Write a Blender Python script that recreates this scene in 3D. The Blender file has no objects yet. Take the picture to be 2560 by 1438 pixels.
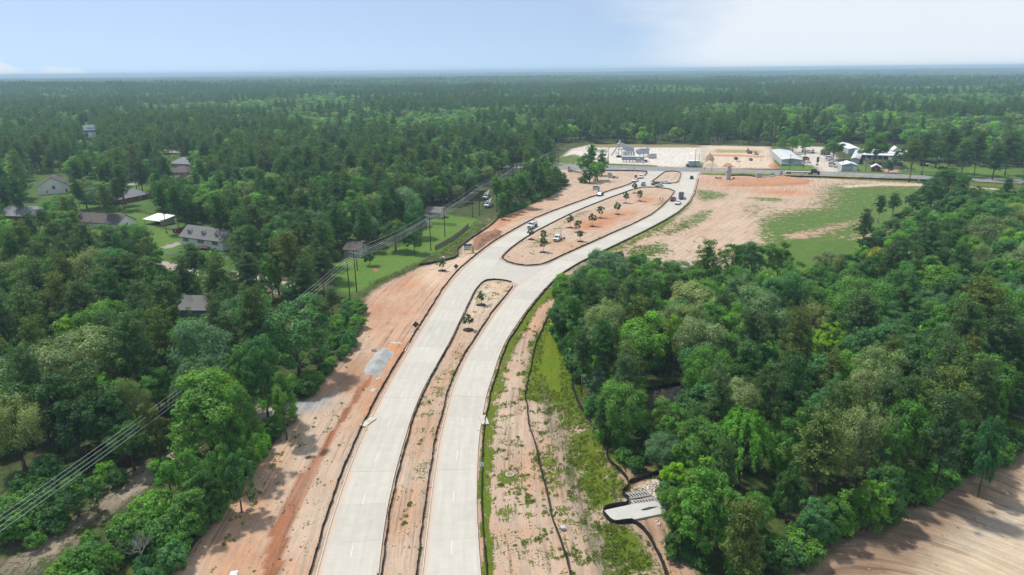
import bpy, bmesh, math, random
import numpy as np
from mathutils import Vector, Matrix, noise as mnoise
R = math.radians
random.seed(7); rng = np.random.default_rng(7)
scene = bpy.context.scene
col = scene.collection

# ------------------------------------------------------------------ camera (drone at 64 m, 17.4 deg down)
H = 64.0; FPX = 1730.0; HZ = 176.0; ROLL = R(.58)
TH = math.atan((719 - HZ) / FPX)
cf = np.array([0, math.cos(TH), -math.sin(TH)])
_u0 = np.array([0, math.sin(TH), math.cos(TH)]); _r0 = np.array([1., 0, 0])
cu = math.cos(ROLL) * _u0 + math.sin(ROLL) * _r0
cr = math.cos(ROLL) * _r0 - math.sin(ROLL) * _u0
cam_d = bpy.data.cameras.new('camera'); cam = bpy.data.objects.new('camera', cam_d); col.objects.link(cam)
cam_d.sensor_width = 36; cam_d.lens = 36 * FPX / 2560; cam_d.clip_start = 1; cam_d.clip_end = 40000
M = Matrix(((cr[0], cu[0], -cf[0], 0), (cr[1], cu[1], -cf[1], 0), (cr[2], cu[2], -cf[2], H), (0, 0, 0, 1)))
cam.matrix_world = M
scene.camera = cam

# ------------------------------------------------------------------ sky, sun, exposure
SUN_EL = R(60); SUN_AZ = R(-54)          # azimuth from +Y, negative towards -X
sd = Vector((math.sin(SUN_AZ) * math.cos(SUN_EL), math.cos(SUN_AZ) * math.cos(SUN_EL), math.sin(SUN_EL)))
world = bpy.data.worlds.new('World'); scene.world = world; world.use_nodes = True
wn = world.node_tree; wn.nodes.clear()
def wnode(t, **k):
    n = wn.nodes.new(t)
    for a, v in k.items(): setattr(n, a, v)
    return n
sky = wnode('ShaderNodeTexSky', sky_type='NISHITA', sun_disc=False)
sky.sun_elevation = SUN_EL; sky.sun_rotation = SUN_AZ
sky.altitude = 0; sky.air_density = 1.0; sky.dust_density = 0.3; sky.ozone_density = 2.2
# the lookup is lifted a little so that the clear summer blue reaches down to the horizon
skv = wnode('ShaderNodeTexCoord'); skl = wnode('ShaderNodeVectorMath', operation='ADD'); skn = wnode('ShaderNodeVectorMath', operation='NORMALIZE')
skl.inputs[1].default_value = (0, 0, .16); wn.links.new(skv.outputs['Generated'], skl.inputs[0]); wn.links.new(skl.outputs[0], skn.inputs[0]); wn.links.new(skn.outputs[0], sky.inputs['Vector'])
bg = wnode('ShaderNodeBackground'); bg.inputs['Strength'].default_value = 0.117
wout = wnode('ShaderNodeOutputWorld')
tc = wnode('ShaderNodeTexCoord'); sep = wnode('ShaderNodeSeparateXYZ'); wn.links.new(tc.outputs['Generated'], sep.inputs[0])
# thin high cloud: stretched noise, more of it to the east (+X), fading low over the opposite horizon
mp = wnode('ShaderNodeMapping'); mp.inputs['Scale'].default_value = (2.2, 2.2, 9.0); wn.links.new(tc.outputs['Generated'], mp.inputs[0])
cn = wnode('ShaderNodeTexNoise'); cn.inputs['Scale'].default_value = 1.6; cn.inputs['Detail'].default_value = 8; cn.inputs['Roughness'].default_value = .55; cn.inputs['Distortion'].default_value = .5
wn.links.new(mp.outputs[0], cn.inputs['Vector'])
xr = wnode('ShaderNodeMapRange'); wn.links.new(sep.outputs['X'], xr.inputs['Value'])
for i, v in zip(('From Min', 'From Max', 'To Min', 'To Max'), (.03, .34, -.42, .42)): xr.inputs[i].default_value = v
ad = wnode('ShaderNodeMath', operation='ADD'); wn.links.new(cn.outputs['Fac'], ad.inputs[0]); wn.links.new(xr.outputs[0], ad.inputs[1])
cm = wnode('ShaderNodeMapRange'); cm.interpolation_type = 'SMOOTHSTEP'; wn.links.new(ad.outputs[0], cm.inputs['Value'])
for i, v in zip(('From Min', 'From Max', 'To Min', 'To Max'), (.28, .92, .24, .97)): cm.inputs[i].default_value = v
# a low cumulus bank on the western horizon
cn2 = wnode('ShaderNodeTexNoise'); cn2.inputs['Scale'].default_value = 26; cn2.inputs['Detail'].default_value = 6
wn.links.new(tc.outputs['Generated'], cn2.inputs['Vector'])
def wmath(op, a, b):
    n = wnode('ShaderNodeMath', operation=op)
    for i, v in enumerate((a, b)):
        if isinstance(v, (int, float)): n.inputs[i].default_value = v
        else: wn.links.new(v, n.inputs[i])
    return n.outputs[0]
bank_top = wmath('ADD', wmath('MULTIPLY', wmath('SUBTRACT', cn2.outputs['Fac'], .5), .05), wmath('MULTIPLY', wmath('SUBTRACT', -.50, sep.outputs['X']), .24))
bk = wnode('ShaderNodeMapRange'); bk.interpolation_type = 'SMOOTHSTEP'; wn.links.new(wmath('SUBTRACT', bank_top, sep.outputs['Z']), bk.inputs['Value'])
for i, v in zip(('From Min', 'From Max', 'To Min', 'To Max'), (-.003, .006, 0, .9)): bk.inputs[i].default_value = v
cmx = wmath('MAXIMUM', cm.outputs[0], bk.outputs[0])
mix = wnode('ShaderNodeMix', data_type='RGBA'); wn.links.new(cmx, mix.inputs['Factor']); wn.links.new(sky.outputs[0], mix.inputs['A'])
mix.inputs['B'].default_value = (6.0, 6.5, 7.0, 1)
wn.links.new(mix.outputs['Result'], bg.inputs['Color']); wn.links.new(bg.outputs[0], wout.inputs['Surface'])
sun_d = bpy.data.lights.new('sun', 'SUN'); sun_d.energy = 3.75; sun_d.angle = R(3.0); sun_d.color = (1, .95, .87)
sun = bpy.data.objects.new('sun', sun_d); col.objects.link(sun); sun.rotation_euler = (-sd).to_track_quat('-Z', 'Y').to_euler(); sun.location = (0, 0, 300)
vs = scene.view_settings; vs.view_transform = 'Standard'; vs.look = 'None'; vs.exposure = 0.26; vs.gamma = 1; vs.use_curve_mapping = False
scene.render.engine = 'CYCLES'
cy = scene.cycles; cy.use_denoising = True; cy.max_bounces = 5; cy.diffuse_bounces = 3; cy.glossy_bounces = 2; cy.transmission_bounces = 3; cy.volume_bounces = 0; cy.transparent_max_bounces = 6
cy.use_adaptive_sampling = True; cy.adaptive_threshold = .02; cy.caustics_reflective = False; cy.caustics_refractive = False

# ------------------------------------------------------------------ pixel (2560 px photo) <-> ground
def G(x, y, z=0.0):
    d = cf * FPX + cr * (x - 1280) + cu * (719 - y)
    t = (z - H) / d[2]
    return Vector((d[0] * t, d[1] * t, z))
def P(x, y, z=0.0):
    q = (x, y, z - H)
    zc = q[0] * cf[0] + q[1] * cf[1] + q[2] * cf[2]
    return (1280 + FPX * (q[0] * cr[0] + q[1] * cr[1] + q[2] * cr[2]) / zc, 719 - FPX * (q[0] * cu[0] + q[1] * cu[1] + q[2] * cu[2]) / zc, zc)
def Z(ox, oy, s):                                  # traced on an enlarged crop of the photo: crop coords -> photo coords
    return lambda pts: [(ox + p[0] / s, oy + p[1] / s) + tuple(p[2:]) for p in pts]
Za = Z(400, 980, 3.048); Zb = Z(760, 640, 3.994); Zc = Z(1140, 470, 7.568); Zd = Z(1180, 380, 3.994); Ze = Z(1160, 980, 3.139)
Zf = Z(1180, 640, 3.994); Zg = Z(1900, 320, 3.879); Zh = Z(1340, 600, 3.595); Zi = Z(1900, 600, 3.595); Zj = Z(1760, 980, 3.14)
Zk = Z(0, 640, 3.195); Zl = Z(0, 990, 3.2); Zm = Z(560, 360, 3.765); Zn = Z(0, 300, 3.994); Zo = Z(1360, 320, 3.994)

def hills(x, y):
    d = np.hypot(x, y)
    k = np.clip((d - 900) / 1500, 0, 1)
    return k * (5 * np.sin(x / 610 + 1.3) * np.sin(y / 540 + .4) + 7 * np.sin(x / 1700 + y / 1300) + 3 * np.sin(x / 270 - y / 330)
                + 9 * np.exp(-((y - 1750 + .25 * x) / 160) ** 2) * np.clip((300 - x) / 500, 0, 1))

# ------------------------------------------------------------------ materials
def new_mat(name):
    m = bpy.data.materials.new(name); m.use_nodes = True; m.node_tree.nodes.clear(); return m
class NT:
    def __init__(s, m): s.t = m.node_tree
    def n(s, typ, ins=None, **k):
        x = s.t.nodes.new(typ)
        for a, v in k.items(): setattr(x, a, v)
        for a, v in (ins or {}).items(): s.set(x.inputs[a], v)
        return x
    def set(s, sock, v):
        if isinstance(v, bpy.types.NodeSocket): s.t.links.new(v, sock)
        elif isinstance(v, bpy.types.Node): s.t.links.new(v.outputs[0], sock)
        else: sock.default_value = v
    def math(s, op, a, b=0.0, c=None, clamp=False):
        x = s.n('ShaderNodeMath', operation=op, use_clamp=clamp); s.set(x.inputs[0], a); s.set(x.inputs[1], b)
        if c is not None: s.set(x.inputs[2], c)
        return x.outputs[0]
    def mr(s, v, a, b, c=0.0, d=1.0, smooth=False):
        x = s.n('ShaderNodeMapRange', {'Value': v, 'From Min': a, 'From Max': b, 'To Min': c, 'To Max': d})
        if smooth: x.interpolation_type = 'SMOOTHSTEP'
        return x.outputs[0]
    def mix(s, f, a, b, bt='MIX'):
        x = s.n('ShaderNodeMix', data_type='RGBA', blend_type=bt); s.set(x.inputs['Factor'], f); s.set(x.inputs['A'], a); s.set(x.inputs['B'], b)
        return x.outputs['Result']
    def noise(s, vec, scale, detail=4, rough=.55, dist=0.0):
        return s.n('ShaderNodeTexNoise', {'Vector': vec, 'Scale': scale, 'Detail': detail, 'Roughness': rough, 'Distortion': dist}).outputs['Fac']
    def scale(s, vec, xyz):
        return s.n('ShaderNodeVectorMath', {0: vec, 1: xyz}, operation='MULTIPLY').outputs[0]
    def attr(s, name, kind='GEOMETRY'):
        return s.n('ShaderNodeAttribute', attribute_name=name, attribute_type=kind)
    def pos(s): return s.n('ShaderNodeNewGeometry').outputs['Position']
    def obj(s): return s.n('ShaderNodeTexCoord').outputs['Object']
    def grey(s, v):
        return s.n('ShaderNodeCombineColor', {0: v, 1: v, 2: v}).outputs[0]
    def out(s, colr, rough=.8, metal=0.0, bump=None, bs=.3, bd=.05, spec=.4):
        b = s.n('ShaderNodeBsdfPrincipled', {'Base Color': colr, 'Roughness': rough, 'Metallic': metal, 'Specular IOR Level': spec})
        if bump is not None:
            bp = s.n('ShaderNodeBump', {'Height': bump, 'Strength': bs, 'Distance': bd}); s.set(b.inputs['Normal'], bp)
        s.n('ShaderNodeOutputMaterial', {'Surface': b})
        return b
def c4(c): return (c[0], c[1], c[2], 1)
MATS = {}
def paint(name, c, rough=.55, metal=0.0, var=.12, sc=1.3, bump=0.0, fine=None, spec=.4):
    """a plain painted / raw surface: base colour with uneven tone, a finer grain and optional relief"""
    if name in MATS: return MATS[name]
    m = new_mat(name); t = NT(m); p = t.obj()
    a = t.noise(p, sc, 4); b = t.noise(p, (fine or sc * 9), 3)
    f = t.math('ADD', t.mr(a, .25, .75, 1 - var, 1 + var), t.mr(b, .25, .75, -var * .5, var * .5))
    t.out(t.mix(1.0, c4(c), t.grey(f), 'MULTIPLY'), t.mr(a, .3, .7, max(.05, rough - .08), min(1, rough + .08)), metal, b if bump else None, bump, .03, spec)
    MATS[name] = m; return m

# ------------------------------------------------------------------ mesh helpers
def link(o, parent=None):
    col.objects.link(o)
    if parent is not None: o.parent = parent
    return o
class MB:
    def __init__(s): s.v = []; s.f = []
    def add(s, vs_, fs):
        b = len(s.v); s.v += [tuple(p) for p in vs_]; s.f += [tuple(b + i for i in f) for f in fs]; return s
    def box(s, c, d, rz=0.0, taper=1.0, tz=0.0):
        x, y, z = d[0] / 2, d[1] / 2, d[2] / 2; ca, sa = math.cos(rz), math.sin(rz); o = []
        for sz in (-1, 1):
            k = taper if sz > 0 else 1
            for sx, sy in ((-1, -1), (1, -1), (1, 1), (-1, 1)):
                px, py = sx * x * k, sy * y * k
                o.append((c[0] + px * ca - py * sa, c[1] + px * sa + py * ca, c[2] + sz * z))
        return s.add(o, [(3, 2, 1, 0), (4, 5, 6, 7), (0, 1, 5, 4), (1, 2, 6, 5), (2, 3, 7, 6), (3, 0, 4, 7)])
    def prism(s, prof, y0, y1, k=1.0, axis='y'):
        """profile of (x, z) extruded along y (or (y, z) along x)"""
        n = len(prof); o = []
        cx = sum(p[0] for p in prof) / n
        for yy in (y0, y1):
            for a, b in prof:
                o.append((a, yy, b) if axis == 'y' else (yy, a, b))
        fs = [tuple(range(n))[::1 if axis == 'y' else -1], tuple(range(n, 2 * n))[::-1 if axis == 'y' else 1]]
        for i in range(n):
            j = (i + 1) % n
            fs.append((j, i, n + i, n + j) if axis == 'y' else (i, j, n + j, n + i))
        return s.add(o, fs)
    def tube(s, p0, p1, r0, r1=None, n=8, cap=True):
        r1 = r0 if r1 is None else r1
        p0 = Vector(p0); p1 = Vector(p1); d = p1 - p0
        if d.length < 1e-6: return s
        q = d.to_track_quat('Z', 'Y'); o = []
        for p, r in ((p0, r0), (p1, r1)):
            for i in range(n):
                a = 2 * math.pi * i / n; o.append(p + q @ Vector((r * math.cos(a), r * math.sin(a), 0)))
        fs = [(i, (i + 1) % n, n + (i + 1) % n, n + i) for i in range(n)]
        if cap: fs += [tuple(range(n))[::-1], tuple(range(n, 2 * n))]
        return s.add(o, fs)
    def path(s, pts, radii, n=6):
        pts = [Vector(p) for p in pts]; o = []; up = Vector((0, 0, 1))
        for i, p in enumerate(pts):
            d = (pts[min(i + 1, len(pts) - 1)] - pts[max(i - 1, 0)]).normalized()
            q = d.to_track_quat('Z', 'Y')
            r = radii[i] if hasattr(radii, '__len__') else radii
            for k in range(n):
                a = 2 * math.pi * k / n; o.append(p + q @ Vector((r * math.cos(a), r * math.sin(a), 0)))
        fs = []
        for i in range(len(pts) - 1):
            for k in range(n):
                a, b = i * n + k, i * n + (k + 1) % n; fs.append((a, b, b + n, a + n))
        fs += [tuple(range(n))[::-1], tuple(range(len(o) - n, len(o)))]
        return s.add(o, fs)
    def lathe(s, prof, c=(0, 0, 0), n=12):
        o = []
        for r, z in prof:
            for k in range(n):
                a = 2 * math.pi * k / n; o.append((c[0] + r * math.cos(a), c[1] + r * math.sin(a), c[2] + z))
        fs = []
        for i in range(len(prof) - 1):
            for k in range(n):
                a, b = i * n + k, i * n + (k + 1) % n; fs.append((a, b, b + n, a + n))
        fs += [tuple(range(n))[::-1], tuple(range(len(o) - n, len(o)))]
        return s.add(o, fs)
    def quad(s, a, b, c, d): return s.add((a, b, c, d), [(0, 1, 2, 3)])
    def slabq(s, q, th):
        """a thin plate: quad corners q with thickness th downward along its normal"""
        q = [Vector(p) for p in q]; nrm = (q[1] - q[0]).cross(q[3] - q[0]).normalized() * th
        o = q + [p - nrm for p in q]
        return s.add(o, [(0, 1, 2, 3), (7, 6, 5, 4), (0, 4, 5, 1), (1, 5, 6, 2), (2, 6, 7, 3), (3, 7, 4, 0)])
    def mesh(s, name, mat=None, smooth=False, bevel=0.0):
        me = bpy.data.meshes.new(name); me.from_pydata(s.v, [], s.f)
        if bevel:
            bm = bmesh.new(); bm.from_mesh(me)
            bmesh.ops.bevel(bm, geom=[e for e in bm.edges if e.is_manifold and e.calc_face_angle(0) > .4], offset=bevel, segments=1, affect='EDGES', clamp_overlap=True)
            bm.to_mesh(me); bm.free()
        if mat: me.materials.append(mat)
        if smooth: me.polygons.foreach_set('use_smooth', [True] * len(me.polygons))
        me.update(); return me
    def build(s, name, mat=None, parent=None, smooth=False, bevel=0.0):
        return link(bpy.data.objects.new(name, s.mesh(name, mat, smooth, bevel)), parent)
def tag(o, label=None, cat=None, group=None, kind=None):
    if label: o['label'] = label
    if cat: o['category'] = cat
    if group: o['group'] = group
    if kind: o['kind'] = kind
    return o
def thing(name, label, cat, loc=(0, 0, 0), rz=0.0, group=None):
    o = bpy.data.objects.new(name, None); o.empty_display_size = .3; col.objects.link(o)
    o.location = loc; o.rotation_euler = (0, 0, rz); return tag(o, label, cat, group, 'thing')
def inst(name, mesh, parent=None, loc=(0, 0, 0), rot=(0, 0, 0), sc=(1, 1, 1)):
    o = bpy.data.objects.new(name, mesh); o.location = loc; o.rotation_euler = rot; o.scale = sc; return link(o, parent)
def dup(o, parent=None):
    c = o.copy(); col.objects.link(c)
    if parent is not None: c.parent = parent
    for ch in o.children: dup(ch, c)
    return c
def resample(pts, step=None, n=None):
    p = np.array([tuple(q)[:2] for q in pts], float); d = np.r_[0, np.cumsum(np.hypot(*np.diff(p, axis=0).T))]
    m = n or max(2, int(d[-1] / step) + 1); s_ = np.linspace(0, d[-1], m)
    return np.c_[np.interp(s_, d, p[:, 0]), np.interp(s_, d, p[:, 1])]
def smoothline(pts, step, it=3):
    q = resample(pts, step)
    for _ in range(it):
        q[1:-1] = .25 * q[:-2] + .5 * q[1:-1] + .25 * q[2:]
    return q
def world(pts): return [G(p[0], p[1]) for p in pts]
def in_poly(px, py, poly):
    poly = np.asarray([q[:2] for q in poly], float); x0, y0 = poly[:, 0], poly[:, 1]; x1, y1 = np.roll(x0, -1), np.roll(y0, -1)
    r = np.zeros(np.shape(px), bool)
    for a, b, c, d in zip(x0, y0, x1, y1):
        if b == d: continue
        r ^= ((b > py) != (d > py)) & (px < (c - a) * (py - b) / (d - b) + a)
    return r
# ================================================================== TRACED LAYOUT (photo pixels)
L_L = [(782, 1470), (793, 1433), (823, 1321), (859, 1210), (892, 1124), (912, 1078)] + Zb([(765, 1430), (900, 1180), (1000, 1020), (1150, 760), (1260, 590), (1400, 350), (1500, 220), (1600, 110)]) + \
      [(1190, 643), (1237, 606), (1305, 566), (1340, 548), (1395, 526), (1455, 504), (1493, 490.5), (1518, 481.5), (1555, 469.5), (1580, 461), (1597, 450), (1611, 439), (1617, 432.5)]
MA_L = [(936, 1470), (945, 1436), (955, 1347), (968, 1265), (988, 1177), (1007, 1111), (1027, 1045), (1053, 980), (1072, 945), (1096, 903), (1123, 855), (1148, 803), (1166, 765), (1184, 728), (1200, 708)]
MB_L = [(1250, 646), (1256, 637), (1277, 618), (1302, 600), (1337, 578), (1382, 555), (1422, 535), (1457, 520), (1507, 500), (1557, 481.5), (1582, 473)]
MC_L = [(1627, 453.5), (1640, 444.5), (1652, 435), (1657, 431.5)]
L_R = MA_L + MB_L + MC_L
MA_R = [(1050, 1470), (1056, 1436), (1066, 1341), (1082, 1210), (1096, 1111), (1128, 980), (1143, 940), (1170, 885), (1200, 838), (1236, 783), (1271, 740), (1288, 716)]
MB_R = [(1380, 655), (1430, 631), (1480, 609), (1530, 586), (1580, 564), (1630, 539), (1660, 516), (1681, 493), (1689, 481)]
MC_R = [(1699, 455), (1704, 442), (1705, 433)]
R_L = MA_R + MB_R + MC_R
R_R = [(1204, 1470), (1201, 1438), (1195, 1362), (1190, 1267), (1192, 1171), (1195, 1107), (1204, 1044), (1217, 980), (1230, 943), (1245, 895), (1262, 855), (1285, 820), (1305, 790), (1330, 758), (1355, 728), (1380, 703), (1405, 681), (1450, 654), (1505, 627), (1555, 603), (1605, 579), (1655, 553), (1693, 530), (1718, 508), (1731, 485), (1737, 463), (1741, 448), (1743, 434)]
MED_A = MA_L + [(1212, 701), (1236, 698.5), (1261, 700.5), (1282, 706)] + MA_R[::-1]
MED_B = MB_L + [(1606, 468), (1643, 468.5), (1676, 473), (1690, 479)] + MB_R[::-1] + [(1355, 664), (1318, 667), (1288, 663.5), (1263, 656)]
MED_C = [(1627, 454)] + MC_L[1:] + [(1662, 429.5), (1678, 428), (1693, 429), (1703, 432)] + MC_R[::-1] + [(1691, 458.5), (1676, 459.5), (1656, 458), (1638, 456.5)]
HW_F = [(700, 398), (1100, 404), (1392, 411), (1520, 413), (1648, 417.5), (1760, 421), (1900, 424.5), (2055, 429.5), (2209, 433.5), (2349, 441), (2560, 450), (2700, 456)]
HW_N = [(700, 407), (1100, 414.5), (1395, 422.5), (1515, 426), (1620, 428), (1745, 430), (1860, 431.5), (2000, 434.5), (2055, 437.3), (2209, 443.7), (2349, 449), (2441, 454), (2560, 459), (2700, 465)]

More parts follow.
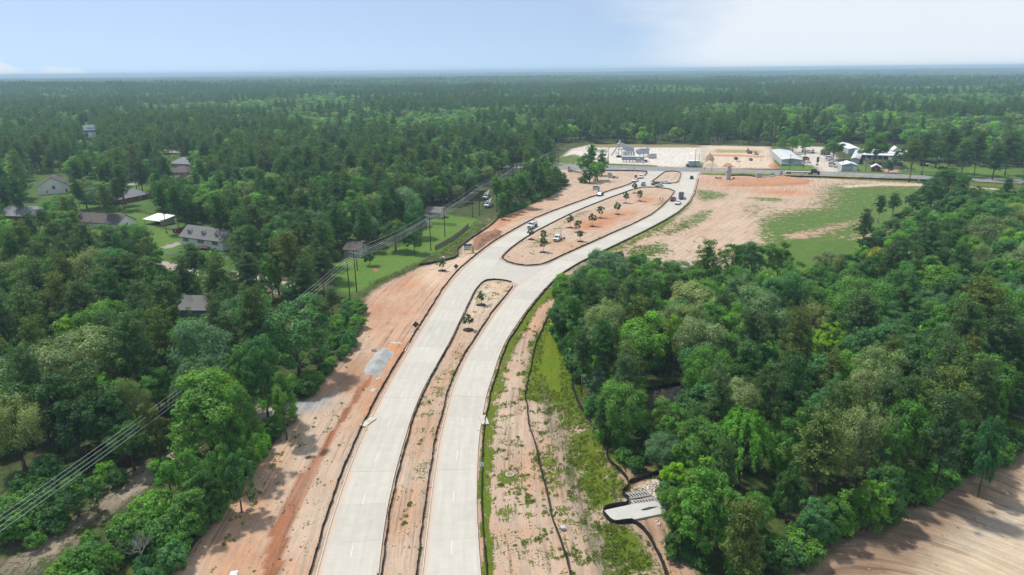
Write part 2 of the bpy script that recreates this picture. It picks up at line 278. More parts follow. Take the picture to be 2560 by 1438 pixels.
PALE = (.49, .37, .275); SAND = (.58, .475, .36); REDC = (.30, .125, .066); ORNG = (.46, .235, .125); CLAY = (.47, .305, .21); DUFF = (.085, .065, .04)
GRAV = (.31, .32, .32); MATB = (.20, .18, .12); LOT = (.60, .56, .50); DRYS = (.34, .25, .15); CONC = (.46, .44, .40); BRWN = (.27, .14, .075)
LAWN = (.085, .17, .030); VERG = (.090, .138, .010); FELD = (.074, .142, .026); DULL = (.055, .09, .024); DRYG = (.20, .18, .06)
LAYERS = [  # polygon, soil, grass amount, grass colour, blur cells
 # site
 ([(425, 1438), (380, 1560), (1750, 1560), (1740, 1438), (1690, 1300), (1640, 1200), (1560, 1180), (1470, 1080), (1440, 990), (1425, 890), (1385, 850), (1390, 760), (1425, 690), (1480, 650), (1570, 640), (1640, 665), (1960, 690), (2140, 660), (2240, 560), (2330, 500), (2400, 460), (2209, 444), (2055, 437), (1860, 431), (1620, 428), (1395, 423), (1400, 450), (1428, 462), (1390, 482), (1340, 505), (1290, 525), (1250, 540), (1190, 585), (1150, 610), (1145, 632), (1120, 650), (1060, 663), (1010, 685), (960, 710), (925, 735), (905, 790), (895, 840), (860, 900), (815, 950), (770, 1000), (735, 1055), (719, 1062), (562, 1259)], PALE, .21, VERG, 1),
 # left strip
 ([(905, 800), (915, 750), (960, 715), (1030, 692), (1080, 700), (1100, 730), (1060, 800), (1020, 855), (960, 865), (915, 850)], CLAY, .08, VERG, 3),
 ([(915, 850), (1000, 850), (1040, 840), (1010, 880), (985, 925), (960, 980), (900, 970), (905, 900)], CLAY, .18, VERG, 3),
 (Za([(1500, -20), (1440, 90), (1400, 150), (1290, 320), (1185, 480), (1020, 700), (930, 880), (845, 1050), (775, 1390), (755, 1480), (900, 1480), (920, 1390), (950, 1180), (1020, 1000), (1110, 800), (1240, 510), (1330, 330), (1460, 130), (1560, -20), (1640, -140), (1660, -180), (1600, -120)]), REDC, 0, VERG, 0),
 (Za([(1120, 640), (1150, 640), (1040, 900), (960, 1100), (900, 1420), (870, 1420), (930, 1090), (1010, 890)]), (.22, .10, .06), 0, VERG, 0),
 (Za([(760, 1000), (860, 900), (900, 820), (800, 1100), (760, 1300), (700, 1438), (560, 1438), (640, 1200)]), ORNG, .05, VERG, 4),
 ([(960, 860), (1010, 850), (1040, 835), (1015, 880), (985, 930), (950, 990), (900, 1080), (880, 1090), (935, 980), (970, 910)], ORNG, .1, VERG, 2),
 ([(870, 985), (905, 930), (915, 890), (890, 890), (840, 960)], BRWN, .05, VERG, 3),
 (Za([(900, 330), (1000, 250), (1100, 290), (1040, 400), (960, 480), (880, 420)]), PALE, .5, VERG, 3),
 (Za([(820, 450), (960, 520), (780, 900), (560, 1000), (420, 1150), (300, 1200), (520, 850)]), CLAY, .30, VERG, 4),
 (Za([(1240, 480), (1330, 480), (1180, 850), (1080, 850)]), PALE, .32, VERG, 3),
 ([(690, 1006), (735, 1008), (770, 1000), (822, 988), (838, 1002), (800, 1022), (765, 1030), (725, 1040), (640, 1052), (640, 1030)], GRAV, 0, VERG, 2),
 ([(1060, 663), (1090, 655), (1140, 645), (1190, 640), (1160, 665), (1130, 695), (1100, 725), (1070, 720), (1040, 690)], SAND, .12, VERG, 3),
 (Zc([(820, 570), (930, 525), (1290, 405), (1600, 388), (1400, 460), (1100, 600), (850, 750), (640, 800), (600, 780), (700, 690)]), ORNG, .02, VERG, 2),
 ([(1247, 543), (1150, 612), (1146, 640), (1100, 660), (1050, 664), (1000, 690), (960, 703), (915, 725), (890, 745), (880, 735), (930, 705), (1000, 670), (1070, 640), (1150, 580), (1200, 545), (1235, 530)], DRYS, .62, DULL, 2),
 # medians
 ([(1050, 1000), (1100, 1000), (1096, 1111), (1075, 1240), (1056, 1436), (1030, 1436), (1040, 1300), (1050, 1150)], PALE, .47, VERG, 3),
 ([(1130, 870), (1170, 870), (1120, 990), (1075, 1040), (1060, 1000)], PALE, .46, VERG, 3),
 ([(1190, 705), (1285, 705), (1280, 725), (1240, 760), (1160, 790)], SAND, .36, VERG, 3),
 (Zd([(1050, 600), (1250, 570), (940, 730), (720, 900), (560, 980), (560, 930), (900, 720)]), PALE, .48, FELD, 2),
 (Zd([(1000, 700), (1600, 560), (1650, 600), (1300, 760), (1050, 800)]), ORNG, .03, VERG, 4),
 (Zd([(1650, 420), (1870, 460), (1850, 520), (1640, 500)]), ORNG, .03, VERG, 4),
 (Zd([(1820, 530), (1960, 470), (2000, 420), (2010, 440), (1960, 500), (1860, 545)]), PALE, .75, VERG, 2),
 (Zd([(900, 1000), (1000, 980), (930, 1010), (1300, 850), (1320, 860), (960, 1025)]), PALE, .55, VERG, 2),
 # right of the road
 ([(1221, 990), (1212, 1044), (1203, 1107), (1200, 1171), (1199, 1267), (1206, 1362), (1214, 1470), (1236, 1470), (1228, 1330), (1222, 1235), (1230, 1139), (1246, 1044), (1247, 985)], PALE, 1.0, VERG, 0),
 (Zf([(170, 1430), (300, 1000), (440, 720), (640, 440), (860, 220), (960, 180), (1010, 250), (860, 420), (740, 440), (640, 540), (520, 740), (430, 910), (330, 1090), (280, 1430)]), PALE, .98, VERG, 1),
 (Ze([(440, -60), (450, 300), (520, 500), (580, 760), (640, 960), (720, 1200), (780, 1500), (850, 1500), (800, 1300), (740, 1120), (680, 950), (650, 780), (600, 590), (560, 400), (505, 250), (490, -60)]), CLAY, .05, VERG, 1),
 (Ze([(200, 0), (440, 0), (450, 300), (560, 700), (640, 960), (700, 1438), (240, 1438), (200, 800)]), PALE, .40, VERG, 3),
 (Ze([(490, 0), (600, 0), (700, 320), (800, 700), (920, 1050), (1050, 1438), (840, 1438), (740, 1120), (650, 780), (560, 400)]), PALE, .46, VERG, 3),
 (Zf([(630, 850), (800, 560), (860, 480), (900, 700), (1000, 1000), (1010, 1250), (1040, 1440), (540, 1440), (560, 1180), (600, 1000)]), DRYS, 1.0, (.105, .158, .007), 2),
 (Ze([(650, 0), (870, 0), (960, 200), (1100, 430), (1150, 570), (1290, 700), (1220, 800), (1060, 930), (1150, 1050), (1330, 1030), (1500, 1230), (1580, 1438), (1160, 1438), (1040, 1080), (900, 720), (790, 380)]), PALE, .86, VERG, 3),
 (Ze([(740, 140), (900, 250), (960, 320), (900, 420), (960, 540), (1000, 660), (930, 740), (820, 420)]), PALE, .33, VERG, 3),
 (Ze([(960, 320), (1100, 450), (1160, 600), (1260, 690), (1150, 860), (1000, 900), (960, 800), (1010, 650), (900, 420)]), PALE, .80, VERG, 3),
 (Ze([(600, 450), (720, 470), (790, 660), (700, 740), (640, 650)]), PALE, .75, VERG, 3),
 (Ze([(300, 640), (380, 600), (400, 700), (320, 720)]), PALE, .95, VERG, 1),
 (Ze([(560, -170), (590, -20), (640, 150), (700, 320), (760, 520), (800, 700), (860, 850), (920, 1050), (1000, 1250), (1050, 1500), (1170, 1500), (1110, 1280), (1040, 1080), (960, 880), (900, 720), (850, 560), (790, 380), (720, 180), (650, -20), (570, -170)]), (.15, .13, .085), .40, DULL, 1),
 (Ze([(1160, 600), (1300, 540), (1500, 610), (1480, 660), (1300, 720)]), DRYS, .30, DRYG, 3),
 (Ze([(1340, 1020), (1600, 970), (1650, 1438), (1590, 1438), (1500, 1210)]), BRWN, .18, VERG, 3),
 # field by the highway
 (Zg([(0, 890), (150, 820), (400, 790), (620, 770), (560, 720), (640, 640), (600, 580), (800, 540), (1600, 555), (2300, 590), (2600, 620), (2600, 900), (1200, 1000), (900, 1100), (920, 1300), (850, 1396), (300, 1200), (0, 1080)]), PALE, .74, FELD, 6),
 (Zg([(230, 1040), (480, 1000), (860, 910), (1000, 880), (1010, 900), (700, 990), (480, 1060), (300, 1095)]), CLAY, .25, FELD, 2),
 (Zg([(380, 1110), (600, 1070), (700, 1090), (900, 1060), (880, 1130), (560, 1150)]), CLAY, .45, FELD, 3),
 (Zg([(800, 560), (1200, 540), (1650, 550), (2340, 590), (2340, 602), (1650, 562), (1200, 556), (800, 580)]), SAND, .12, FELD, 1),
 (Zo([(1490, 620), (1700, 610), (1890, 680), (1700, 720), (1560, 740)]), PALE, .60, FELD, 2),
 (Zo([(1550, 830), (1700, 800), (1660, 900), (1480, 1000), (1200, 1090), (1180, 1040), (1450, 880)]), PALE, .58, FELD, 2),
 (Zo([(820, 1200), (1200, 1130), (1260, 1250), (1000, 1330), (820, 1300)]), PALE, .60, FELD, 3),
 (Zo([(1500, 640), (1490, 660), (1200, 900), (800, 1120), (400, 1290), (200, 1438), (320, 1438), (700, 1250), (1100, 1060), (1300, 940), (1480, 760)]), PALE, .62, VERG, 2),
 (Zo([(1960, 740), (2280, 760), (2300, 820), (2000, 900)]), PALE, .45, FELD, 3),
 (Zo([(2020, 690), (2400, 700), (2420, 745), (2100, 720)]), PALE, .7, FELD, 2),
 (Zo([(1520, 460), (2000, 470), (2556, 480), (2556, 700), (1900, 620), (1520, 600)]), CLAY, .10, FELD, 4),
 (Z(1780, 410, 8)([(250, 440), (450, 280), (900, 300), (1420, 255), (1990, 330), (1890, 410), (1300, 440), (600, 450)]), ORNG, .0, FELD, 1),
 (Z(1780, 410, 8)([(900, 540), (1880, 530), (1850, 590), (1400, 630), (1000, 590)]), ORNG, .0, FELD, 2),
 ([(1750, 433), (1860, 433), (2060, 440), (2350, 453), (2600, 466), (2600, 472), (2350, 460), (2060, 446), (1860, 440), (1750, 437)], DRYS, .78, VERG, 1),
 # across the highway
 ([(1430, 372), (1480, 361), (1760, 363), (1762, 421), (1520, 412), (1390, 410), (1400, 395)], LOT, .06, FELD, 2),
 ([(1480, 361), (1760, 363), (1760, 369), (1600, 369), (1490, 369)], DRYS, .55, DRYG, 1),
 ([(1385, 395), (1440, 385), (1470, 404), (1520, 408), (1520, 412), (1385, 410)], PALE, .7, FELD, 2),
 ([(1520, 408.5), (1640, 413.5), (1645, 416.5), (1520, 412.5)], DRYS, .9, FELD, 0),
 ([(1755, 363), (1930, 367), (1955, 422), (1760, 421)], SAND, .06, FELD, 2),
 ([(1788, 373), (1903, 374.5), (1906, 382), (1785, 381)], (.33, .27, .13), .0, FELD, 1),
 ([(1778, 385.5), (1850, 387), (1912, 391), (1912, 395), (1850, 392), (1778, 391)], ORNG, .05, FELD, 1),
 ([(1720, 407), (1755, 405), (1760, 420), (1715, 419)], DRYS, .8, FELD, 1),
 ([(1930, 366), (1945, 362), (1952, 412), (1960, 424), (1940, 421)], DRYS, .9, FELD, 1),
 ([(1953, 412.5), (2030, 413), (2046, 428), (1955, 423.5)], DRYS, .98, LAWN, 0),
 ([(1976, 364), (2070, 368), (2095, 400), (2103, 431), (2048, 429), (2030, 413), (2006, 412)], (.55, .50, .43), .03, FELD, 1),
 ([(2103, 428), (2215, 424), (2350, 430), (2600, 440), (2600, 455), (2349, 441), (2209, 433), (2103, 431)], DRYS, .85, FELD, 1),
 ([(2120, 403), (2180, 405), (2215, 428), (2150, 430), (2120, 425)], DRYS, .8, LAWN, 1),
 ([(2205, 423), (2250, 424), (2240, 434), (2218, 434)], CLAY, .05, FELD, 1),
 ([(2250, 405), (2600, 420), (2600, 442), (2350, 434), (2255, 424)], DRYS, .85, LAWN, 2),
 # neighbourhood on the left
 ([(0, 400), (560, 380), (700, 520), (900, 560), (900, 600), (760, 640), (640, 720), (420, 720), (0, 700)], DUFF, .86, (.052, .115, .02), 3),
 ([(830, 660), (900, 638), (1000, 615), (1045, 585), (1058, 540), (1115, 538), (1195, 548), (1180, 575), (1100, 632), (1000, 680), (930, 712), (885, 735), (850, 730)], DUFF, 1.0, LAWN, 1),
 (Zn([(1130, 640), (1350, 560), (1500, 560), (1520, 640), (1400, 900), (1720, 940), (1850, 1090), (1830, 1250), (1560, 1420), (1500, 1250), (1400, 1000), (740, 900), (840, 860)]), DRYS, .86, LAWN, 2),
 (Zn([(500, 740), (760, 690), (780, 760), (470, 790)]), DUFF, .95, LAWN, 2),
 ([(285, 455), (380, 457), (470, 465), (590, 476), (590, 482), (470, 473), (380, 463), (285, 461)], CONC, 0, LAWN, 0),
 ([(425, 466), (465, 452), (472, 455), (432, 471)], CONC, 0, LAWN, 0),
 ([(385, 372), (450, 376), (450, 382), (385, 381)], CONC, 0, LAWN, 0),
 ([(500, 392), (560, 385), (615, 398), (610, 436), (520, 430)], ORNG, .15, FELD, 2),
 ([(330, 640), (395, 648), (470, 665), (570, 676), (735, 690), (735, 708), (570, 702), (470, 685), (395, 668), (330, 662)], (.42, .39, .35), 0, LAWN, 0),
 ([(400, 618), (448, 604), (454, 612), (418, 622)], (.33, .31, .29), 0, LAWN, 0),
 ([(340, 670), (375, 665), (375, 705), (340, 715)], SAND, .2, LAWN, 2),
 ([(640, 700), (760, 690), (790, 720), (700, 740), (640, 730)], SAND, .3, LAWN, 2),
 ([(200, 722), (256, 718), (260, 752), (210, 757)], CONC, 0, LAWN, 1),
 (Zl([(-60, 1500), (100, 1330), (300, 1180), (560, 1010), (760, 880), (900, 800), (1060, 680), (1240, 540), (1420, 430), (1560, 250), (1700, 60), (2240, 40), (2240, 120), (1760, 150), (1640, 330), (1480, 520), (1340, 620), (1120, 760), (940, 860), (780, 960), (600, 1100), (460, 1240), (260, 1350), (60, 1500)]), (.52, .44, .335), .10, DULL, 2),
 ([(1630, 985), (1660, 970), (1700, 965), (1705, 1000), (1660, 1010), (1635, 1005)], CLAY, .05, FELD, 2),
 ([(1885, 615), (2000, 600), (2170, 600), (2170, 690), (1900, 705), (1800, 690)], CLAY, .85, FELD, 3),
 # cleared ground, bottom right
 ([(2600, 1110), (2450, 1185), (2330, 1255), (2200, 1315), (2090, 1370), (1990, 1438), (1900, 1560), (2700, 1560)], (.53, .42, .295), 0, FELD, 2),
 ([(2300, 1330), (2400, 1290), (2520, 1250), (2560, 1270), (2450, 1330), (2330, 1370)], (.36, .34, .30), 0, FELD, 5),
 ([(2100, 1438), (2200, 1400), (2330, 1400), (2300, 1438)], (.38, .25, .15), 0, FELD, 5),
 ([(2600, 1110), (2450, 1185), (2330, 1255), (2200, 1315), (2090, 1370), (1990, 1438), (1960, 1480), (2080, 1520), (2230, 1450), (2330, 1375), (2430, 1300), (2560, 1215)], (.24, .16, .105), .08, DULL, 3),
]
# ------------------------------------------------------------------ ground: one sheet, fine over the site, coarse to the horizon
def axis(parts):
    o = [parts[0][0]]
    for a, b, s in parts:
        n = max(1, int(round((b - a) / s))); o += list(np.linspace(a, b, n + 1)[1:])
    return np.array(o)
gx = axis([(-16000, -3000, 1300), (-3000, -600, 200), (-600, -190, 8), (-190, -62, 1.5), (-62, 112, .7), (112, 300, 1.6), (300, 700, 12), (700, 3000, 200), (3000, 16000, 1300)])
gy = axis([(-4000, -100, 650), (-100, 52, 19), (52, 175, .6), (175, 330, 1.0), (330, 640, 1.7), (640, 1000, 12), (1000, 4000, 100), (4000, 20000, 1000)])
GX, GY = np.meshgrid(gx, gy); ny_, nx_ = GX.shape
zc_ = GX * cf[0] + GY * cf[1] - H * cf[2]
front = zc_ > 5; zs_ = np.where(front, zc_, 5)
PX = np.where(front, 1280 + FPX * (GX * cr[0] + GY * cr[1] - H * cr[2]) / zs_, -1e5); PY = np.where(front, 719 - FPX * (GX * cu[0] + GY * cu[1] - H * cu[2]) / zs_, 1e5)
soil = np.empty((ny_, nx_, 3)); soil[:] = DUFF; grass = np.full((ny_, nx_), .6); gcol = np.empty((ny_, nx_, 3)); gcol[:] = DULL
def blur(a, r):
    for _ in range(2):
        for ax in (0, 1):
            if r <= 0: break
            k = 2 * r + 1; pad = [(0, 0)] * a.ndim; pad[ax] = (r + 1, r)
            c = np.cumsum(np.pad(a, pad, mode='edge'), axis=ax)
            a = (np.take(c, range(k, c.shape[ax]), axis=ax) - np.take(c, range(0, c.shape[ax] - k), axis=ax)) / k
    return a
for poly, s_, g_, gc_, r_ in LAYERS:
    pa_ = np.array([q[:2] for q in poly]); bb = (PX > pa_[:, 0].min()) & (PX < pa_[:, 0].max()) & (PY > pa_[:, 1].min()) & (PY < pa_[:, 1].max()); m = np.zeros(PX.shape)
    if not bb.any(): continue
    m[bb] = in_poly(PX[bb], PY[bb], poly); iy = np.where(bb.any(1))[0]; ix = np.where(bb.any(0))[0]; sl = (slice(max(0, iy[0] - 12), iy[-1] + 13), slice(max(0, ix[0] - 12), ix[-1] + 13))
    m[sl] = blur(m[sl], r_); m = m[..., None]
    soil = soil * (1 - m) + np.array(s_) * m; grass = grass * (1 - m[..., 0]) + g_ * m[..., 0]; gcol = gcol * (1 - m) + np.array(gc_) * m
# along-the-road flow coordinates (streaks of grading follow the carriageway)
cl = smoothline([G(*p) for p in [(1000, 1500), (1010, 1350), (1050, 1150), (1100, 980), (1180, 800), (1240, 690), (1330, 620), (1470, 560), (1600, 510), (1690, 460), (1720, 430)]], 4, 12)
cl = np.r_[[cl[0] + (cl[0] - cl[1]) * 60], cl, [cl[-1] + (cl[-1] - cl[-2]) * 60]]
ds_ = np.r_[0, np.cumsum(np.hypot(*np.diff(cl, axis=0).T))]
best = np.full(GX.shape, 1e9); FS = np.zeros(GX.shape); FT = np.zeros(GX.shape)
for i in range(len(cl) - 1):
    a = cl[i]; d = cl[i + 1] - a; L_ = np.hypot(*d); d = d / L_
    t_ = np.clip((GX - a[0]) * d[0] + (GY - a[1]) * d[1], 0, L_); ex = GX - a[0] - t_ * d[0]; ey = GY - a[1] - t_ * d[1]
    dd = ex * ex + ey * ey; w = dd < best; best[w] = dd[w]; FS[w] = (ds_[i] + t_)[w]; FT[w] = (np.sqrt(dd) * np.sign(ex * d[1] - ey * d[0]))[w]
cen = G(2320, 1640); rr_ = np.hypot(GX - cen.x, GY - cen.y); cl_m = in_poly(PX, PY, [(2600, 1110), (2330, 1255), (2090, 1370), (1900, 1560), (2700, 1560)])       # machine tracks circle in the cleared corner
FT[cl_m] = rr_[cl_m] * .8; FS[cl_m] = np.arctan2(GY - cen.y, GX - cen.x)[cl_m] * 20
GZ = hills(GX, GY)
site = (GX > -190) & (GX < 300) & (GY > 52) & (GY < 640)
road_m = in_poly(PX, PY, L_L + [(1640, 415), (1760, 418)] + R_R[::-1]) & ~in_poly(PX, PY, MED_A) & ~in_poly(PX, PY, MED_B) & ~in_poly(PX, PY, MED_C)
hw_m = in_poly(PX, PY, HW_F + HW_N[::-1])
flat = np.clip(blur((road_m | hw_m).astype(float), 2) * 2.2, 0, 1)
bump_ = (.05 * np.sin(GX * .9 + 2 * np.sin(GY * .23)) * np.sin(GY * .7 + GX * .2) + .05 * np.sin(FT * 2.1 + .8 * np.sin(FS * .11)))
ditch = blur(in_poly(PX, PY, Ze([(590, -20), (700, 320), (800, 700), (920, 1050), (1050, 1500), (1170, 1500), (1040, 1080), (900, 720), (790, 380), (650, -20)])).astype(float), 4)
rut = blur(in_poly(PX, PY, Za([(1480, -20), (1210, 480), (1050, 700), (880, 1050), (800, 1480), (890, 1480), (1000, 1000), (1220, 510), (1520, -20)])).astype(float), 1)
pond_m = blur(in_poly(PX, PY, [(1788, 373), (1903, 374.5), (1906, 382), (1785, 381)]).astype(float), 1)
clear_m = blur(in_poly(PX, PY, [(2600, 1110), (2450, 1185), (2330, 1255), (2200, 1315), (2090, 1370), (1990, 1438), (1960, 1480), (2060, 1470), (2200, 1390), (2330, 1310), (2430, 1250), (2560, 1170)]).astype(float), 3)
lump = np.array([mnoise.noise((x * .35, y * .35, 0)) for x, y in zip(GX[clear_m > .05], GY[clear_m > .05])])
mound = np.zeros(GX.shape); mound[clear_m > .05] = lump * .9
GZ += site * (1 - flat) * (bump_ - .55 * ditch - .22 * rut - .5 * pond_m + clear_m * (.5 + mound)) - .03 * site * flat
gm = bpy.data.meshes.new('ground'); nv = GX.size
gm.vertices.add(nv); gm.vertices.foreach_set('co', np.stack([GX, GY, GZ], -1).ravel().astype(np.float32))
ii = (np.arange(ny_ - 1)[:, None] * nx_ + np.arange(nx_ - 1)[None]).ravel()
quads = np.stack([ii, ii + 1, ii + nx_ + 1, ii + nx_], -1)
gm.loops.add(quads.size); gm.loops.foreach_set('vertex_index', quads.ravel().astype(np.int32))
gm.polygons.add(len(quads)); gm.polygons.foreach_set('loop_start', (np.arange(len(quads)) * 4).astype(np.int32)); gm.polygons.foreach_set('loop_total', np.full(len(quads), 4, np.int32))
gm.update(calc_edges=True); gm.polygons.foreach_set('use_smooth', np.ones(len(quads), bool))
def vattr(me, name, typ, arr):
    a = me.attributes.new(name, typ, 'POINT'); a.data.foreach_set('vector' if typ == 'FLOAT_VECTOR' else 'value', np.ascontiguousarray(arr, np.float32).ravel())
vattr(gm, 'soil', 'FLOAT_VECTOR', soil); vattr(gm, 'gcol', 'FLOAT_VECTOR', gcol); vattr(gm, 'grass', 'FLOAT', grass); vattr(gm, 'clay', 'FLOAT', np.where(cl_m, .12, np.where((GX > 45) & (GY > 230), .45, 1.0)))
vattr(gm, 'flow', 'FLOAT_VECTOR', np.stack([FS, FT, np.zeros_like(FS)], -1))
m = new_mat('ground_soil_and_grass'); t = NT(m)
pos = t.pos(); flow = t.attr('flow').outputs['Vector']; so = t.attr('soil').outputs['Vector']; gc = t.attr('gcol').outputs['Vector']; ga = t.attr('grass').outputs['Fac']
streak = t.noise(t.scale(flow, (.06, .9, 1)), 1.0, 6, .62, .4); streak2 = t.noise(t.scale(flow, (.22, 2.6, 1)), 1.0, 5, .65, .8)
big = t.noise(pos, .045, 5, .6, .6); mid = t.noise(pos, .35, 6, .62); fine = t.noise(pos, 2.6, 5, .7)
tone = t.math('ADD', t.mr(streak, .3, .7, .76, 1.16), t.math('ADD', t.mr(streak2, .3, .7, -.14, .12), t.math('ADD', t.mr(mid, .3, .7, -.11, .10), t.mr(fine, .25, .75, -.10, .10))))
s1 = t.mix(1.0, so, t.grey(tone), 'MULTIPLY')
redden = t.math('MULTIPLY', t.mr(t.math('ADD', t.math('MULTIPLY', big, .6), t.math('MULTIPLY', streak, .4)), .45, .62, 0, .75, True), t.mr(t.n('ShaderNodeSeparateColor', {0: so}).outputs[0], .3, .42, 0, 1))
rutn = t.math('MULTIPLY', t.mr(t.noise(t.scale(flow, (.010, 1.35, 1)), 1.0, 3, .55, .25), .57, .63, 0, 1, True), t.mr(t.noise(pos, .06, 3), .42, .60, 0, 1, True))
s1 = t.mix(t.math('MULTIPLY', rutn, .55), s1, t.mix(1.0, s1, (.62, .50, .43, 1), 'MULTIPLY'))
s2 = t.mix(t.math('MULTIPLY', redden, t.attr('clay').outputs['Fac']), s1, t.mix(1.0, s1, (.93, .70, .56, 1), 'MULTIPLY'))
val = t.math('ADD', ga, t.math('ADD', t.math('MULTIPLY', t.math('SUBTRACT', mid, .5), 1.5), t.math('ADD', t.math('MULTIPLY', t.math('SUBTRACT', fine, .5), 1.2), t.math('MULTIPLY', t.math('SUBTRACT', streak2, .5), .9))))
gmask = t.mr(val, .44, .57, 0, 1, True)
gn = t.noise(pos, 1.1, 5, .7); gn2 = t.noise(pos, .12, 4, .6)
g1 = t.mix(1.0, gc, t.grey(t.math('ADD', t.mr(gn, .25, .75, .66, 1.34), t.mr(fine, .25, .75, -.25, .25))), 'MULTIPLY')
g2 = t.mix(t.mr(gn2, .42, .68, 0, .7), g1, t.mix(1.0, g1, (1.5, 1.08, .8, 1), 'MULTIPLY'))
t.out(t.mix(gmask, s2, g2), .95, 0, t.math('ADD', t.math('ADD', fine, t.math('MULTIPLY', streak2, .8)), t.math('SUBTRACT', t.math('MULTIPLY', gmask, .6), t.math('MULTIPLY', rutn, .8))), .8, .18, .15)
gm.materials.append(m)
ground = tag(link(bpy.data.objects.new('ground', gm)), 'bare red and tan soil with patches of grass reaching to the woods', None, None, 'structure')
# ================================================================== ROADS
def concrete_mat(name, c, stain):
    m = new_mat(name); t = NT(m); pos = t.pos(); uv = t.attr('lane').outputs['Vector']
    rnd = t.n('ShaderNodeObjectInfo').outputs['Random']
    n1 = t.noise(t.scale(uv, (.10, 1.1, 1)), 1.0, 5, .6); n2 = t.noise(pos, .5, 5, .6); n3 = t.noise(pos, 6, 4, .7)
    tine = t.noise(t.scale(uv, (5.0, .25, 1)), 1.0, 3, .6)
    f = t.math('ADD', t.mr(rnd, 0, 1, .93, 1.05), t.math('ADD', t.mr(n1, .3, .7, -.07, .06), t.math('ADD', t.mr(n2, .3, .7, -.05, .05), t.math('ADD', t.mr(n3, .2, .8, -.05, .05), t.mr(tine, .3, .7, -.03, .03)))))
    vv = t.n('ShaderNodeSeparateXYZ', {0: uv}).outputs[1]; wp_ = t.math('MULTIPLY', t.mr(t.math('COSINE', t.math('MULTIPLY', vv, 3.35)), .35, 1, 0, 1, True), t.mr(n1, .42, .62, 0, 1))
    f = t.math('SUBTRACT', f, t.math('MULTIPLY', wp_, .09))
    base = t.mix(1.0, c4(c), t.grey(f), 'MULTIPLY')
    e = t.attr('edge').outputs['Fac']
    d = t.mr(t.math('ADD', e, t.math('MULTIPLY', t.math('SUBTRACT', n2, .5), .7)), .55, 1.05, 0, stain, True)
    t.out(t.mix(d, base, (.50, .34, .23, 1)), .82, 0, n3, .12, .02, .3)
    return m
M_CONC = concrete_mat('broom_finished_concrete', (.465, .438, .382), .85)
M_KERB = paint('kerb_concrete', (.50, .45, .38), .85, 0, .14, .6)
M_BASE = paint('road_base_dirt', (.17, .12, .085), .95, 0, .2, .5)
M_WHITE_LINE = paint('white_road_paint', (.60, .595, .57), .6, 0, .12, 2)
M_YELL_LINE = paint('yellow_road_paint', (.62, .42, .05), .6, 0, .12, 2)

def edge_pair(Lp, Rp, step=2.0):
    a = smoothline(world(Lp), step, 4); b = smoothline(world(Rp), .5, 8)
    j = 0; out = []
    for p in a:
        d = np.hypot(*(b - p).T); d[:j] = 1e9; k = int(np.argmin(d)); j = k; out.append(b[k])
    o = np.array(out)
    for _ in range(6): o[1:-1] = .25 * o[:-2] + .5 * o[1:-1] + .25 * o[2:]
    return a, o
def strip_mesh(name, a, b, z, mat, th=0.0, cross=3, s0=0.0):
    """a road strip between matched edge points a and b with (along, across) and edge attributes"""
    v = []; lane = []; edge = []; n = len(a); w = np.hypot(*(a - b).T).mean(); s = s0
    for i in range(n):
        if i: s += float(np.hypot(*((a[i] + b[i] - a[i - 1] - b[i - 1]) / 2)))
        for k in range(cross + 1):
            u = k / cross; p = a[i] * (1 - u) + b[i] * u; v.append((p[0], p[1], z)); lane.append((s, u * w, 0)); edge.append(max(1 - u * 3.2, 0) + .7 * max(1 - (1 - u) * 5, 0))
    c = cross + 1; f = [(i * c + k, i * c + k + 1, (i + 1) * c + k + 1, (i + 1) * c + k) for i in range(n - 1) for k in range(cross)]
    if th:                                                            # skirt, so that the slab has an edge
        rim = [k for k in range(c)] + [i * c + cross for i in range(1, n)] + [(n - 1) * c + k for k in range(cross - 1, -1, -1)] + [i * c for i in range(n - 2, 0, -1)]
        b0 = len(v)
        for q in rim: v.append((v[q][0], v[q][1], z - th)); lane.append(lane[q]); edge.append(edge[q])
        m_ = len(rim); f += [(rim[i], rim[(i + 1) % m_], b0 + (i + 1) % m_, b0 + i)[::-1] for i in range(m_)]
    # upward faces
    if (v[f[0][1]][0] - v[f[0][0]][0]) * (v[f[0][3]][1] - v[f[0][0]][1]) - (v[f[0][1]][1] - v[f[0][0]][1]) * (v[f[0][3]][0] - v[f[0][0]][0]) < 0: f = [q[::-1] for q in f]
    me = bpy.data.meshes.new(name); me.from_pydata(v, [], f); me.materials.append(mat)
    vattr(me, 'lane', 'FLOAT_VECTOR', np.array(lane)); vattr(me, 'edge', 'FLOAT', np.array(edge)); me.update(); return me
def kerb(pts, name='kerb', w=.22, h=.17, closed=False):
    p = smoothline(world(pts), 2.0, 2); mb = MB(); n = len(p); v = []
    for i in range(n):
        d = p[(i + 1) % n if closed else min(i + 1, n - 1)] - p[i - 1 if (i or closed) else 0]; d = d / (np.hypot(*d) + 1e-9); q = np.array([-d[1], d[0]]) * w / 2
        for s_, z in ((-1, -.03), (-.8, h), (.8, h), (1, -.03)): v.append((*(p[i] + q * s_), z))
    m_ = n if closed else n - 1
    mb.add(v, [(i * 4 + k, ((i + 1) % n) * 4 + k, ((i + 1) % n) * 4 + k + 1, i * 4 + k + 1)[::-1] for i in range(m_) for k in range(3)])
    o = mb.build(name, M_KERB); o['kind'] = 'structure'; return o
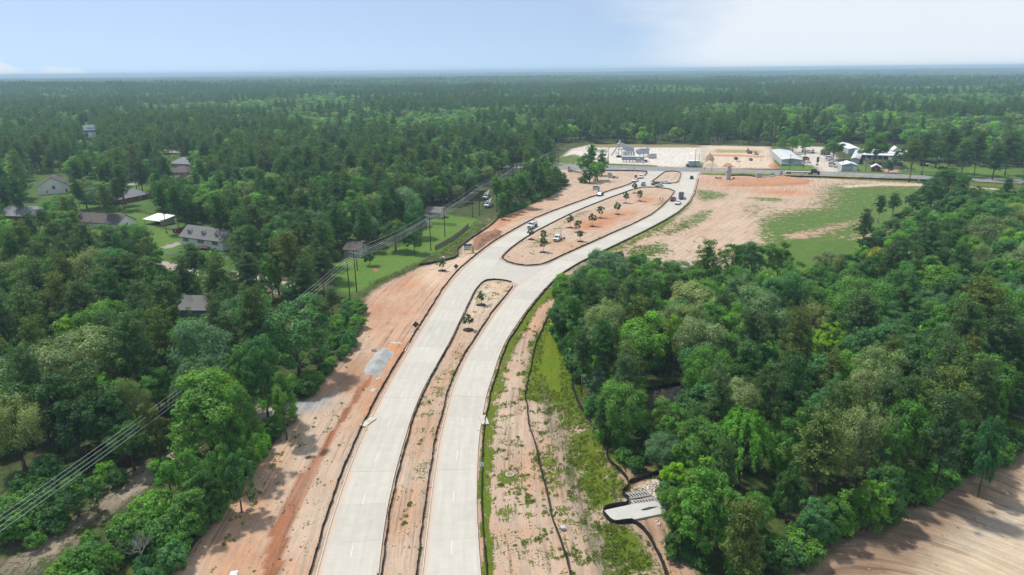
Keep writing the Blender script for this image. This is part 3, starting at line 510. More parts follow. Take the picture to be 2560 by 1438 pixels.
def carriageway(name, Lp, Rp, label, stain_mat=M_CONC):
    a, b = edge_pair(Lp, Rp)
    root = link(bpy.data.objects.new(name, strip_mesh(name, a + (a - b) * .02, b + (b - a) * .02, .004, M_BASE))); tag(root, label, None, None, 'structure')
    s = np.r_[0, np.cumsum(np.hypot(*np.diff((a + b) / 2, axis=0).T))]; L_ = s[-1]; step = 9.15; k = int(L_ / step)
    fa = lambda q: np.array([np.interp(q, s, a[:, 0]), np.interp(q, s, a[:, 1])]); fb = lambda q: np.array([np.interp(q, s, b[:, 0]), np.interp(q, s, b[:, 1])])
    for i in range(k + 1):
        q0, q1 = i * step + .006, min((i + 1) * step - (.035 if i % 3 == 2 else .006), L_)
        if q1 - q0 < .5: continue
        qs = np.linspace(q0, q1, 6); link(bpy.data.objects.new('slab', strip_mesh('slab', np.array([fa(q) for q in qs]), np.array([fb(q) for q in qs]), .03, M_CONC, .025, 8, q0)), root)
    q = 6.0                                                           # dashed lane line, 3 m marks every 12.2 m
    while q < L_ - 40:
        ca, cb = (fa(q) + fb(q)) / 2, (fa(q + 3) + fb(q + 3)) / 2; d = cb - ca; n_ = np.array([-d[1], d[0]]) / np.hypot(*d) * .055
        MB().add([(*(ca - n_), .034), (*(ca + n_), .034), (*(cb + n_), .034), (*(cb - n_), .034)], [(3, 2, 1, 0)]).build('lane_dash', M_WHITE_LINE, root)
        q += 12.2
    return root
road_w = carriageway('road_west', L_L, L_R, 'pale concrete carriageway, western one of the two, curving to the highway')
road_e = carriageway('road_east', R_L, R_R, 'pale concrete carriageway, eastern one of the two, curving to the highway')
def polysheet(name, px, z, mat, label=None, kind='structure', cell=2.0):
    from mathutils.geometry import tessellate_polygon
    p = resample(world(list(px) + [px[0]]), cell)[:-1]; v3 = [Vector((q[0], q[1], 0)) for q in p]
    tri = tessellate_polygon([v3]); me = bpy.data.meshes.new(name); me.from_pydata([(q[0], q[1], z) for q in p], [], [t if (v3[t[1]] - v3[t[0]]).cross(v3[t[2]] - v3[t[0]]).z > 0 else t[::-1] for t in tri])
    vattr(me, 'lane', 'FLOAT_VECTOR', np.array([(q[0], q[1], 0) for q in p])); vattr(me, 'edge', 'FLOAT', np.full(len(p), .25)); me.materials.append(mat); me.update()
    o = link(bpy.data.objects.new(name, me)); tag(o, label, None, None, kind); return o
# crossovers between the medians, lying just under the carriageway slabs' level
polysheet('road_crossover', [(1196, 714), (1210, 700.5), (1236, 697.5), (1262, 699.5), (1285, 706), (1294, 714), (1310, 705), (1350, 680), (1386, 656), (1355, 665), (1318, 668), (1288, 664.5), (1263, 657), (1246, 648), (1225, 672)], .022, M_CONC, 'concrete crossover joining both carriageways below the big median')
polysheet('road_crossover', [(1575, 477), (1606, 467), (1643, 467), (1676, 471.5), (1694, 480), (1702, 470), (1702, 454), (1691, 459.5), (1676, 460.5), (1656, 459), (1638, 457.5), (1622, 455), (1600, 465)], .022, M_CONC, 'concrete crossover with parked vehicles near the highway')
polysheet('road_apron', [(1612, 440), (1619, 431), (1612, 427.6), (1680, 429), (1752, 430.3), (1745, 435), (1742, 446), (1704, 446), (1706, 433), (1693, 428.3), (1678, 427.6), (1660, 429), (1648, 437)], .020, M_CONC, 'concrete apron where the new road meets the highway')
for pl, cl_ in ((L_L[:-1], False), (R_R[:-1], False), (MED_A[1:], False), (MED_B, True), (MED_C, True)): kerb(pl, 'kerb', closed=cl_)
# highway
def asphalt(name, c):
    m = new_mat(name); t = NT(m); uv = t.attr('lane').outputs['Vector']; pos = t.pos()
    n1 = t.noise(t.scale(uv, (.02, 1.2, 1)), 1, 4, .6); n2 = t.noise(pos, .3, 5, .6); n3 = t.noise(pos, 7, 3, .7)
    f = t.math('ADD', t.mr(n1, .3, .7, .78, 1.22), t.math('ADD', t.mr(n2, .3, .7, -.12, .12), t.mr(n3, .2, .8, -.12, .12)))
    t.out(t.mix(1.0, c4(c), t.grey(f), 'MULTIPLY'), .88, 0, n3, .2, .02, .3); return m
M_ASPH = asphalt('weathered_asphalt', (.195, .20, .205))
ha, hb = edge_pair(HW_N, HW_F, 6.0)
hw = tag(link(bpy.data.objects.new('highway', strip_mesh('highway', ha, hb, .010, M_ASPH, 0, 6))), 'grey asphalt highway crossing behind the construction site', None, None, 'structure')
def road_line(name, u, w, mat, i0=0, i1=None, parent=hw, z=.015):
    p = ha * (1 - u) + hb * u; p = p[i0:i1]; v = []
    d = np.gradient(p, axis=0); d /= np.hypot(*d.T)[:, None]; n_ = np.c_[-d[:, 1], d[:, 0]] * w / 2
    for a_, b_ in zip(p - n_, p + n_): v += [(*a_, z), (*b_, z)]
    MB().add(v, [(2 * i, 2 * i + 2, 2 * i + 3, 2 * i + 1) for i in range(len(p) - 1)]).build(name, mat, parent)
road_line('edge_line', .13, .2, M_WHITE_LINE); road_line('edge_line', .87, .2, M_WHITE_LINE)
for u in (.40, .43, .57, .60): road_line('centre_line', u, .16, M_YELL_LINE)
for px_, py_ in ((1555, 421.5), (1800, 425.3), (2068, 433.4), (2200, 438.2), (2150, 436.5)):       # turn arrows
    c = G(px_, py_); MB().add([(c.x - 3, c.y - .25, .016), (c.x + 1, c.y - .25, .016), (c.x + 1, c.y - .9, .016), (c.x + 3, c.y, .016), (c.x + 1, c.y + .9, .016), (c.x + 1, c.y + .25, .016), (c.x - 3, c.y + .25, .016)], [(0, 1, 2, 3, 4, 5, 6)]).build('turn_arrow', M_WHITE_LINE, hw)
# ================================================================== TREES
def leaf_mat(name, trans=.30, ramp=None):
    m = new_mat(name); t = NT(m); oi = t.n('ShaderNodeObjectInfo'); tint = t.attr('tint').outputs['Fac']; hue = t.attr('hue').outputs['Fac']
    if ramp is None: base = oi.outputs['Color']
    else:
        cr_ = t.n('ShaderNodeValToRGB', {'Fac': oi.outputs['Random']}); el = cr_.color_ramp.elements
        el[0].position = 0; el[0].color = c4(ramp[0]); el[1].position = 1; el[1].color = c4(ramp[-1])
        for i, c in enumerate(ramp[1:-1]): e = el.new((i + 1) / (len(ramp) - 1)); e.color = c4(c)
        base = cr_.outputs[0]
    b1 = t.mix(1.0, base, t.grey(tint), 'MULTIPLY'); b2 = t.mix(hue, b1, t.mix(1.0, b1, (1.28, 1.10, .72, 1), 'MULTIPLY'))
    d = t.n('ShaderNodeBsdfPrincipled', {'Base Color': b2, 'Roughness': .6, 'Specular IOR Level': .25})
    tr = t.n('ShaderNodeBsdfTranslucent', {'Color': t.mix(1.0, b2, (1.15, 1.25, .55, 1), 'MULTIPLY')})
    t.n('ShaderNodeOutputMaterial', {'Surface': t.n('ShaderNodeMixShader', {0: trans, 1: d, 2: tr})}); return m
M_LEAF = leaf_mat('foliage', .38); M_NEEDLE = leaf_mat('needles', .28)
BARK = paint('bark', (.105, .085, .07), .9, 0, .3, 2.5, .5); BARKP = paint('pine_bark', (.15, .115, .09), .9, 0, .3, 2.5, .5)
def unit(n, r):
    v = r.normal(size=(n, 3)); return v / np.linalg.norm(v, axis=1)[:, None]
def leaves_mesh(name, pos, nrm, size, aspect, mat, r, tint, hue, bend=.0):
    """one small quad per leaf spray"""
    n = len(pos); nrm = nrm / (np.linalg.norm(nrm, axis=1)[:, None] + 1e-9); a = unit(n, r); t1 = np.cross(nrm, a); t1 /= np.linalg.norm(t1, axis=1)[:, None] + 1e-9; t2 = np.cross(nrm, t1)
    s = size[:, None]; t1 = t1 * s; t2 = t2 * s * aspect
    v = np.stack([pos - t1, pos - t2 * .9 + t1 * .12, pos + t1, pos + t2 * .9 - t1 * .1], 1).reshape(-1, 3)
    me = bpy.data.meshes.new(name); me.vertices.add(n * 4); me.vertices.foreach_set('co', v.ravel().astype(np.float32))
    me.loops.add(n * 4); me.loops.foreach_set('vertex_index', np.arange(n * 4, dtype=np.int32)); me.polygons.add(n)
    me.polygons.foreach_set('loop_start', (np.arange(n) * 4).astype(np.int32)); me.polygons.foreach_set('loop_total', np.full(n, 4, np.int32)); me.update(calc_edges=True)
    for nm, arr in (('tint', tint), ('hue', hue)):
        at = me.attributes.new(nm, 'FLOAT', 'FACE'); at.data.foreach_set('value', arr.astype(np.float32))
    me.materials.append(mat); return me
def broad(seed, Ht, W, n, leaf, base=.22, K=26, flat=1.0, lobe=.36, mat=None, ragged=.25, sub=9, open_=0.0):
    """crown of lobes, each lobe of smaller clumps, each clump of leaf sprays; heights in metres"""
    r = np.random.default_rng(seed); z0 = Ht * base; rz = (Ht - z0) / 2; cz = z0 + rz; rx = W / 2
    g = (np.arange(K) + .5) / K; ph = np.pi * (1 + 5 ** .5) * np.arange(K) + r.uniform(0, 6); zz = 1 - 1.75 * g
    dirs = np.stack([np.sqrt(np.clip(1 - zz ** 2, 0, 1)) * np.cos(ph), np.sqrt(np.clip(1 - zz ** 2, 0, 1)) * np.sin(ph), zz], -1) + r.normal(0, .14, (K, 3))
    rad = r.uniform(1 - lobe - ragged * .6, 1 - lobe + ragged * .35, K)
    lc = np.c_[0, 0, cz] + dirs * rad[:, None] * [rx, rx, rz * flat]; lr = lobe * rx * r.uniform(.7, 1.25, K)
    lc = np.r_[lc, [[0, 0, cz]]]; lr = np.r_[lr, rx * .45]; ltint = np.r_[r.uniform(.82, 1.16, K), .8]
    w = lr ** 2; w[-1] *= .35; w /= w.sum(); li = r.choice(len(lc), n, p=w)
    # clumps on each lobe
    sd_ = unit(len(lc) * sub, r).reshape(len(lc), sub, 3); out = lc - [0, 0, cz]; out /= np.linalg.norm(out, axis=1)[:, None] + 1e-6
    sd_ = sd_ + out[:, None] * .75 + [0, 0, .35]; sd_ /= np.linalg.norm(sd_, axis=2)[..., None]
    si = r.integers(0, sub, n); sc = lc[li] + sd_[li, si] * lr[li][:, None] * r.uniform(.55, 1.0, n)[:, None]
    off = unit(n, r) * (r.uniform(.2, 1, n) ** .5 * .46 * lr[li])[:, None] * [1, 1, .75]
    pos = sc + off; pos[:, 2] = np.maximum(pos[:, 2], z0 * .75)
    nrm = off / (np.linalg.norm(off, axis=1)[:, None] + 1e-6) * .8 + sd_[li, si] * .5 + [0, 0, .55] + unit(n, r) * .55
    ctint = r.uniform(.86, 1.14, (len(lc), sub))[li, si]
    return leaves_mesh('crown', pos, nrm, leaf * r.uniform(.55, 1.3, n), .62, mat or M_LEAF, r, ltint[li] * ctint * r.uniform(.72, 1.28, n), np.clip(r.normal(.25, .25, n), 0, 1)), lc, lr
def pine(seed, Ht, W, n, leaf, base=.42, mat=None, K=34):
    r = np.random.default_rng(seed); z0 = Ht * base; t_ = np.sort(r.uniform(0, 1, K)) ; z = z0 + (Ht - z0) * (.02 + .96 * t_)
    prof = np.clip(np.minimum(1, .55 + 2.2 * t_) * (1.02 - t_) ** .62, .06, 1) * r.uniform(.62, 1.12, K); ph = 2.4 * np.arange(K) + r.uniform(-.5, .5, K)
    L_ = W / 2 * prof; tip = np.stack([np.cos(ph) * L_, np.sin(ph) * L_, z + L_ * r.uniform(-.05, .30, K)], -1)
    wi = L_ + .4; wi /= wi.sum(); bi = r.choice(K, n, p=wi); u = r.uniform(.30, 1.0, n) ** .65
    # tufts along each bough
    T = 7; tu = r.uniform(.35, 1.02, (K, T)); ti = r.integers(0, T, n); u = tu[bi, ti]
    c = np.stack([tip[bi, 0] * u, tip[bi, 1] * u, z[bi] * (1 - u) + tip[bi, 2] * u], -1)
    side = r.normal(0, .17, (K, T, 3))[bi, ti] * W * [1, 1, .5]; c = c + side * u[:, None]
    off = unit(n, r) * (r.uniform(.15, 1, n) ** .6)[:, None] * (W * .115) * [1, 1, .72]
    pos = c + off; nrm = off / (np.linalg.norm(off, axis=1)[:, None] + 1e-6) + [0, 0, .5] + unit(n, r) * .7
    tt = r.uniform(.78, 1.2, (K, T))[bi, ti]
    me = leaves_mesh('crown', pos, nrm, leaf * r.uniform(.6, 1.3, n), .34, mat or M_NEEDLE, r, tt * r.uniform(.7, 1.3, n), np.clip(r.normal(.2, .25, n), 0, 1))
    return me, np.c_[tip * .55 + np.c_[np.zeros((K, 2)), z] * [[0, 0, .45]], ], z
def weeping(seed, Ht, W, n, leaf, mat=None):
    r = np.random.default_rng(seed); K = 130; ph = r.uniform(0, 6.28, K); rr = np.sqrt(r.uniform(.0, 1, K)) * W / 2; zt = Ht * (1 - .42 * (rr / (W / 2)) ** 2.2) * r.uniform(.86, 1.02, K)
    bi = r.integers(0, K, n); u = r.uniform(0, 1, n) ** .8; dl = (Ht * r.uniform(.12, .26, K))[bi]
    x = np.cos(ph)[bi] * (rr[bi] * (.72 + .36 * u)); y = np.sin(ph)[bi] * (rr[bi] * (.72 + .36 * u)); z = zt[bi] + Ht * .04 * np.sin(u * 3) - dl * u ** 2
    pos = np.stack([x, y, z], -1) + r.normal(0, .2, (n, 3)) * [1, 1, .6]; nrm = np.stack([np.cos(ph)[bi], np.sin(ph)[bi], np.full(n, .9)], -1) + unit(n, r) * .6
    tt = r.uniform(.8, 1.18, K)[bi]
    return leaves_mesh('crown', pos, nrm, leaf * r.uniform(.6, 1.3, n), .45, mat or M_LEAF, r, tt * r.uniform(.72, 1.28, n), np.clip(r.normal(.3, .25, n), 0, 1))
def trunk_mesh(seed, Ht, r0, top, limbs, mat, lean=.02):
    r = random.Random(seed); mb = MB(); pts = []
    for i in range(6):
        u = i / 5; pts.append((r.uniform(-1, 1) * lean * Ht * u, r.uniform(-1, 1) * lean * Ht * u, top * u))
    mb.path(pts, [r0 * (1.25 - .2 * 0 - .85 * i / 5) if i else r0 * 1.5 for i in range(6)], 7)
    for q in limbs:
        zz = min(q[2] * r.uniform(.45, .75), top * .9); k = zz / top
        mb.path([(0, 0, zz), (q[0] * .45, q[1] * .45, zz + (q[2] - zz) * .55), tuple(q)], [r0 * .5 * (1.1 - .6 * k), r0 * .28, r0 * .1], 5)
    return mb.mesh('trunk', mat, True)
LIB = {}
def lib(kind, crown, trunk, Ht, W): LIB.setdefault(kind, []).append((crown, trunk, Ht, W))
for i in range(5):
    c, lc, lr = broad(100 + i, 14, 13, 15000, .21, .24, 24, 1, .36, sub=13); lib('oak', c, trunk_mesh(i, 14, .32, 9.5, lc[2:14:2], BARK), 14, 13)
for i in range(8):
    c, lc, lr = broad(200 + i, 15, 9.5, (12500, 12000, 9000, 12500, 8000, 12000, 9500, 12500)[i], .22, (.16, .2, .12, .16, .26, .1, .3, .14)[i], (30, 22, 40, 26, 18, 34, 16, 28)[i], 1, (.34, .40, .26, .34, .34, .28, .42, .32)[i], ragged=(.3, .35, .5, .2, .75, .45, .6, .3)[i], sub=12); lib('leafy', c, trunk_mesh(20 + i, 15, .24, 11.5, lc[2:14:2], BARK), 15, 9.5)
for i in range(5):
    c, tp, z = pine(300 + i, 21, 8.2, 10500, .29, (.40, .36, .5, .44, .3)[i]); lib('pine', c, trunk_mesh(40 + i, 21, .25, 20.2, tp[::3], BARKP, .008), 21, 8.2)
for i in range(2):
    lib('weep', weeping(400 + i, 13, 13, 13000, .22), trunk_mesh(60 + i, 13, .3, 10, [(2.5, 1, 9), (-2.4, 1.5, 9.4), (.5, -2.6, 9), (-1, 2.5, 9.5)], BARK), 13, 13)
for i in range(3):
    c, lc, lr = broad(500 + i, 3.4, 4.6, 3800, .17, .0, 16, 1, .42, ragged=.4, sub=8); lib('bush', c, trunk_mesh(70 + i, 3, .08, 1.8, lc[2:10:2], BARK), 3.4, 4.6)
for i in range(3):
    c, lc, lr = broad(600 + i, 4.6, 2.9, 1500, .17, .22, 15, 1, .36, ragged=.45, sub=6); lib('sapling', c, trunk_mesh(80 + i, 4.6, .05, 4.2, lc[1:12:2], BARK, .006), 4.6, 2.9)
TONE = {'pale': (.245, .345, .140), 'blue': (.140, .265, .130), 'mid': (.100, .258, .042), 'bright': (.138, .335, .038), 'dark': (.060, .168, .038), 'deep': (.044, .125, .036),
        'pine': (.078, .158, .050), 'olive': (.125, .192, .042), 'lime': (.250, .48, .025), 'yellow': (.32, .35, .06), 'sage': (.198, .282, .110), 'teal': (.080, .228, .074)}
WORDS = {'pale': 'pale grey-green', 'blue': 'blue-green', 'mid': 'mid green', 'bright': 'bright green', 'dark': 'dark green', 'deep': 'blackish green', 'pine': 'dull green', 'olive': 'olive green', 'lime': 'lime green', 'yellow': 'yellowish', 'sage': 'sage green', 'teal': 'cool green'}
TREES = []      # (x, y, z0, kind, height, width, tone, hand)
def T(px_, py_, wpx, kind, tone, Ht):
    """a tree seen in the photo: crown top at pixel (px, py), crown wpx wide there, Ht metres tall"""
    p = G(px_, py_, Ht); zc = P(p.x, p.y, Ht)[2]; TREES.append([p.x, p.y, 0.0, kind, Ht, min(max(1.2, wpx * zc / FPX), Ht * {'pine': .46, 'leafy': .95, 'oak': 1.15, 'weep': 1.1, 'bush': 1.9}[kind]), tone, True])
def TT(conv, s, rows):
    for x, y, w, kind, tone, Ht in rows:
        (a, b), = conv([(x, y)]); T(a, b, w / s, kind, tone, Ht)
TT(Zh, 3.595, [(650, 120, 480, 'oak', 'blue', 13), (420, 240, 200, 'oak', 'blue', 9), (940, 145, 230, 'leafy', 'mid', 12), (1270, 195, 470, 'oak', 'blue', 9), (1560, -5, 260, 'pine', 'mid', 17), (1780, 10, 250, 'leafy', 'mid', 14), (1960, 0, 300, 'leafy', 'teal', 14),
    (2200, 20, 260, 'leafy', 'mid', 14), (1830, 220, 340, 'leafy', 'mid', 13), (2200, 300, 420, 'oak', 'teal', 15), (1430, 395, 480, 'oak', 'pale', 12), (330, 500, 330, 'pine', 'mid', 13), (250, 560, 240, 'leafy', 'dark', 10), (630, 560, 430, 'oak', 'pale', 15), (960, 650, 500, 'leafy', 'bright', 16),
    (820, 890, 350, 'pine', 'olive', 13), (1250, 650, 170, 'leafy', 'lime', 12), (1450, 640, 240, 'oak', 'sage', 14), (1640, 545, 300, 'leafy', 'mid', 14), (1820, 560, 200, 'leafy', 'bright', 12), (1950, 615, 320, 'pine', 'pine', 17), (1560, 1010, 440, 'oak', 'mid', 13), (1500, 1090, 260, 'pine', 'olive', 10),
    (540, 1140, 200, 'leafy', 'blue', 7), (800, 1210, 350, 'bush', 'bright', 6), (1860, 1100, 300, 'leafy', 'dark', 10), (2150, 1240, 400, 'leafy', 'bright', 8), (700, 340, 300, 'pine', 'pine', 12), (1020, 480, 350, 'leafy', 'mid', 12), (1000, 400, 300, 'leafy', 'mid', 12), (560, 380, 260, 'leafy', 'teal', 11),
    (1560, 560, 200, 'leafy', 'dark', 12), (1330, 780, 240, 'leafy', 'dark', 11), (350, 760, 190, 'leafy', 'mid', 9), (470, 850, 240, 'leafy', 'teal', 9), (1300, 520, 260, 'leafy', 'teal', 11), (2050, 330, 240, 'leafy', 'mid', 13), (1720, 880, 220, 'leafy', 'teal', 9)])
TT(Zi, 3.595, [(620, 110, 280, 'oak', 'sage', 12), (300, 200, 250, 'leafy', 'mid', 12), (860, 250, 220, 'leafy', 'dark', 12), (230, 330, 380, 'leafy', 'teal', 14), (500, 390, 250, 'leafy', 'mid', 13), (1290, 260, 400, 'oak', 'teal', 15), (840, 380, 250, 'oak', 'pale', 13), (950, 430, 360, 'pine', 'pine', 19),
    (1080, 80, 200, 'bush', 'yellow', 7), (950, 60, 230, 'bush', 'bright', 6), (1300, 60, 260, 'leafy', 'dark', 13), (1560, 130, 330, 'leafy', 'mid', 14), (1760, 200, 300, 'leafy', 'mid', 14), (2050, 60, 180, 'oak', 'pale', 13), (2150, 160, 350, 'leafy', 'mid', 15), (1800, 300, 350, 'leafy', 'dark', 14), (2050, 350, 380, 'pine', 'olive', 20),
    (1480, 560, 300, 'leafy', 'teal', 13), (1650, 600, 300, 'leafy', 'mid', 13), (1320, 750, 180, 'leafy', 'lime', 10), (1560, 760, 300, 'leafy', 'dark', 12), (1900, 560, 350, 'pine', 'pine', 20), (2240, 560, 350, 'pine', 'pine', 20), (1100, 1010, 480, 'oak', 'pale', 14), (1720, 920, 380, 'oak', 'pale', 14), (1000, 1180, 430, 'oak', 'sage', 14),
    (2100, 1010, 450, 'leafy', 'mid', 15), (1760, 1130, 480, 'pine', 'olive', 18), (730, 790, 270, 'leafy', 'bright', 8), (480, 800, 180, 'leafy', 'bright', 7), (150, 930, 420, 'bush', 'mid', 6), (330, 1020, 360, 'bush', 'mid', 6), (560, 1040, 330, 'bush', 'teal', 6), (150, 1240, 400, 'bush', 'bright', 7), (2180, 1340, 160, 'leafy', 'bright', 9), (1500, 1300, 300, 'leafy', 'mid', 12), (700, 1230, 260, 'leafy', 'teal', 10), (2300, 860, 300, 'leafy', 'dark', 13), (1330, 400, 240, 'leafy', 'dark', 13), (2300, 260, 260, 'leafy', 'teal', 14)])
TT(Zj, 3.14, [(330, 140, 600, 'weep', 'bright', 14), (60, 590, 470, 'leafy', 'mid', 15), (250, 760, 380, 'leafy', 'mid', 12), (960, 130, 430, 'pine', 'olive', 18), (1290, 120, 400, 'oak', 'pale', 15), (700, 190, 300, 'leafy', 'mid', 13), (1650, 60, 380, 'leafy', 'mid', 16), (1960, 10, 330, 'pine', 'pine', 19), (2300, 150, 200, 'leafy', 'teal', 15),
    (1350, 670, 280, 'leafy', 'bright', 9), (1060, 830, 270, 'leafy', 'mid', 7), (1480, 560, 260, 'leafy', 'teal', 10), (800, 1120, 340, 'bush', 'mid', 4), (560, 1180, 340, 'bush', 'dark', 4.5), (300, 1230, 300, 'bush', 'mid', 5), (1750, 640, 300, 'bush', 'dark', 4), (1900, 560, 300, 'bush', 'mid', 4), (2080, 450, 300, 'bush', 'dark', 4), (2250, 380, 260, 'bush', 'mid', 4), (2430, 300, 250, 'bush', 'dark', 4.5), (430, 780, 260, 'leafy', 'mid', 9), (900, 830, 260, 'leafy', 'teal', 8), (700, 560, 250, 'leafy', 'dark', 10), (2100, 250, 340, 'leafy', 'dark', 11), (1500, 300, 240, 'leafy', 'mid', 13), (1250, 870, 230, 'bush', 'mid', 4)])
TT(Ze, 3.139, [(1250, -60, 420, 'oak', 'mid', 12), (1110, 60, 220, 'leafy', 'dark', 9), (1580, 360, 380, 'oak', 'blue', 6.5), (1660, 540, 190, 'leafy', 'lime', 6), (1640, 80, 300, 'leafy', 'mid', 10), (1850, 590, 470, 'leafy', 'bright', 13), (1720, 720, 300, 'leafy', 'mid', 10), (1900, 190, 420, 'leafy', 'mid', 13), (1690, 1080, 260, 'bush', 'dark', 4), (1260, 440, 160, 'bush', 'mid', 2.6), (970, 140, 60, 'bush', 'bright', 1.6)])
TT(Zk, 3.195, [(580, 425, 380, 'leafy', 'lime', 11), (620, 615, 700, 'oak', 'sage', 16), (330, 700, 320, 'oak', 'sage', 13), (960, 530, 250, 'oak', 'pale', 12), (1110, 620, 260, 'leafy', 'bright', 13), (1500, 490, 460, 'weep', 'mid', 13), (1280, 200, 400, 'pine', 'pine', 19), (1080, 180, 240, 'pine', 'pine', 17), (250, 0, 480, 'pine', 'pine', 20), (150, 230, 460, 'pine', 'pine', 20), (600, 180, 280, 'pine', 'pine', 18), (420, 130, 300, 'pine', 'olive', 18),
    (880, -20, 330, 'pine', 'pine', 19), (1010, -20, 260, 'pine', 'pine', 19), (1850, 150, 330, 'oak', 'blue', 12), (1700, 30, 230, 'pine', 'pine', 17), (1440, -20, 190, 'pine', 'pine', 16), (1960, -20, 260, 'pine', 'pine', 17), (2140, -20, 180, 'leafy', 'mid', 15), (2330, 350, 520, 'leafy', 'teal', 18), (2060, 630, 330, 'leafy', 'teal', 18), (1900, 690, 300, 'leafy', 'mid', 15), (1520, 830, 420, 'weep', 'blue', 13), (1600, 960, 600, 'leafy', 'mid', 17), (1880, 1000, 340, 'leafy', 'mid', 16), (700, 900, 480, 'leafy', 'dark', 15), (330, 960, 480, 'leafy', 'deep', 15),
    (1040, 1000, 260, 'oak', 'sage', 12), (50, 1110, 480, 'oak', 'pale', 14), (1200, 1200, 260, 'leafy', 'olive', 11), (760, 370, 260, 'leafy', 'mid', 13), (60, 480, 300, 'leafy', 'dark', 13), (820, 1080, 330, 'leafy', 'dark', 12), (540, 1130, 340, 'leafy', 'deep', 12), (1000, 1330, 320, 'leafy', 'dark', 9), (2230, 950, 250, 'leafy', 'mid', 13), (1150, 340, 200, 'pine', 'pine', 17), (2060, 270, 200, 'leafy', 'teal', 9), (2420, 0, 200, 'pine', 'pine', 16), (1780, 440, 300, 'pine', 'pine', 15), (900, 760, 220, 'leafy', 'dark', 11), (60, 760, 300, 'leafy', 'deep', 13)])
TT(Zl, 3.2, [(850, 780, 130, 'leafy', 'bright', 5), (750, 880, 330, 'leafy', 'teal', 6), (600, 1000, 280, 'bush', 'teal', 4), (1000, 940, 330, 'bush', 'mid', 4.5), (1350, 950, 380, 'bush', 'mid', 5), (1200, 800, 330, 'bush', 'bright', 4.5), (1500, 700, 330, 'leafy', 'mid', 8), (1320, 520, 230, 'leafy', 'bright', 7), (1480, 420, 260, 'leafy', 'mid', 10), (330, 1140, 280, 'leafy', 'teal', 5), (600, 1240, 330, 'bush', 'mid', 4), (150, 1300, 340, 'bush', 'bright', 3.6), (800, 1230, 260, 'bush', 'mid', 4),
    (1380, 1180, 260, 'bush', 'teal', 4), (100, 800, 380, 'bush', 'mid', 5), (300, 700, 300, 'bush', 'dark', 5), (560, 640, 330, 'leafy', 'dark', 7), (850, 560, 300, 'leafy', 'dark', 9), (60, 950, 340, 'bush', 'mid', 4.5), (350, 880, 330, 'bush', 'dark', 4), (600, 800, 330, 'bush', 'dark', 4), (950, 690, 240, 'bush', 'dark', 3.5), (1600, 560, 300, 'leafy', 'dark', 10), (1700, 430, 260, 'leafy', 'mid', 11), (1860, 420, 250, 'leafy', 'teal', 11), (1960, 330, 200, 'leafy', 'mid', 9), (1640, 800, 260, 'bush', 'teal', 4), (480, 1340, 260, 'bush', 'bright', 3), (1150, 1000, 240, 'bush', 'mid', 4), (930, 820, 160, 'bush', 'bright', 3.4), (2150, 210, 220, 'bush', 'dark', 3.4), (1560, 880, 220, 'bush', 'mid', 3.6)])
TT(Zm, 3.765, [(1640, 100, 280, 'oak', 'sage', 15), (530, 150, 150, 'oak', 'pale', 13), (1060, 180, 220, 'pine', 'pine', 19), (1150, 340, 330, 'oak', 'pale', 15), (1500, 270, 380, 'oak', 'mid', 15), (1660, 420, 430, 'oak', 'blue', 16), (750, 410, 420, 'oak', 'blue', 16), (230, 370, 240, 'oak', 'pale', 13), (200, 480, 330, 'leafy', 'bright', 15), (550, 620, 330, 'pine', 'pine', 17), (150, 800, 260, 'pine', 'olive', 17),
    (500, 810, 360, 'oak', 'pale', 15), (900, 710, 270, 'leafy', 'mid', 14), (1090, 700, 230, 'oak', 'mid', 12), (1340, 670, 260, 'oak', 'blue', 12), (1600, 710, 260, 'leafy', 'dark', 12), (900, 950, 270, 'pine', 'pine', 16), (780, 1100, 130, 'pine', 'pine', 13), (1000, 1340, 260, 'pine', 'pine', 9), (1970, 300, 200, 'leafy', 'bright', 15), (1430, 190, 170, 'oak', 'mid', 15), (1780, 780, 170, 'leafy', 'dark', 10), (1360, 960, 120, 'leafy', 'dark', 7), (1230, 540, 220, 'pine', 'pine', 16), (400, 300, 190, 'leafy', 'dark', 14), (980, 620, 220, 'leafy', 'dark', 13), (330, 640, 220, 'leafy', 'dark', 13), (1800, 560, 220, 'oak', 'teal', 14), (1390, 470, 240, 'oak', 'pale', 15), (620, 1270, 220, 'leafy', 'teal', 9), (300, 1290, 260, 'leafy', 'dark', 9), (70, 1230, 250, 'oak', 'blue', 11)])
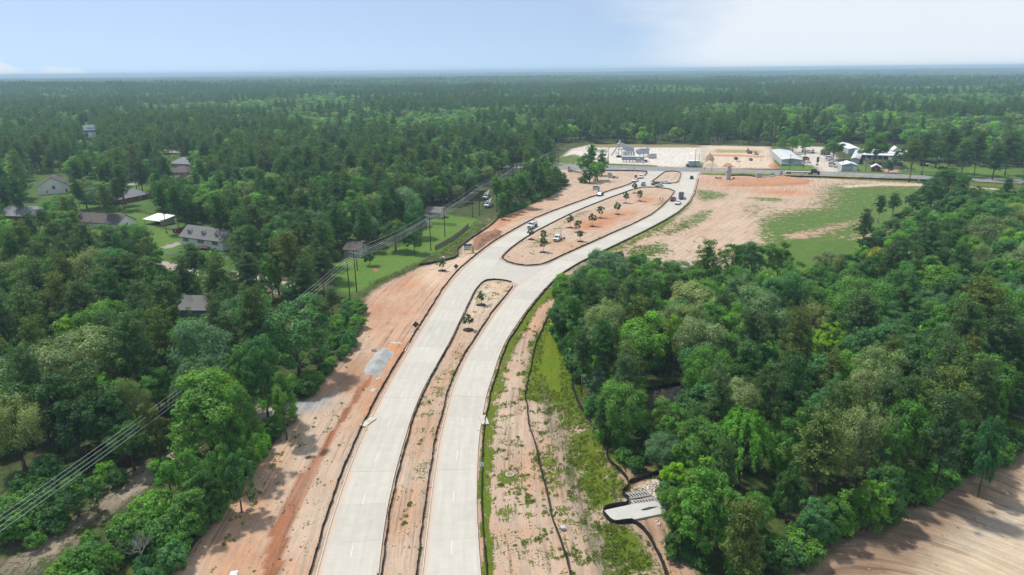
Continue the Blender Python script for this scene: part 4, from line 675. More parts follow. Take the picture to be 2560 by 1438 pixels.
TT(Zn, 3.994, [(1010, 520, 340, 'leafy', 'lime', 11), (1000, 640, 380, 'oak', 'blue', 13), (1250, 390, 170, 'leafy', 'bright', 11), (1560, 300, 290, 'leafy', 'mid', 15), (1300, 670, 210, 'oak', 'teal', 10), (1600, 610, 290, 'oak', 'dark', 14), (1860, 600, 270, 'leafy', 'mid', 13), (2150, 690, 350, 'leafy', 'bright', 16), (2440, 630, 260, 'oak', 'pale', 14), (2500, 740, 300, 'leafy', 'mid', 15), (1945, 370, 120, 'pine', 'blue', 11), (1850, 160, 190, 'pine', 'pine', 20), (720, 440, 150, 'leafy', 'deep', 12), (370, 730, 200, 'leafy', 'dark', 12), (580, 760, 230, 'leafy', 'mid', 12),
    (180, 390, 340, 'oak', 'mid', 17), (500, 1000, 300, 'pine', 'pine', 18), (800, 1030, 330, 'pine', 'pine', 18), (1080, 1080, 280, 'pine', 'pine', 17), (1400, 1000, 330, 'pine', 'pine', 18), (1900, 1240, 290, 'pine', 'pine', 15), (2400, 1090, 270, 'pine', 'olive', 17), (2150, 1270, 220, 'bush', 'mid', 5), (1060, 380, 180, 'leafy', 'mid', 11), (2050, 350, 200, 'pine', 'pine', 17), (2200, 330, 230, 'pine', 'pine', 18), (760, 740, 150, 'leafy', 'dark', 10), (250, 1000, 260, 'leafy', 'teal', 12), (100, 1020, 240, 'leafy', 'mid', 11), (660, 900, 200, 'leafy', 'dark', 11), (1480, 990, 200, 'leafy', 'dark', 10), (560, 120, 260, 'leafy', 'bright', 15), (320, 190, 330, 'leafy', 'mid', 15), (1500, 60, 260, 'oak', 'blue', 16)])
# around the far end of the road, and across the highway
rc_ = random.Random(17)
for k in range(40):
    u = k / 39; bx, by = 1258 + 165 * u, 548 - 84 * u; f_ = rc_.uniform(0, 1); bx -= 30 * f_; by -= 34 * f_ * (1 - .5 * u); kd = rc_.choice(['pine', 'pine', 'pine', 'leafy']); h_ = rc_.uniform(10, 17) if kd == 'pine' else rc_.uniform(7, 11)
    if u > .9: kd, h_ = 'bush', rc_.uniform(3, 5)
    p = G(bx, by); TREES.append([p.x, p.y, 0.0, kd, h_, h_ * (.42 if kd == 'pine' else .8 if kd == 'leafy' else 1.4), rc_.choice(['mid', 'pine', 'mid', 'dark']), True])
for row in [(1480, 362, 32, 'pine', 'mid', 19), (1466, 385, 46, 'leafy', 'mid', 13), (1507, 371, 32, 'pine', 'mid', 17), (1495, 402, 44, 'leafy', 'bright', 12), (1475, 415, 50, 'leafy', 'dark', 10), (1460, 440, 30, 'bush', 'mid', 4),
            (2195, 335, 82, 'leafy', 'mid', 20), (2012, 333, 44, 'leafy', 'bright', 15), (1958, 338, 28, 'leafy', 'bright', 15), (1985, 342, 30, 'leafy', 'bright', 13), (2090, 340, 50, 'leafy', 'mid', 17), (2255, 370, 40, 'leafy', 'dark', 13), (2175, 395, 28, 'leafy', 'mid', 8), (2225, 400, 26, 'leafy', 'dark', 8), (2290, 350, 80, 'pine', 'pine', 24), (2322, 330, 80, 'pine', 'pine', 26), (2385, 322, 85, 'pine', 'pine', 27), (2455, 330, 90, 'pine', 'pine', 26), (2535, 325, 100, 'pine', 'pine', 27), (2420, 345, 80, 'pine', 'pine', 23), (2500, 350, 80, 'pine', 'pine', 23), (2350, 355, 60, 'leafy', 'mid', 17),
            (2380, 420, 85, 'leafy', 'dark', 17), (2412, 430, 60, 'pine', 'mid', 17), (2325, 470, 70, 'pine', 'dark', 12), (2240, 480, 70, 'pine', 'dark', 12), (2205, 488, 45, 'pine', 'dark', 12), (2525, 445, 50, 'pine', 'dark', 12), (2170, 520, 40, 'pine', 'pine', 15), (2290, 478, 50, 'leafy', 'dark', 11), (2460, 475, 40, 'leafy', 'mid', 9), (2340, 440, 60, 'leafy', 'dark', 15)]: T(*row)
rx_ = random.Random(33)
for k in range(34):
    u = k / 33; T(1500 + 640 * u + rx_.uniform(-12, 12), 655 + 25 * math.sin(u * 3.1) + rx_.uniform(-10, 38), rx_.uniform(55, 95), rx_.choice(['leafy', 'leafy', 'oak', 'leafy', 'pine']), rx_.choice(['mid', 'dark', 'teal', 'bright', 'mid', 'blue', 'pine']), rx_.uniform(8.5, 12))
# undergrowth closing the wood edges
ru = random.Random(21)
for line, gap, off_ in ((Zl([(1300, 1438), (1560, 1120), (1800, 800), (2050, 480), (2260, 220)]), 2.6, 0), (Zl([(1180, 1438), (1450, 1100), (1700, 760), (1950, 440)]), 3.2, 0), ([(770, 985), (820, 930), (862, 880), (888, 820), (898, 780)], 3.0, 0), (Zj([(250, 1438), (600, 1330), (860, 1230), (1180, 1090), (1500, 930), (1800, 790), (2100, 610), (2330, 470), (2520, 400)]), 2.6, 0), (Zj([(300, 1360), (640, 1230), (900, 1130), (1300, 930), (1700, 740), (2050, 540), (2400, 380)]), 3.2, 0),
                         (Ze([(1010, 180), (1090, 330), (1180, 440), (1300, 480), (1420, 520)]), 3.2, 0), ([(1690, 1230), (1700, 1320), (1740, 1420)], 2.6, 0), ([(1400, 700), (1395, 780), (1400, 860), (1440, 900), (1450, 960)], 3.4, 0), ([(1480, 655), (1560, 650), (1640, 672), (1760, 690), (1900, 695), (2060, 690), (2150, 650)], 5, 0), ([(2160, 640), (2200, 590), (2270, 530), (2360, 490)], 6, 0), ([(1250, 545), (1300, 520), (1350, 500), (1400, 475)], 4, 0), ([(800, 900), (840, 840), (870, 790), (880, 760)], 4, 0)):
    for q in resample(world(line), gap):
        h_ = ru.uniform(1.8, 4.2); TREES.append([q[0] + ru.uniform(-1, 1), q[1] + ru.uniform(-1, 1), 0.0, 'bush', h_, h_ * ru.uniform(1.0, 1.6), ru.choice(['mid', 'dark', 'bright', 'teal', 'mid', 'dark']), True])
NHAND = len(TREES)
# ---- keep-clear areas: what the photograph shows between the trees (pixels)
CLEAR = [LAYERS[0][0], [(835, 662), (905, 640), (990, 612), (1045, 590), (1060, 515), (1115, 515), (1200, 545), (1235, 540), (1150, 612), (1100, 655), (960, 703), (880, 745), (850, 735)],
    [(450, 564), (580, 570), (565, 618), (452, 608)], [(197, 526), (348, 530), (345, 560), (197, 556)], [(64, 434), (178, 438), (178, 484), (66, 484)], [(310, 462), (372, 462), (370, 480), (310, 484)], [(425, 388), (474, 405), (470, 440), (425, 440)],
    [(0, 504), (95, 505), (90, 528), (0, 530)], [(458, 748), (522, 749), (512, 784), (460, 784)], [(360, 536), (440, 545), (440, 580), (365, 560)], [(390, 612), (450, 600), (450, 625), (440, 655), (395, 650)], [(200, 310), (240, 310), (240, 348), (200, 348)], [(850, 598), (905, 598), (905, 650), (850, 650)],
    [(1195, 480), (1245, 480), (1245, 560), (1195, 560)], [(1385, 300), (2110, 355), (2270, 355), (2270, 440), (2110, 440), (1385, 440)], [(1436, 362), (1935, 362), (1935, 425), (1436, 425)], [(1930, 355), (2270, 355), (2270, 432), (1930, 425)], [(2250, 408), (2560, 420), (2560, 470), (2300, 452)],
    [(1560, 1180), (1690, 1190), (1660, 1438), (1400, 1438)], [(2600, 1110), (2450, 1185), (2330, 1255), (2200, 1315), (2090, 1370), (1990, 1438), (1900, 1560), (2700, 1560)], [(1605, 945), (1720, 940), (1720, 1015), (1610, 1018)], [(700, 1000), (840, 985), (840, 1040), (700, 1045)],
    Zl([(-60, 1500), (560, 1010), (1060, 680), (1240, 540), (1120, 760), (780, 960), (460, 1240), (60, 1500)]), [(395, 650), (460, 665), (460, 680), (395, 668)], [(570, 676), (735, 690), (735, 708), (570, 700)], [(660, 800), (760, 740), (900, 640), (1100, 540), (1290, 410), (1310, 420), (1120, 570), (900, 680), (680, 820)], [(405, 372), (446, 372), (446, 383), (405, 383)]]
CLEAR = [np.array([q[:2] for q in c]) for c in CLEAR]
GROUND_CLEAR = CLEAR + [np.array(HW_F + HW_N[::-1])] + [np.array(LAYERS[k][0])[:, :2] if False else np.array([q[:2] for q in LAYERS[k][0]]) for k in range(len(LAYERS)) if LAYERS[k][1] in (CONC, LOT)]
def raster(polys):
    yy, xx = np.mgrid[0:1560:4, -200:2760:4]; m_ = np.zeros(xx.shape, bool)
    for c in polys:
        x0, x1, y0, y1 = c[:, 0].min(), c[:, 0].max(), c[:, 1].min(), c[:, 1].max()
        i0, i1, j0, j1 = max(0, int(y0 // 4)), int(y1 // 4) + 2, max(0, int((x0 + 200) // 4)), int((x1 + 200) // 4) + 2
        m_[i0:i1, j0:j1] |= in_poly(xx[i0:i1, j0:j1], yy[i0:i1, j0:j1], c)
    return m_
def hit(m_, x, y):
    i, j = int(y // 4), int((x + 200) // 4)
    return 0 <= i < m_.shape[0] and 0 <= j < m_.shape[1] and m_[i, j]
HARD = [np.array([q[:2] for q in c]) for c in (Zl([(60, 1400), (300, 1200), (560, 1040), (760, 900), (1060, 690), (1240, 550), (1250, 590), (1060, 780), (800, 960), (560, 1120), (300, 1310), (120, 1430)]), [(755, 1006), (830, 990), (830, 1012), (765, 1028)], [(450, 566), (575, 572), (565, 618), (452, 605)], [(197, 526), (348, 530), (345, 560), (197, 556)], [(64, 434), (178, 438), (178, 484), (66, 484)], [(205, 314), (238, 314), (238, 345), (205, 345)], [(458, 750), (518, 751), (512, 782), (460, 782)], [(305, 465), (370, 465), (368, 482), (305, 486)], [(426, 390), (472, 408), (468, 438), (428, 438)], [(2, 506), (92, 507), (88, 526), (2, 528)], [(400, 655), (455, 668), (455, 678), (402, 666)], [(585, 682), (640, 688), (640, 698), (590, 696)], [(360, 536), (418, 536), (418, 558), (360, 556)], [(1062, 520), (1108, 520), (1108, 545), (1062, 545)], [(860, 603), (898, 604), (898, 635), (862, 635)], [(2174, 408), (2204, 408), (2204, 428), (2174, 428)], [(1632, 985), (1660, 974), (1700, 970), (1700, 995), (1650, 1004)])]
HARD_R = raster(HARD)
def covers(t_):
    x, y, _, kind, Ht, W, tone, hand = t_; a = P(x, y, 0); n_ = k_ = 0; wp = W * .5 * FPX / a[2]; b0 = .45 if kind == 'pine' else .12
    for h_ in np.linspace(b0, .97, 6):
        b = P(x, y, Ht * h_)
        for s_ in (-.8, -.4, 0, .4, .8): n_ += 1; k_ += bool(hit(HARD_R, b[0] + s_ * wp, b[1]))
    return k_ / n_ > .055
CLEAR_R = raster(CLEAR); GCLEAR_R = raster(GROUND_CLEAR)
def blocked(x, y, Ht, W):
    a = P(x, y, 0)
    if a[2] < 20 or hit(GCLEAR_R, a[0], a[1]) or (Ht > 6 and a[0] < 440 and a[1] > 1130): return True
    wp = W * .5 * FPX / a[2]; k_ = 0; lo_ = .4 if Ht > 17 else .12
    for h_ in np.linspace(lo_, .98, 7):
        b = P(x, y, Ht * h_); e = math.sin(math.pi * (.12 + .8 * (h_ - lo_) / (1 - lo_)))
        for s_ in (-.9, -.45, 0, .45, .9): k_ += bool(hit(CLEAR_R, b[0] + s_ * wp * e, b[1]))
    if k_ > 1: return True
    return False
TREES = [t_ for t_ in TREES if not covers(t_)]
# ---- scattered trees fill the woods between those
occ = {}
def occ_add(x, y, r): occ.setdefault((int(x // 8), int(y // 8)), []).append((x, y, r))
def occ_hit(x, y, r):
    i, j = int(x // 8), int(y // 8)
    return any((x - a) ** 2 + (y - b) ** 2 < ((r + c) * .72) ** 2 for di in (-1, 0, 1) for dj in (-1, 0, 1) for a, b, c in occ.get((i + di, j + dj), ()))
for t_ in TREES: occ_add(t_[0], t_[1], t_[5] / 2)
rs = random.Random(11)
def pick(x, y, right):
    n_ = mnoise.noise((x * .012, y * .012, 3.3)) + .5 * mnoise.noise((x * .05, y * .05, 1.7))
    d = math.hypot(x, y); pine_p = (.25 if right else .42) + n_ * .45 + (.12 if d > 600 else 0)
    u = rs.random()
    if u < pine_p: return 'pine', rs.choice(['pine', 'pine', 'pine', 'olive', 'dark']), rs.uniform(12, 22) if d < 400 else rs.uniform(17, 25)
    if u < pine_p + .26: return 'oak', rs.choice(['pale', 'blue', 'sage', 'mid', 'teal']), rs.uniform(9, 16)
    return 'leafy', rs.choice(['mid', 'mid', 'bright', 'dark', 'dark', 'teal', 'teal', 'deep', 'lime' if rs.random() < .25 else 'mid']), rs.uniform(8, 17)
WR = {'oak': .92, 'leafy': .70, 'pine': .36, 'bush': 1.3, 'weep': 1.0}
def inview(x, y, Ht, mx=140):
    a = P(x, y, Ht); b = P(x, y, 0); return a[2] > 30 and -mx < a[0] < 2560 + mx and a[1] < 1438 + 60 and b[1] > 0
def try_tree(x, y):
    kind, tone, Ht = pick(x, y, x > .12 * y); W = Ht * WR[kind] * rs.uniform(.85, 1.15)
    if not inview(x, y, Ht): return
    r_ = W / 2 * (.80 if kind != 'pine' else .9)
    if occ_hit(x, y, r_):
        kind, tone, Ht = 'bush', rs.choice(['mid', 'dark', 'teal', 'dark', 'bright']), rs.uniform(2.2, 4.5); W = Ht * 1.2; r_ = W * .5
        if occ_hit(x, y, r_ * 1.3) or math.hypot(x, y) > 330: return
    if blocked(x, y, Ht, W): return
    occ_add(x, y, r_); TREES.append([x, y, 0.0, kind, Ht, W, tone, False])
for _ in range(26000):
    d = 70 * (640 / 70) ** (rs.random() ** .62); a = R(rs.uniform(-41, 41)); try_tree(d * math.sin(a), d * math.cos(a))
# ---- which of them show (coarse z-buffer of crown ellipses), nearest first
zb = np.zeros((360, 640), np.int32); order = sorted(range(len(TREES)), key=lambda i: TREES[i][0] ** 2 + TREES[i][1] ** 2); shown = {}
for i in order:
    x, y, z, kind, Ht, W, tone, hand = TREES[i]; b0 = .4 if kind == 'pine' else .15 if kind != 'bush' else 0
    a = P(x, y, Ht); b = P(x, y, Ht * b0); cx, cy_ = (a[0] + b[0]) / 8, (a[1] + b[1]) / 8; rx = max(1, W * FPX / a[2] / 8); ry = max(1, (b[1] - a[1]) / 8 * 1.05)
    x0, x1, y0, y1 = int(max(0, cx - rx)), int(min(639, cx + rx)), int(max(0, cy_ - ry)), int(min(359, cy_ + ry)); v = 0
    if x1 >= x0 and y1 >= y0:
        yy, xx = np.mgrid[y0:y1 + 1, x0:x1 + 1]; e = (((xx - cx) / rx) ** 2 + ((yy - cy_) / ry) ** 2 < .9) & (zb[y0:y1 + 1, x0:x1 + 1] == 0); v = int(e.sum()); zb[y0:y1 + 1, x0:x1 + 1][e] = i + 1
    shown[i] = v
NAMES = {'oak': 'oak_tree', 'leafy': 'broadleaf_tree', 'pine': 'pine_tree', 'bush': 'shrub', 'weep': 'willow_tree'}
CAP = {'oak': 290, 'leafy': 295, 'pine': 295, 'bush': 240, 'weep': 50}
single = set(); cnt = {}
for i in sorted(shown, key=lambda i: -(shown[i] + (30 if TREES[i][7] else 0))):
    k = TREES[i][3]
    if shown[i] >= (14 if TREES[i][3] != 'bush' else 7) and cnt.get(k, 0) < CAP[k]: single.add(i); cnt[k] = cnt.get(k, 0) + 1
# ---- labels: kind, colour and size, and how far out from which landmark on which side
LMARK = {'white dormer house': (510, 615), 'long brown-roofed house': (265, 562), 'tall white gabled house': (130, 480), 'white chimney house': (340, 490), 'two-storey tan house': (447, 445), 'grey hip-roofed house': (50, 535), 'blue-grey house': (490, 790), 'beige cottage': (1085, 545), 'small brown-roofed house': (880, 640),
    'paired power poles': (885, 745), 'white open carport': (390, 560), 'twin-panel billboard': (220, 375), 'bucket trucks': (1220, 510), 'concrete outfall slab': (1590, 1290), 'woodland riprap': (1665, 990), 'gravel driveway': (760, 1020), 'grey gravel pile': (945, 920), 'pale dirt path': (250, 1270), 'cleared brown ground': (2400, 1290),
    'green field': (2100, 560), 'big median': (1320, 640), 'narrow median nose': (1240, 705), 'speed limit sign': (1204, 1170), 'long grey storage shed': (1970, 395), 'red-brown shed': (2188, 420), 'blue highway house': (2235, 410), 'portable toilet': (1590, 445), 'concrete plant': (1590, 385), 'curved silt fence': (1420, 900), 'leafy eastern rise': (2000, 1200), 'eastern pine stand': (2430, 800), 'vine-filled hollow': (1980, 880), 'dark western grove': (150, 850), 'orange dirt lot': (560, 420), 'side street': (640, 690)}
LMW = {k: G(*v) for k, v in LMARK.items()}
ORD = lambda n: f"{n}{'th' if 10 <= n % 100 <= 20 else {1: 'st', 2: 'nd', 3: 'rd'}.get(n % 10, 'th')}"
near = {}
for i in single:
    x, y = TREES[i][:2]; k = min(LMW, key=lambda q: (LMW[q].x - x) ** 2 + (LMW[q].y - y) ** 2); dx, dy = x - LMW[k].x, y - LMW[k].y
    near.setdefault((k, ('east' if dx > 0 else 'west') if abs(dx) > abs(dy) else ('far' if dy > 0 else 'near')), []).append((dx * dx + dy * dy, i))
TLAB = {}
KW = {'oak': 'spreading oak', 'leafy': 'leafy tree', 'pine': 'pine', 'bush': 'shrub', 'weep': 'drooping tree'}
for (k, side), lst in near.items():
    for n_, (_, i) in enumerate(sorted(lst)):
        sz = 'tall ' if TREES[i][4] > 16.5 else 'low ' if TREES[i][4] < 4 else ''
        TLAB[i] = f"{sz}{WORDS[TREES[i][6]]} {KW[TREES[i][3]]}, {ORD(n_ + 1)} out from the {k}, {side} side"
GRP = {'oak': 'oaks in the woods', 'leafy': 'broadleaf trees in the woods', 'pine': 'pines in the woods', 'bush': 'shrubs along the wood edges', 'weep': 'drooping trees in the woods'}
for i in sorted(single, key=lambda i: TREES[i][0] ** 2 + TREES[i][1] ** 2):
    x, y, z, kind, Ht, W, tone, hand = TREES[i]; v = LIB[kind][rs.randrange(len(LIB[kind]))]
    o = thing(NAMES[kind], TLAB[i], 'shrub' if kind == 'bush' else 'tree', (x, y, z - .05), rs.uniform(0, 6.28), GRP[kind]); o.scale = (W / v[3], W / v[3], Ht / v[2])
    c = inst('crown', v[0], o); b = TONE[tone]; j = rs.uniform(.88, 1.12); c.color = (b[0] * j * rs.uniform(.9, 1.12), b[1] * j, b[2] * j * rs.uniform(.85, 1.15), 1); inst('trunk', v[1], o)
# ---- the rest of the forest reads as one mass
RAMP_B = [TONE[k] for k in ('dark', 'mid', 'teal', 'mid', 'bright', 'blue', 'dark', 'pale', 'sage', 'bright', 'lime', 'teal', 'pale', 'mid', 'deep')]; RAMP_P = [TONE[k] for k in ('deep', 'pine', 'dark', 'pine', 'olive', 'pine', 'dark')]
M_LB = leaf_mat('foliage_far_broad', .42, [tuple(1.12 * q for q in c) for c in RAMP_B]); M_LP = leaf_mat('foliage_far_pine', .34, [tuple(1.12 * q for q in c) for c in RAMP_P])
src = bpy.data.collections.new('forest_sources')
def source(name, me_list):
    """join crown and trunk meshes of a forest tree into one source mesh"""
    bm = bmesh.new(); mats = []
    me = bpy.data.meshes.new(name)
    for k_, q in enumerate(me_list):
        n0 = len(bm.faces); bm.from_mesh(q); bm.faces.ensure_lookup_table()
        for f in bm.faces[n0:]: f.material_index = k_
        mats.append(q.materials[0])
    bm.to_mesh(me); bm.free()
    for q in mats: me.materials.append(q)
    o = bpy.data.objects.new(name, me); src.objects.link(o)
for i in range(4):
    c, lc, lr = broad(700 + i, 14, 11, 1900, .50, .15, 20, 1, .38, mat=M_LB, ragged=.3, sub=7); source(f'a_broad_{i}', [c, trunk_mesh(i, 14, .26, 9, [], BARK)])
for i in range(4):
    c, tp, z = pine(800 + i, 21, 8, 1700, .55, .38, M_LP); source(f'b_pine_{i}', [c, trunk_mesh(30 + i, 21, .25, 19, [], BARKP, .01)])
for i in range(2):
    c, lc, lr = broad(750 + i, 3.4, 4.2, 500, .36, 0, 12, 1, .42, mat=M_LB, sub=5); source(f'c_bush_{i}', [c, trunk_mesh(50 + i, 3, .07, 1.5, [], BARK)])
# patches of canopy for the distance
for i in range(3):
    r_ = np.random.default_rng(900 + i); ps = []; ns = []; tn = []; S = 90
    for k in range(110):
        cx, cy_ = r_.uniform(-S / 2, S / 2, 2); isp = r_.random() < .33; h_ = r_.uniform(15, 24) if isp else r_.uniform(10, 16); w_ = r_.uniform(4.5, 7) if isp else r_.uniform(7, 12)
        n_ = 26; u = unit(n_, r_); u[:, 2] = np.abs(u[:, 2]); ps.append(np.c_[cx, cy_, h_ * .68] + u * [w_ / 2, w_ / 2, h_ * .32]); ns.append(u + [0, 0, .4]); tn.append(np.full(n_, (.62 if isp else 1.1) * r_.uniform(.7, 1.35)))
    ps, ns, tn = np.concatenate(ps), np.concatenate(ns), np.concatenate(tn)
    source(f'd_patch_{i}', [leaves_mesh('patch', ps, ns, r_.uniform(1.2, 2.4, len(ps)), .8, M_LB, r_, tn, np.clip(r_.normal(.2, .2, len(ps)), 0, 1))])
fp = []
for i, t_ in enumerate(TREES):
    if i not in single:
        k = t_[3]; base = {'pine': (21, 8, 4), 'bush': (3.4, 4.2, 8)}.get(k, (14, 11, 0)); fp.append((t_[0], t_[1], 0, base[2] + rs.randrange(2 if k == 'bush' else 4), t_[5] / base[1], t_[4] / base[0]))
def scatter(d0, d1, cell):
    n_ = int(R(84) / 2 * (d1 * d1 - d0 * d0) / cell)
    d = np.sqrt(rng.uniform(d0 * d0, d1 * d1, n_)); a = np.radians(rng.uniform(-42, 42, n_)); return d * np.sin(a), d * np.cos(a)
BACK = [np.array([(1436, 362), (1935, 362), (1935, 425), (1436, 425)]), np.array([(1930, 355), (2270, 358), (2270, 432), (1930, 425)]), np.array([(200, 312), (238, 312), (238, 346), (200, 346)])]
BACK_R = raster(BACK)
X, Y = scatter(640, 2700, 78); hz_ = hills(X, Y)
for x, y, z in zip(X, Y, hz_):
    n_ = mnoise.noise((x * .004, y * .004, 9)) + .6 * mnoise.noise((x * .02, y * .02, 2)); isp = rs.random() < .30 + n_ * 1.1 + (.35 if abs(y - 1750 + .25 * x) < 220 and x < 200 else 0)
    Ht = (rs.uniform(15, 27) if isp else rs.uniform(9, 18)) * (1 + .25 * mnoise.noise((x * .008, y * .008, 5)))
    if math.hypot(x, y) < 900:
        q = P(x, y, 0); q2 = P(x, y, Ht * .6)
        if hit(BACK_R, q[0], q[1]) or hit(BACK_R, q2[0], q2[1]): continue
    fp.append((x, y, z, (4 if isp else 0) + rs.randrange(4), (rs.uniform(5.5, 9.5) / 8) if isp else rs.uniform(9, 17) / 11, Ht / (21 if isp else 14)))
X, Y = scatter(2650, 14000, 3900); hz_ = hills(X, Y)
for x, y, z in zip(X, Y, hz_): k = rs.uniform(.9, 1.25); fp.append((x, y, z, 10 + rs.randrange(3), k, k * rs.uniform(.85, 1.2)))
fp = np.array(fp)
fm = bpy.data.meshes.new('forest'); fm.vertices.add(len(fp)); fm.vertices.foreach_set('co', fp[:, :3].ravel().astype(np.float32))
a_ = fm.attributes.new('pick', 'INT', 'POINT'); a_.data.foreach_set('value', fp[:, 3].astype(np.int32))
vattr(fm, 'size', 'FLOAT_VECTOR', np.c_[fp[:, 4], fp[:, 4], fp[:, 5]]); vattr(fm, 'turn', 'FLOAT_VECTOR', np.c_[np.zeros((len(fp), 2)), rng.uniform(0, 6.28, len(fp))]); fm.update()
forest = tag(link(bpy.data.objects.new('forest', fm)), 'mixed pine and broadleaf forest reading as one mass to the horizon', 'forest', None, 'stuff')
ng = bpy.data.node_groups.new('forest_instances', 'GeometryNodeTree'); ng.interface.new_socket('Geometry', in_out='INPUT', socket_type='NodeSocketGeometry'); ng.interface.new_socket('Geometry', in_out='OUTPUT', socket_type='NodeSocketGeometry')
gi = ng.nodes.new('NodeGroupInput'); go = ng.nodes.new('NodeGroupOutput'); ci = ng.nodes.new('GeometryNodeCollectionInfo'); ci.inputs['Collection'].default_value = src; ci.inputs['Separate Children'].default_value = True; ci.inputs['Reset Children'].default_value = True
ip = ng.nodes.new('GeometryNodeInstanceOnPoints'); ip.inputs['Pick Instance'].default_value = True
def named(nm, typ):
    n_ = ng.nodes.new('GeometryNodeInputNamedAttribute'); n_.data_type = typ; n_.inputs['Name'].default_value = nm; return n_.outputs[0]
ng.links.new(gi.outputs[0], ip.inputs['Points']); ng.links.new(ci.outputs[0], ip.inputs['Instance']); ng.links.new(named('pick', 'INT'), ip.inputs['Instance Index']); ng.links.new(named('turn', 'FLOAT_VECTOR'), ip.inputs['Rotation']); ng.links.new(named('size', 'FLOAT_VECTOR'), ip.inputs['Scale']); ng.links.new(ip.outputs[0], go.inputs[0])
mod = forest.modifiers.new('forest', 'NODES'); mod.node_group = ng
print('TREES', len(TREES), 'hand', NHAND, 'single', len(single), cnt, 'forest points', len(fp))

# ---- weeds standing out of the bare soil (too many to count)
def tuft(seed):
    r = np.random.default_rng(seed); n = 16; a = r.uniform(0, 6.28, n); pos = np.c_[np.cos(a) * .12, np.sin(a) * .12, r.uniform(.06, .2, n)] * [1.4, 1.4, 1]; nrm = np.c_[np.cos(a), np.sin(a), r.uniform(.2, .8, n)]
    return leaves_mesh('tuft', pos, nrm, r.uniform(.1, .2, n), .45, M_WEED, r, r.uniform(.7, 1.3, n), np.clip(r.normal(.3, .3, n), 0, 1))
M_WEED = leaf_mat('weed_blades', .3, [(.15, .24, .03), (.20, .27, .035), (.13, .22, .04), (.26, .28, .07)])
wsrc = bpy.data.collections.new('weed_sources')
for i in range(3): wsrc.objects.link(bpy.data.objects.new(f'tuft_{i}', tuft(950 + i)))
wr = np.random.default_rng(5); wp = []
yi = np.searchsorted(gy, 60); yj = np.searchsorted(gy, 330)
cand = np.c_[wr.uniform(-45, 75, 90000), 72 + (300 - 72) * wr.uniform(0, 1, 90000) ** 1.8]
jx = np.clip(np.searchsorted(gx, cand[:, 0]), 0, nx_ - 1); jy = np.clip(np.searchsorted(gy, cand[:, 1]), 0, ny_ - 1); gv = grass[jy, jx]; ok_ = (gv > .12) & (gv < .97) & (flat[jy, jx] < .05)
for (x, y), g_, k in zip(cand, gv, ok_):
    if not k: continue
    n_ = mnoise.noise((x * .33, y * .33, 4)) * .55 + mnoise.noise((x * 1.1, y * 1.1, 7)) * .35
    q = P(x, y, 0)
    if n_ + g_ > .56 and 380 < q[0] < 1760 and not (q[0] < 1000 and q[1] > 1000 and g_ > .55): wp.append((x, y, GZ[0, 0] * 0))
wp = np.array(wp); wm = bpy.data.meshes.new('weeds'); wm.vertices.add(len(wp)); wm.vertices.foreach_set('co', wp.ravel().astype(np.float32)); a_ = wm.attributes.new('pick', 'INT', 'POINT'); a_.data.foreach_set('value', wr.integers(0, 3, len(wp)).astype(np.int32))
sz_ = wr.uniform(.4, 1.15, len(wp)); vattr(wm, 'size', 'FLOAT_VECTOR', np.c_[sz_ * 1.3, sz_ * 1.3, sz_]); vattr(wm, 'turn', 'FLOAT_VECTOR', np.c_[np.zeros((len(wp), 2)), wr.uniform(0, 6.28, len(wp))]); wm.update()
weeds = tag(link(bpy.data.objects.new('weeds', wm)), 'scattered green weed tufts on the bare soil beside the roads', 'weeds', None, 'stuff')
ng2 = ng.copy(); [n for n in ng2.nodes if n.bl_idname == 'GeometryNodeCollectionInfo'][0].inputs['Collection'].default_value = wsrc
weeds.modifiers.new('weeds', 'NODES').node_group = ng2
print('WEEDS', len(wp))
# ================================================================== SITE OBJECTS
M_SILT = paint('black_silt_fabric', (.013, .013, .012), .75, 0, .3, 1.2); M_STAKE = paint('raw_stake_wood', (.24, .17, .10), .85, 0, .25, 3)
M_MULCH = paint('black_mulch', (.028, .021, .017), .95, 0, .4, 3, .8, 14); M_GRAVEL = paint('grey_gravel', (.36, .37, .36), .95, 0, .18, .8, .8, 22)
M_SPOIL = paint('brown_spoil_soil', (.27, .135, .075), .95, 0, .25, .7, .9, 5); M_ROCK = paint('pale_limestone_riprap', (.60, .53, .43), .9, 0, .22, 2, .5)
M_CAST = paint('cast_concrete', (.46, .45, .415), .85, 0, .08, .6, .2); M_GREYC = paint('grey_cast_concrete', (.42, .43, .43), .85, 0, .10, .8, .2)
M_DARK = paint('dark_void', (.045, .045, .035), .9); M_GALV = paint('galvanised_steel', (.42, .44, .45), .45, .7, .1, 3); M_POLE = paint('creosoted_pole', (.060, .045, .036), .85, 0, .25, 2); M_ARM = paint('weathered_crossarm', (.50, .53, .53), .7, 0, .12, 2)
M_WIRE = paint('aluminium_conductor', (.48, .51, .52), .45, .4, .05, 1); M_INS = paint('grey_insulator', (.55, .57, .58), .3)
M_BLACKW = paint('black_painted_rail', (.03, .028, .026), .7, 0, .2, 2); M_WOODF = paint('grey_board_fence', (.20, .165, .13), .85, 0, .25, 2)
_sf = MB().box((0, 0, .3), (.045, .045, .95)).mesh('stake', M_STAKE)
def offset(p, d):
    g_ = np.gradient(p, axis=0); g_ /= np.hypot(*g_.T)[:, None] + 1e-9; return p + np.c_[-g_[:, 1], g_[:, 0]] * d
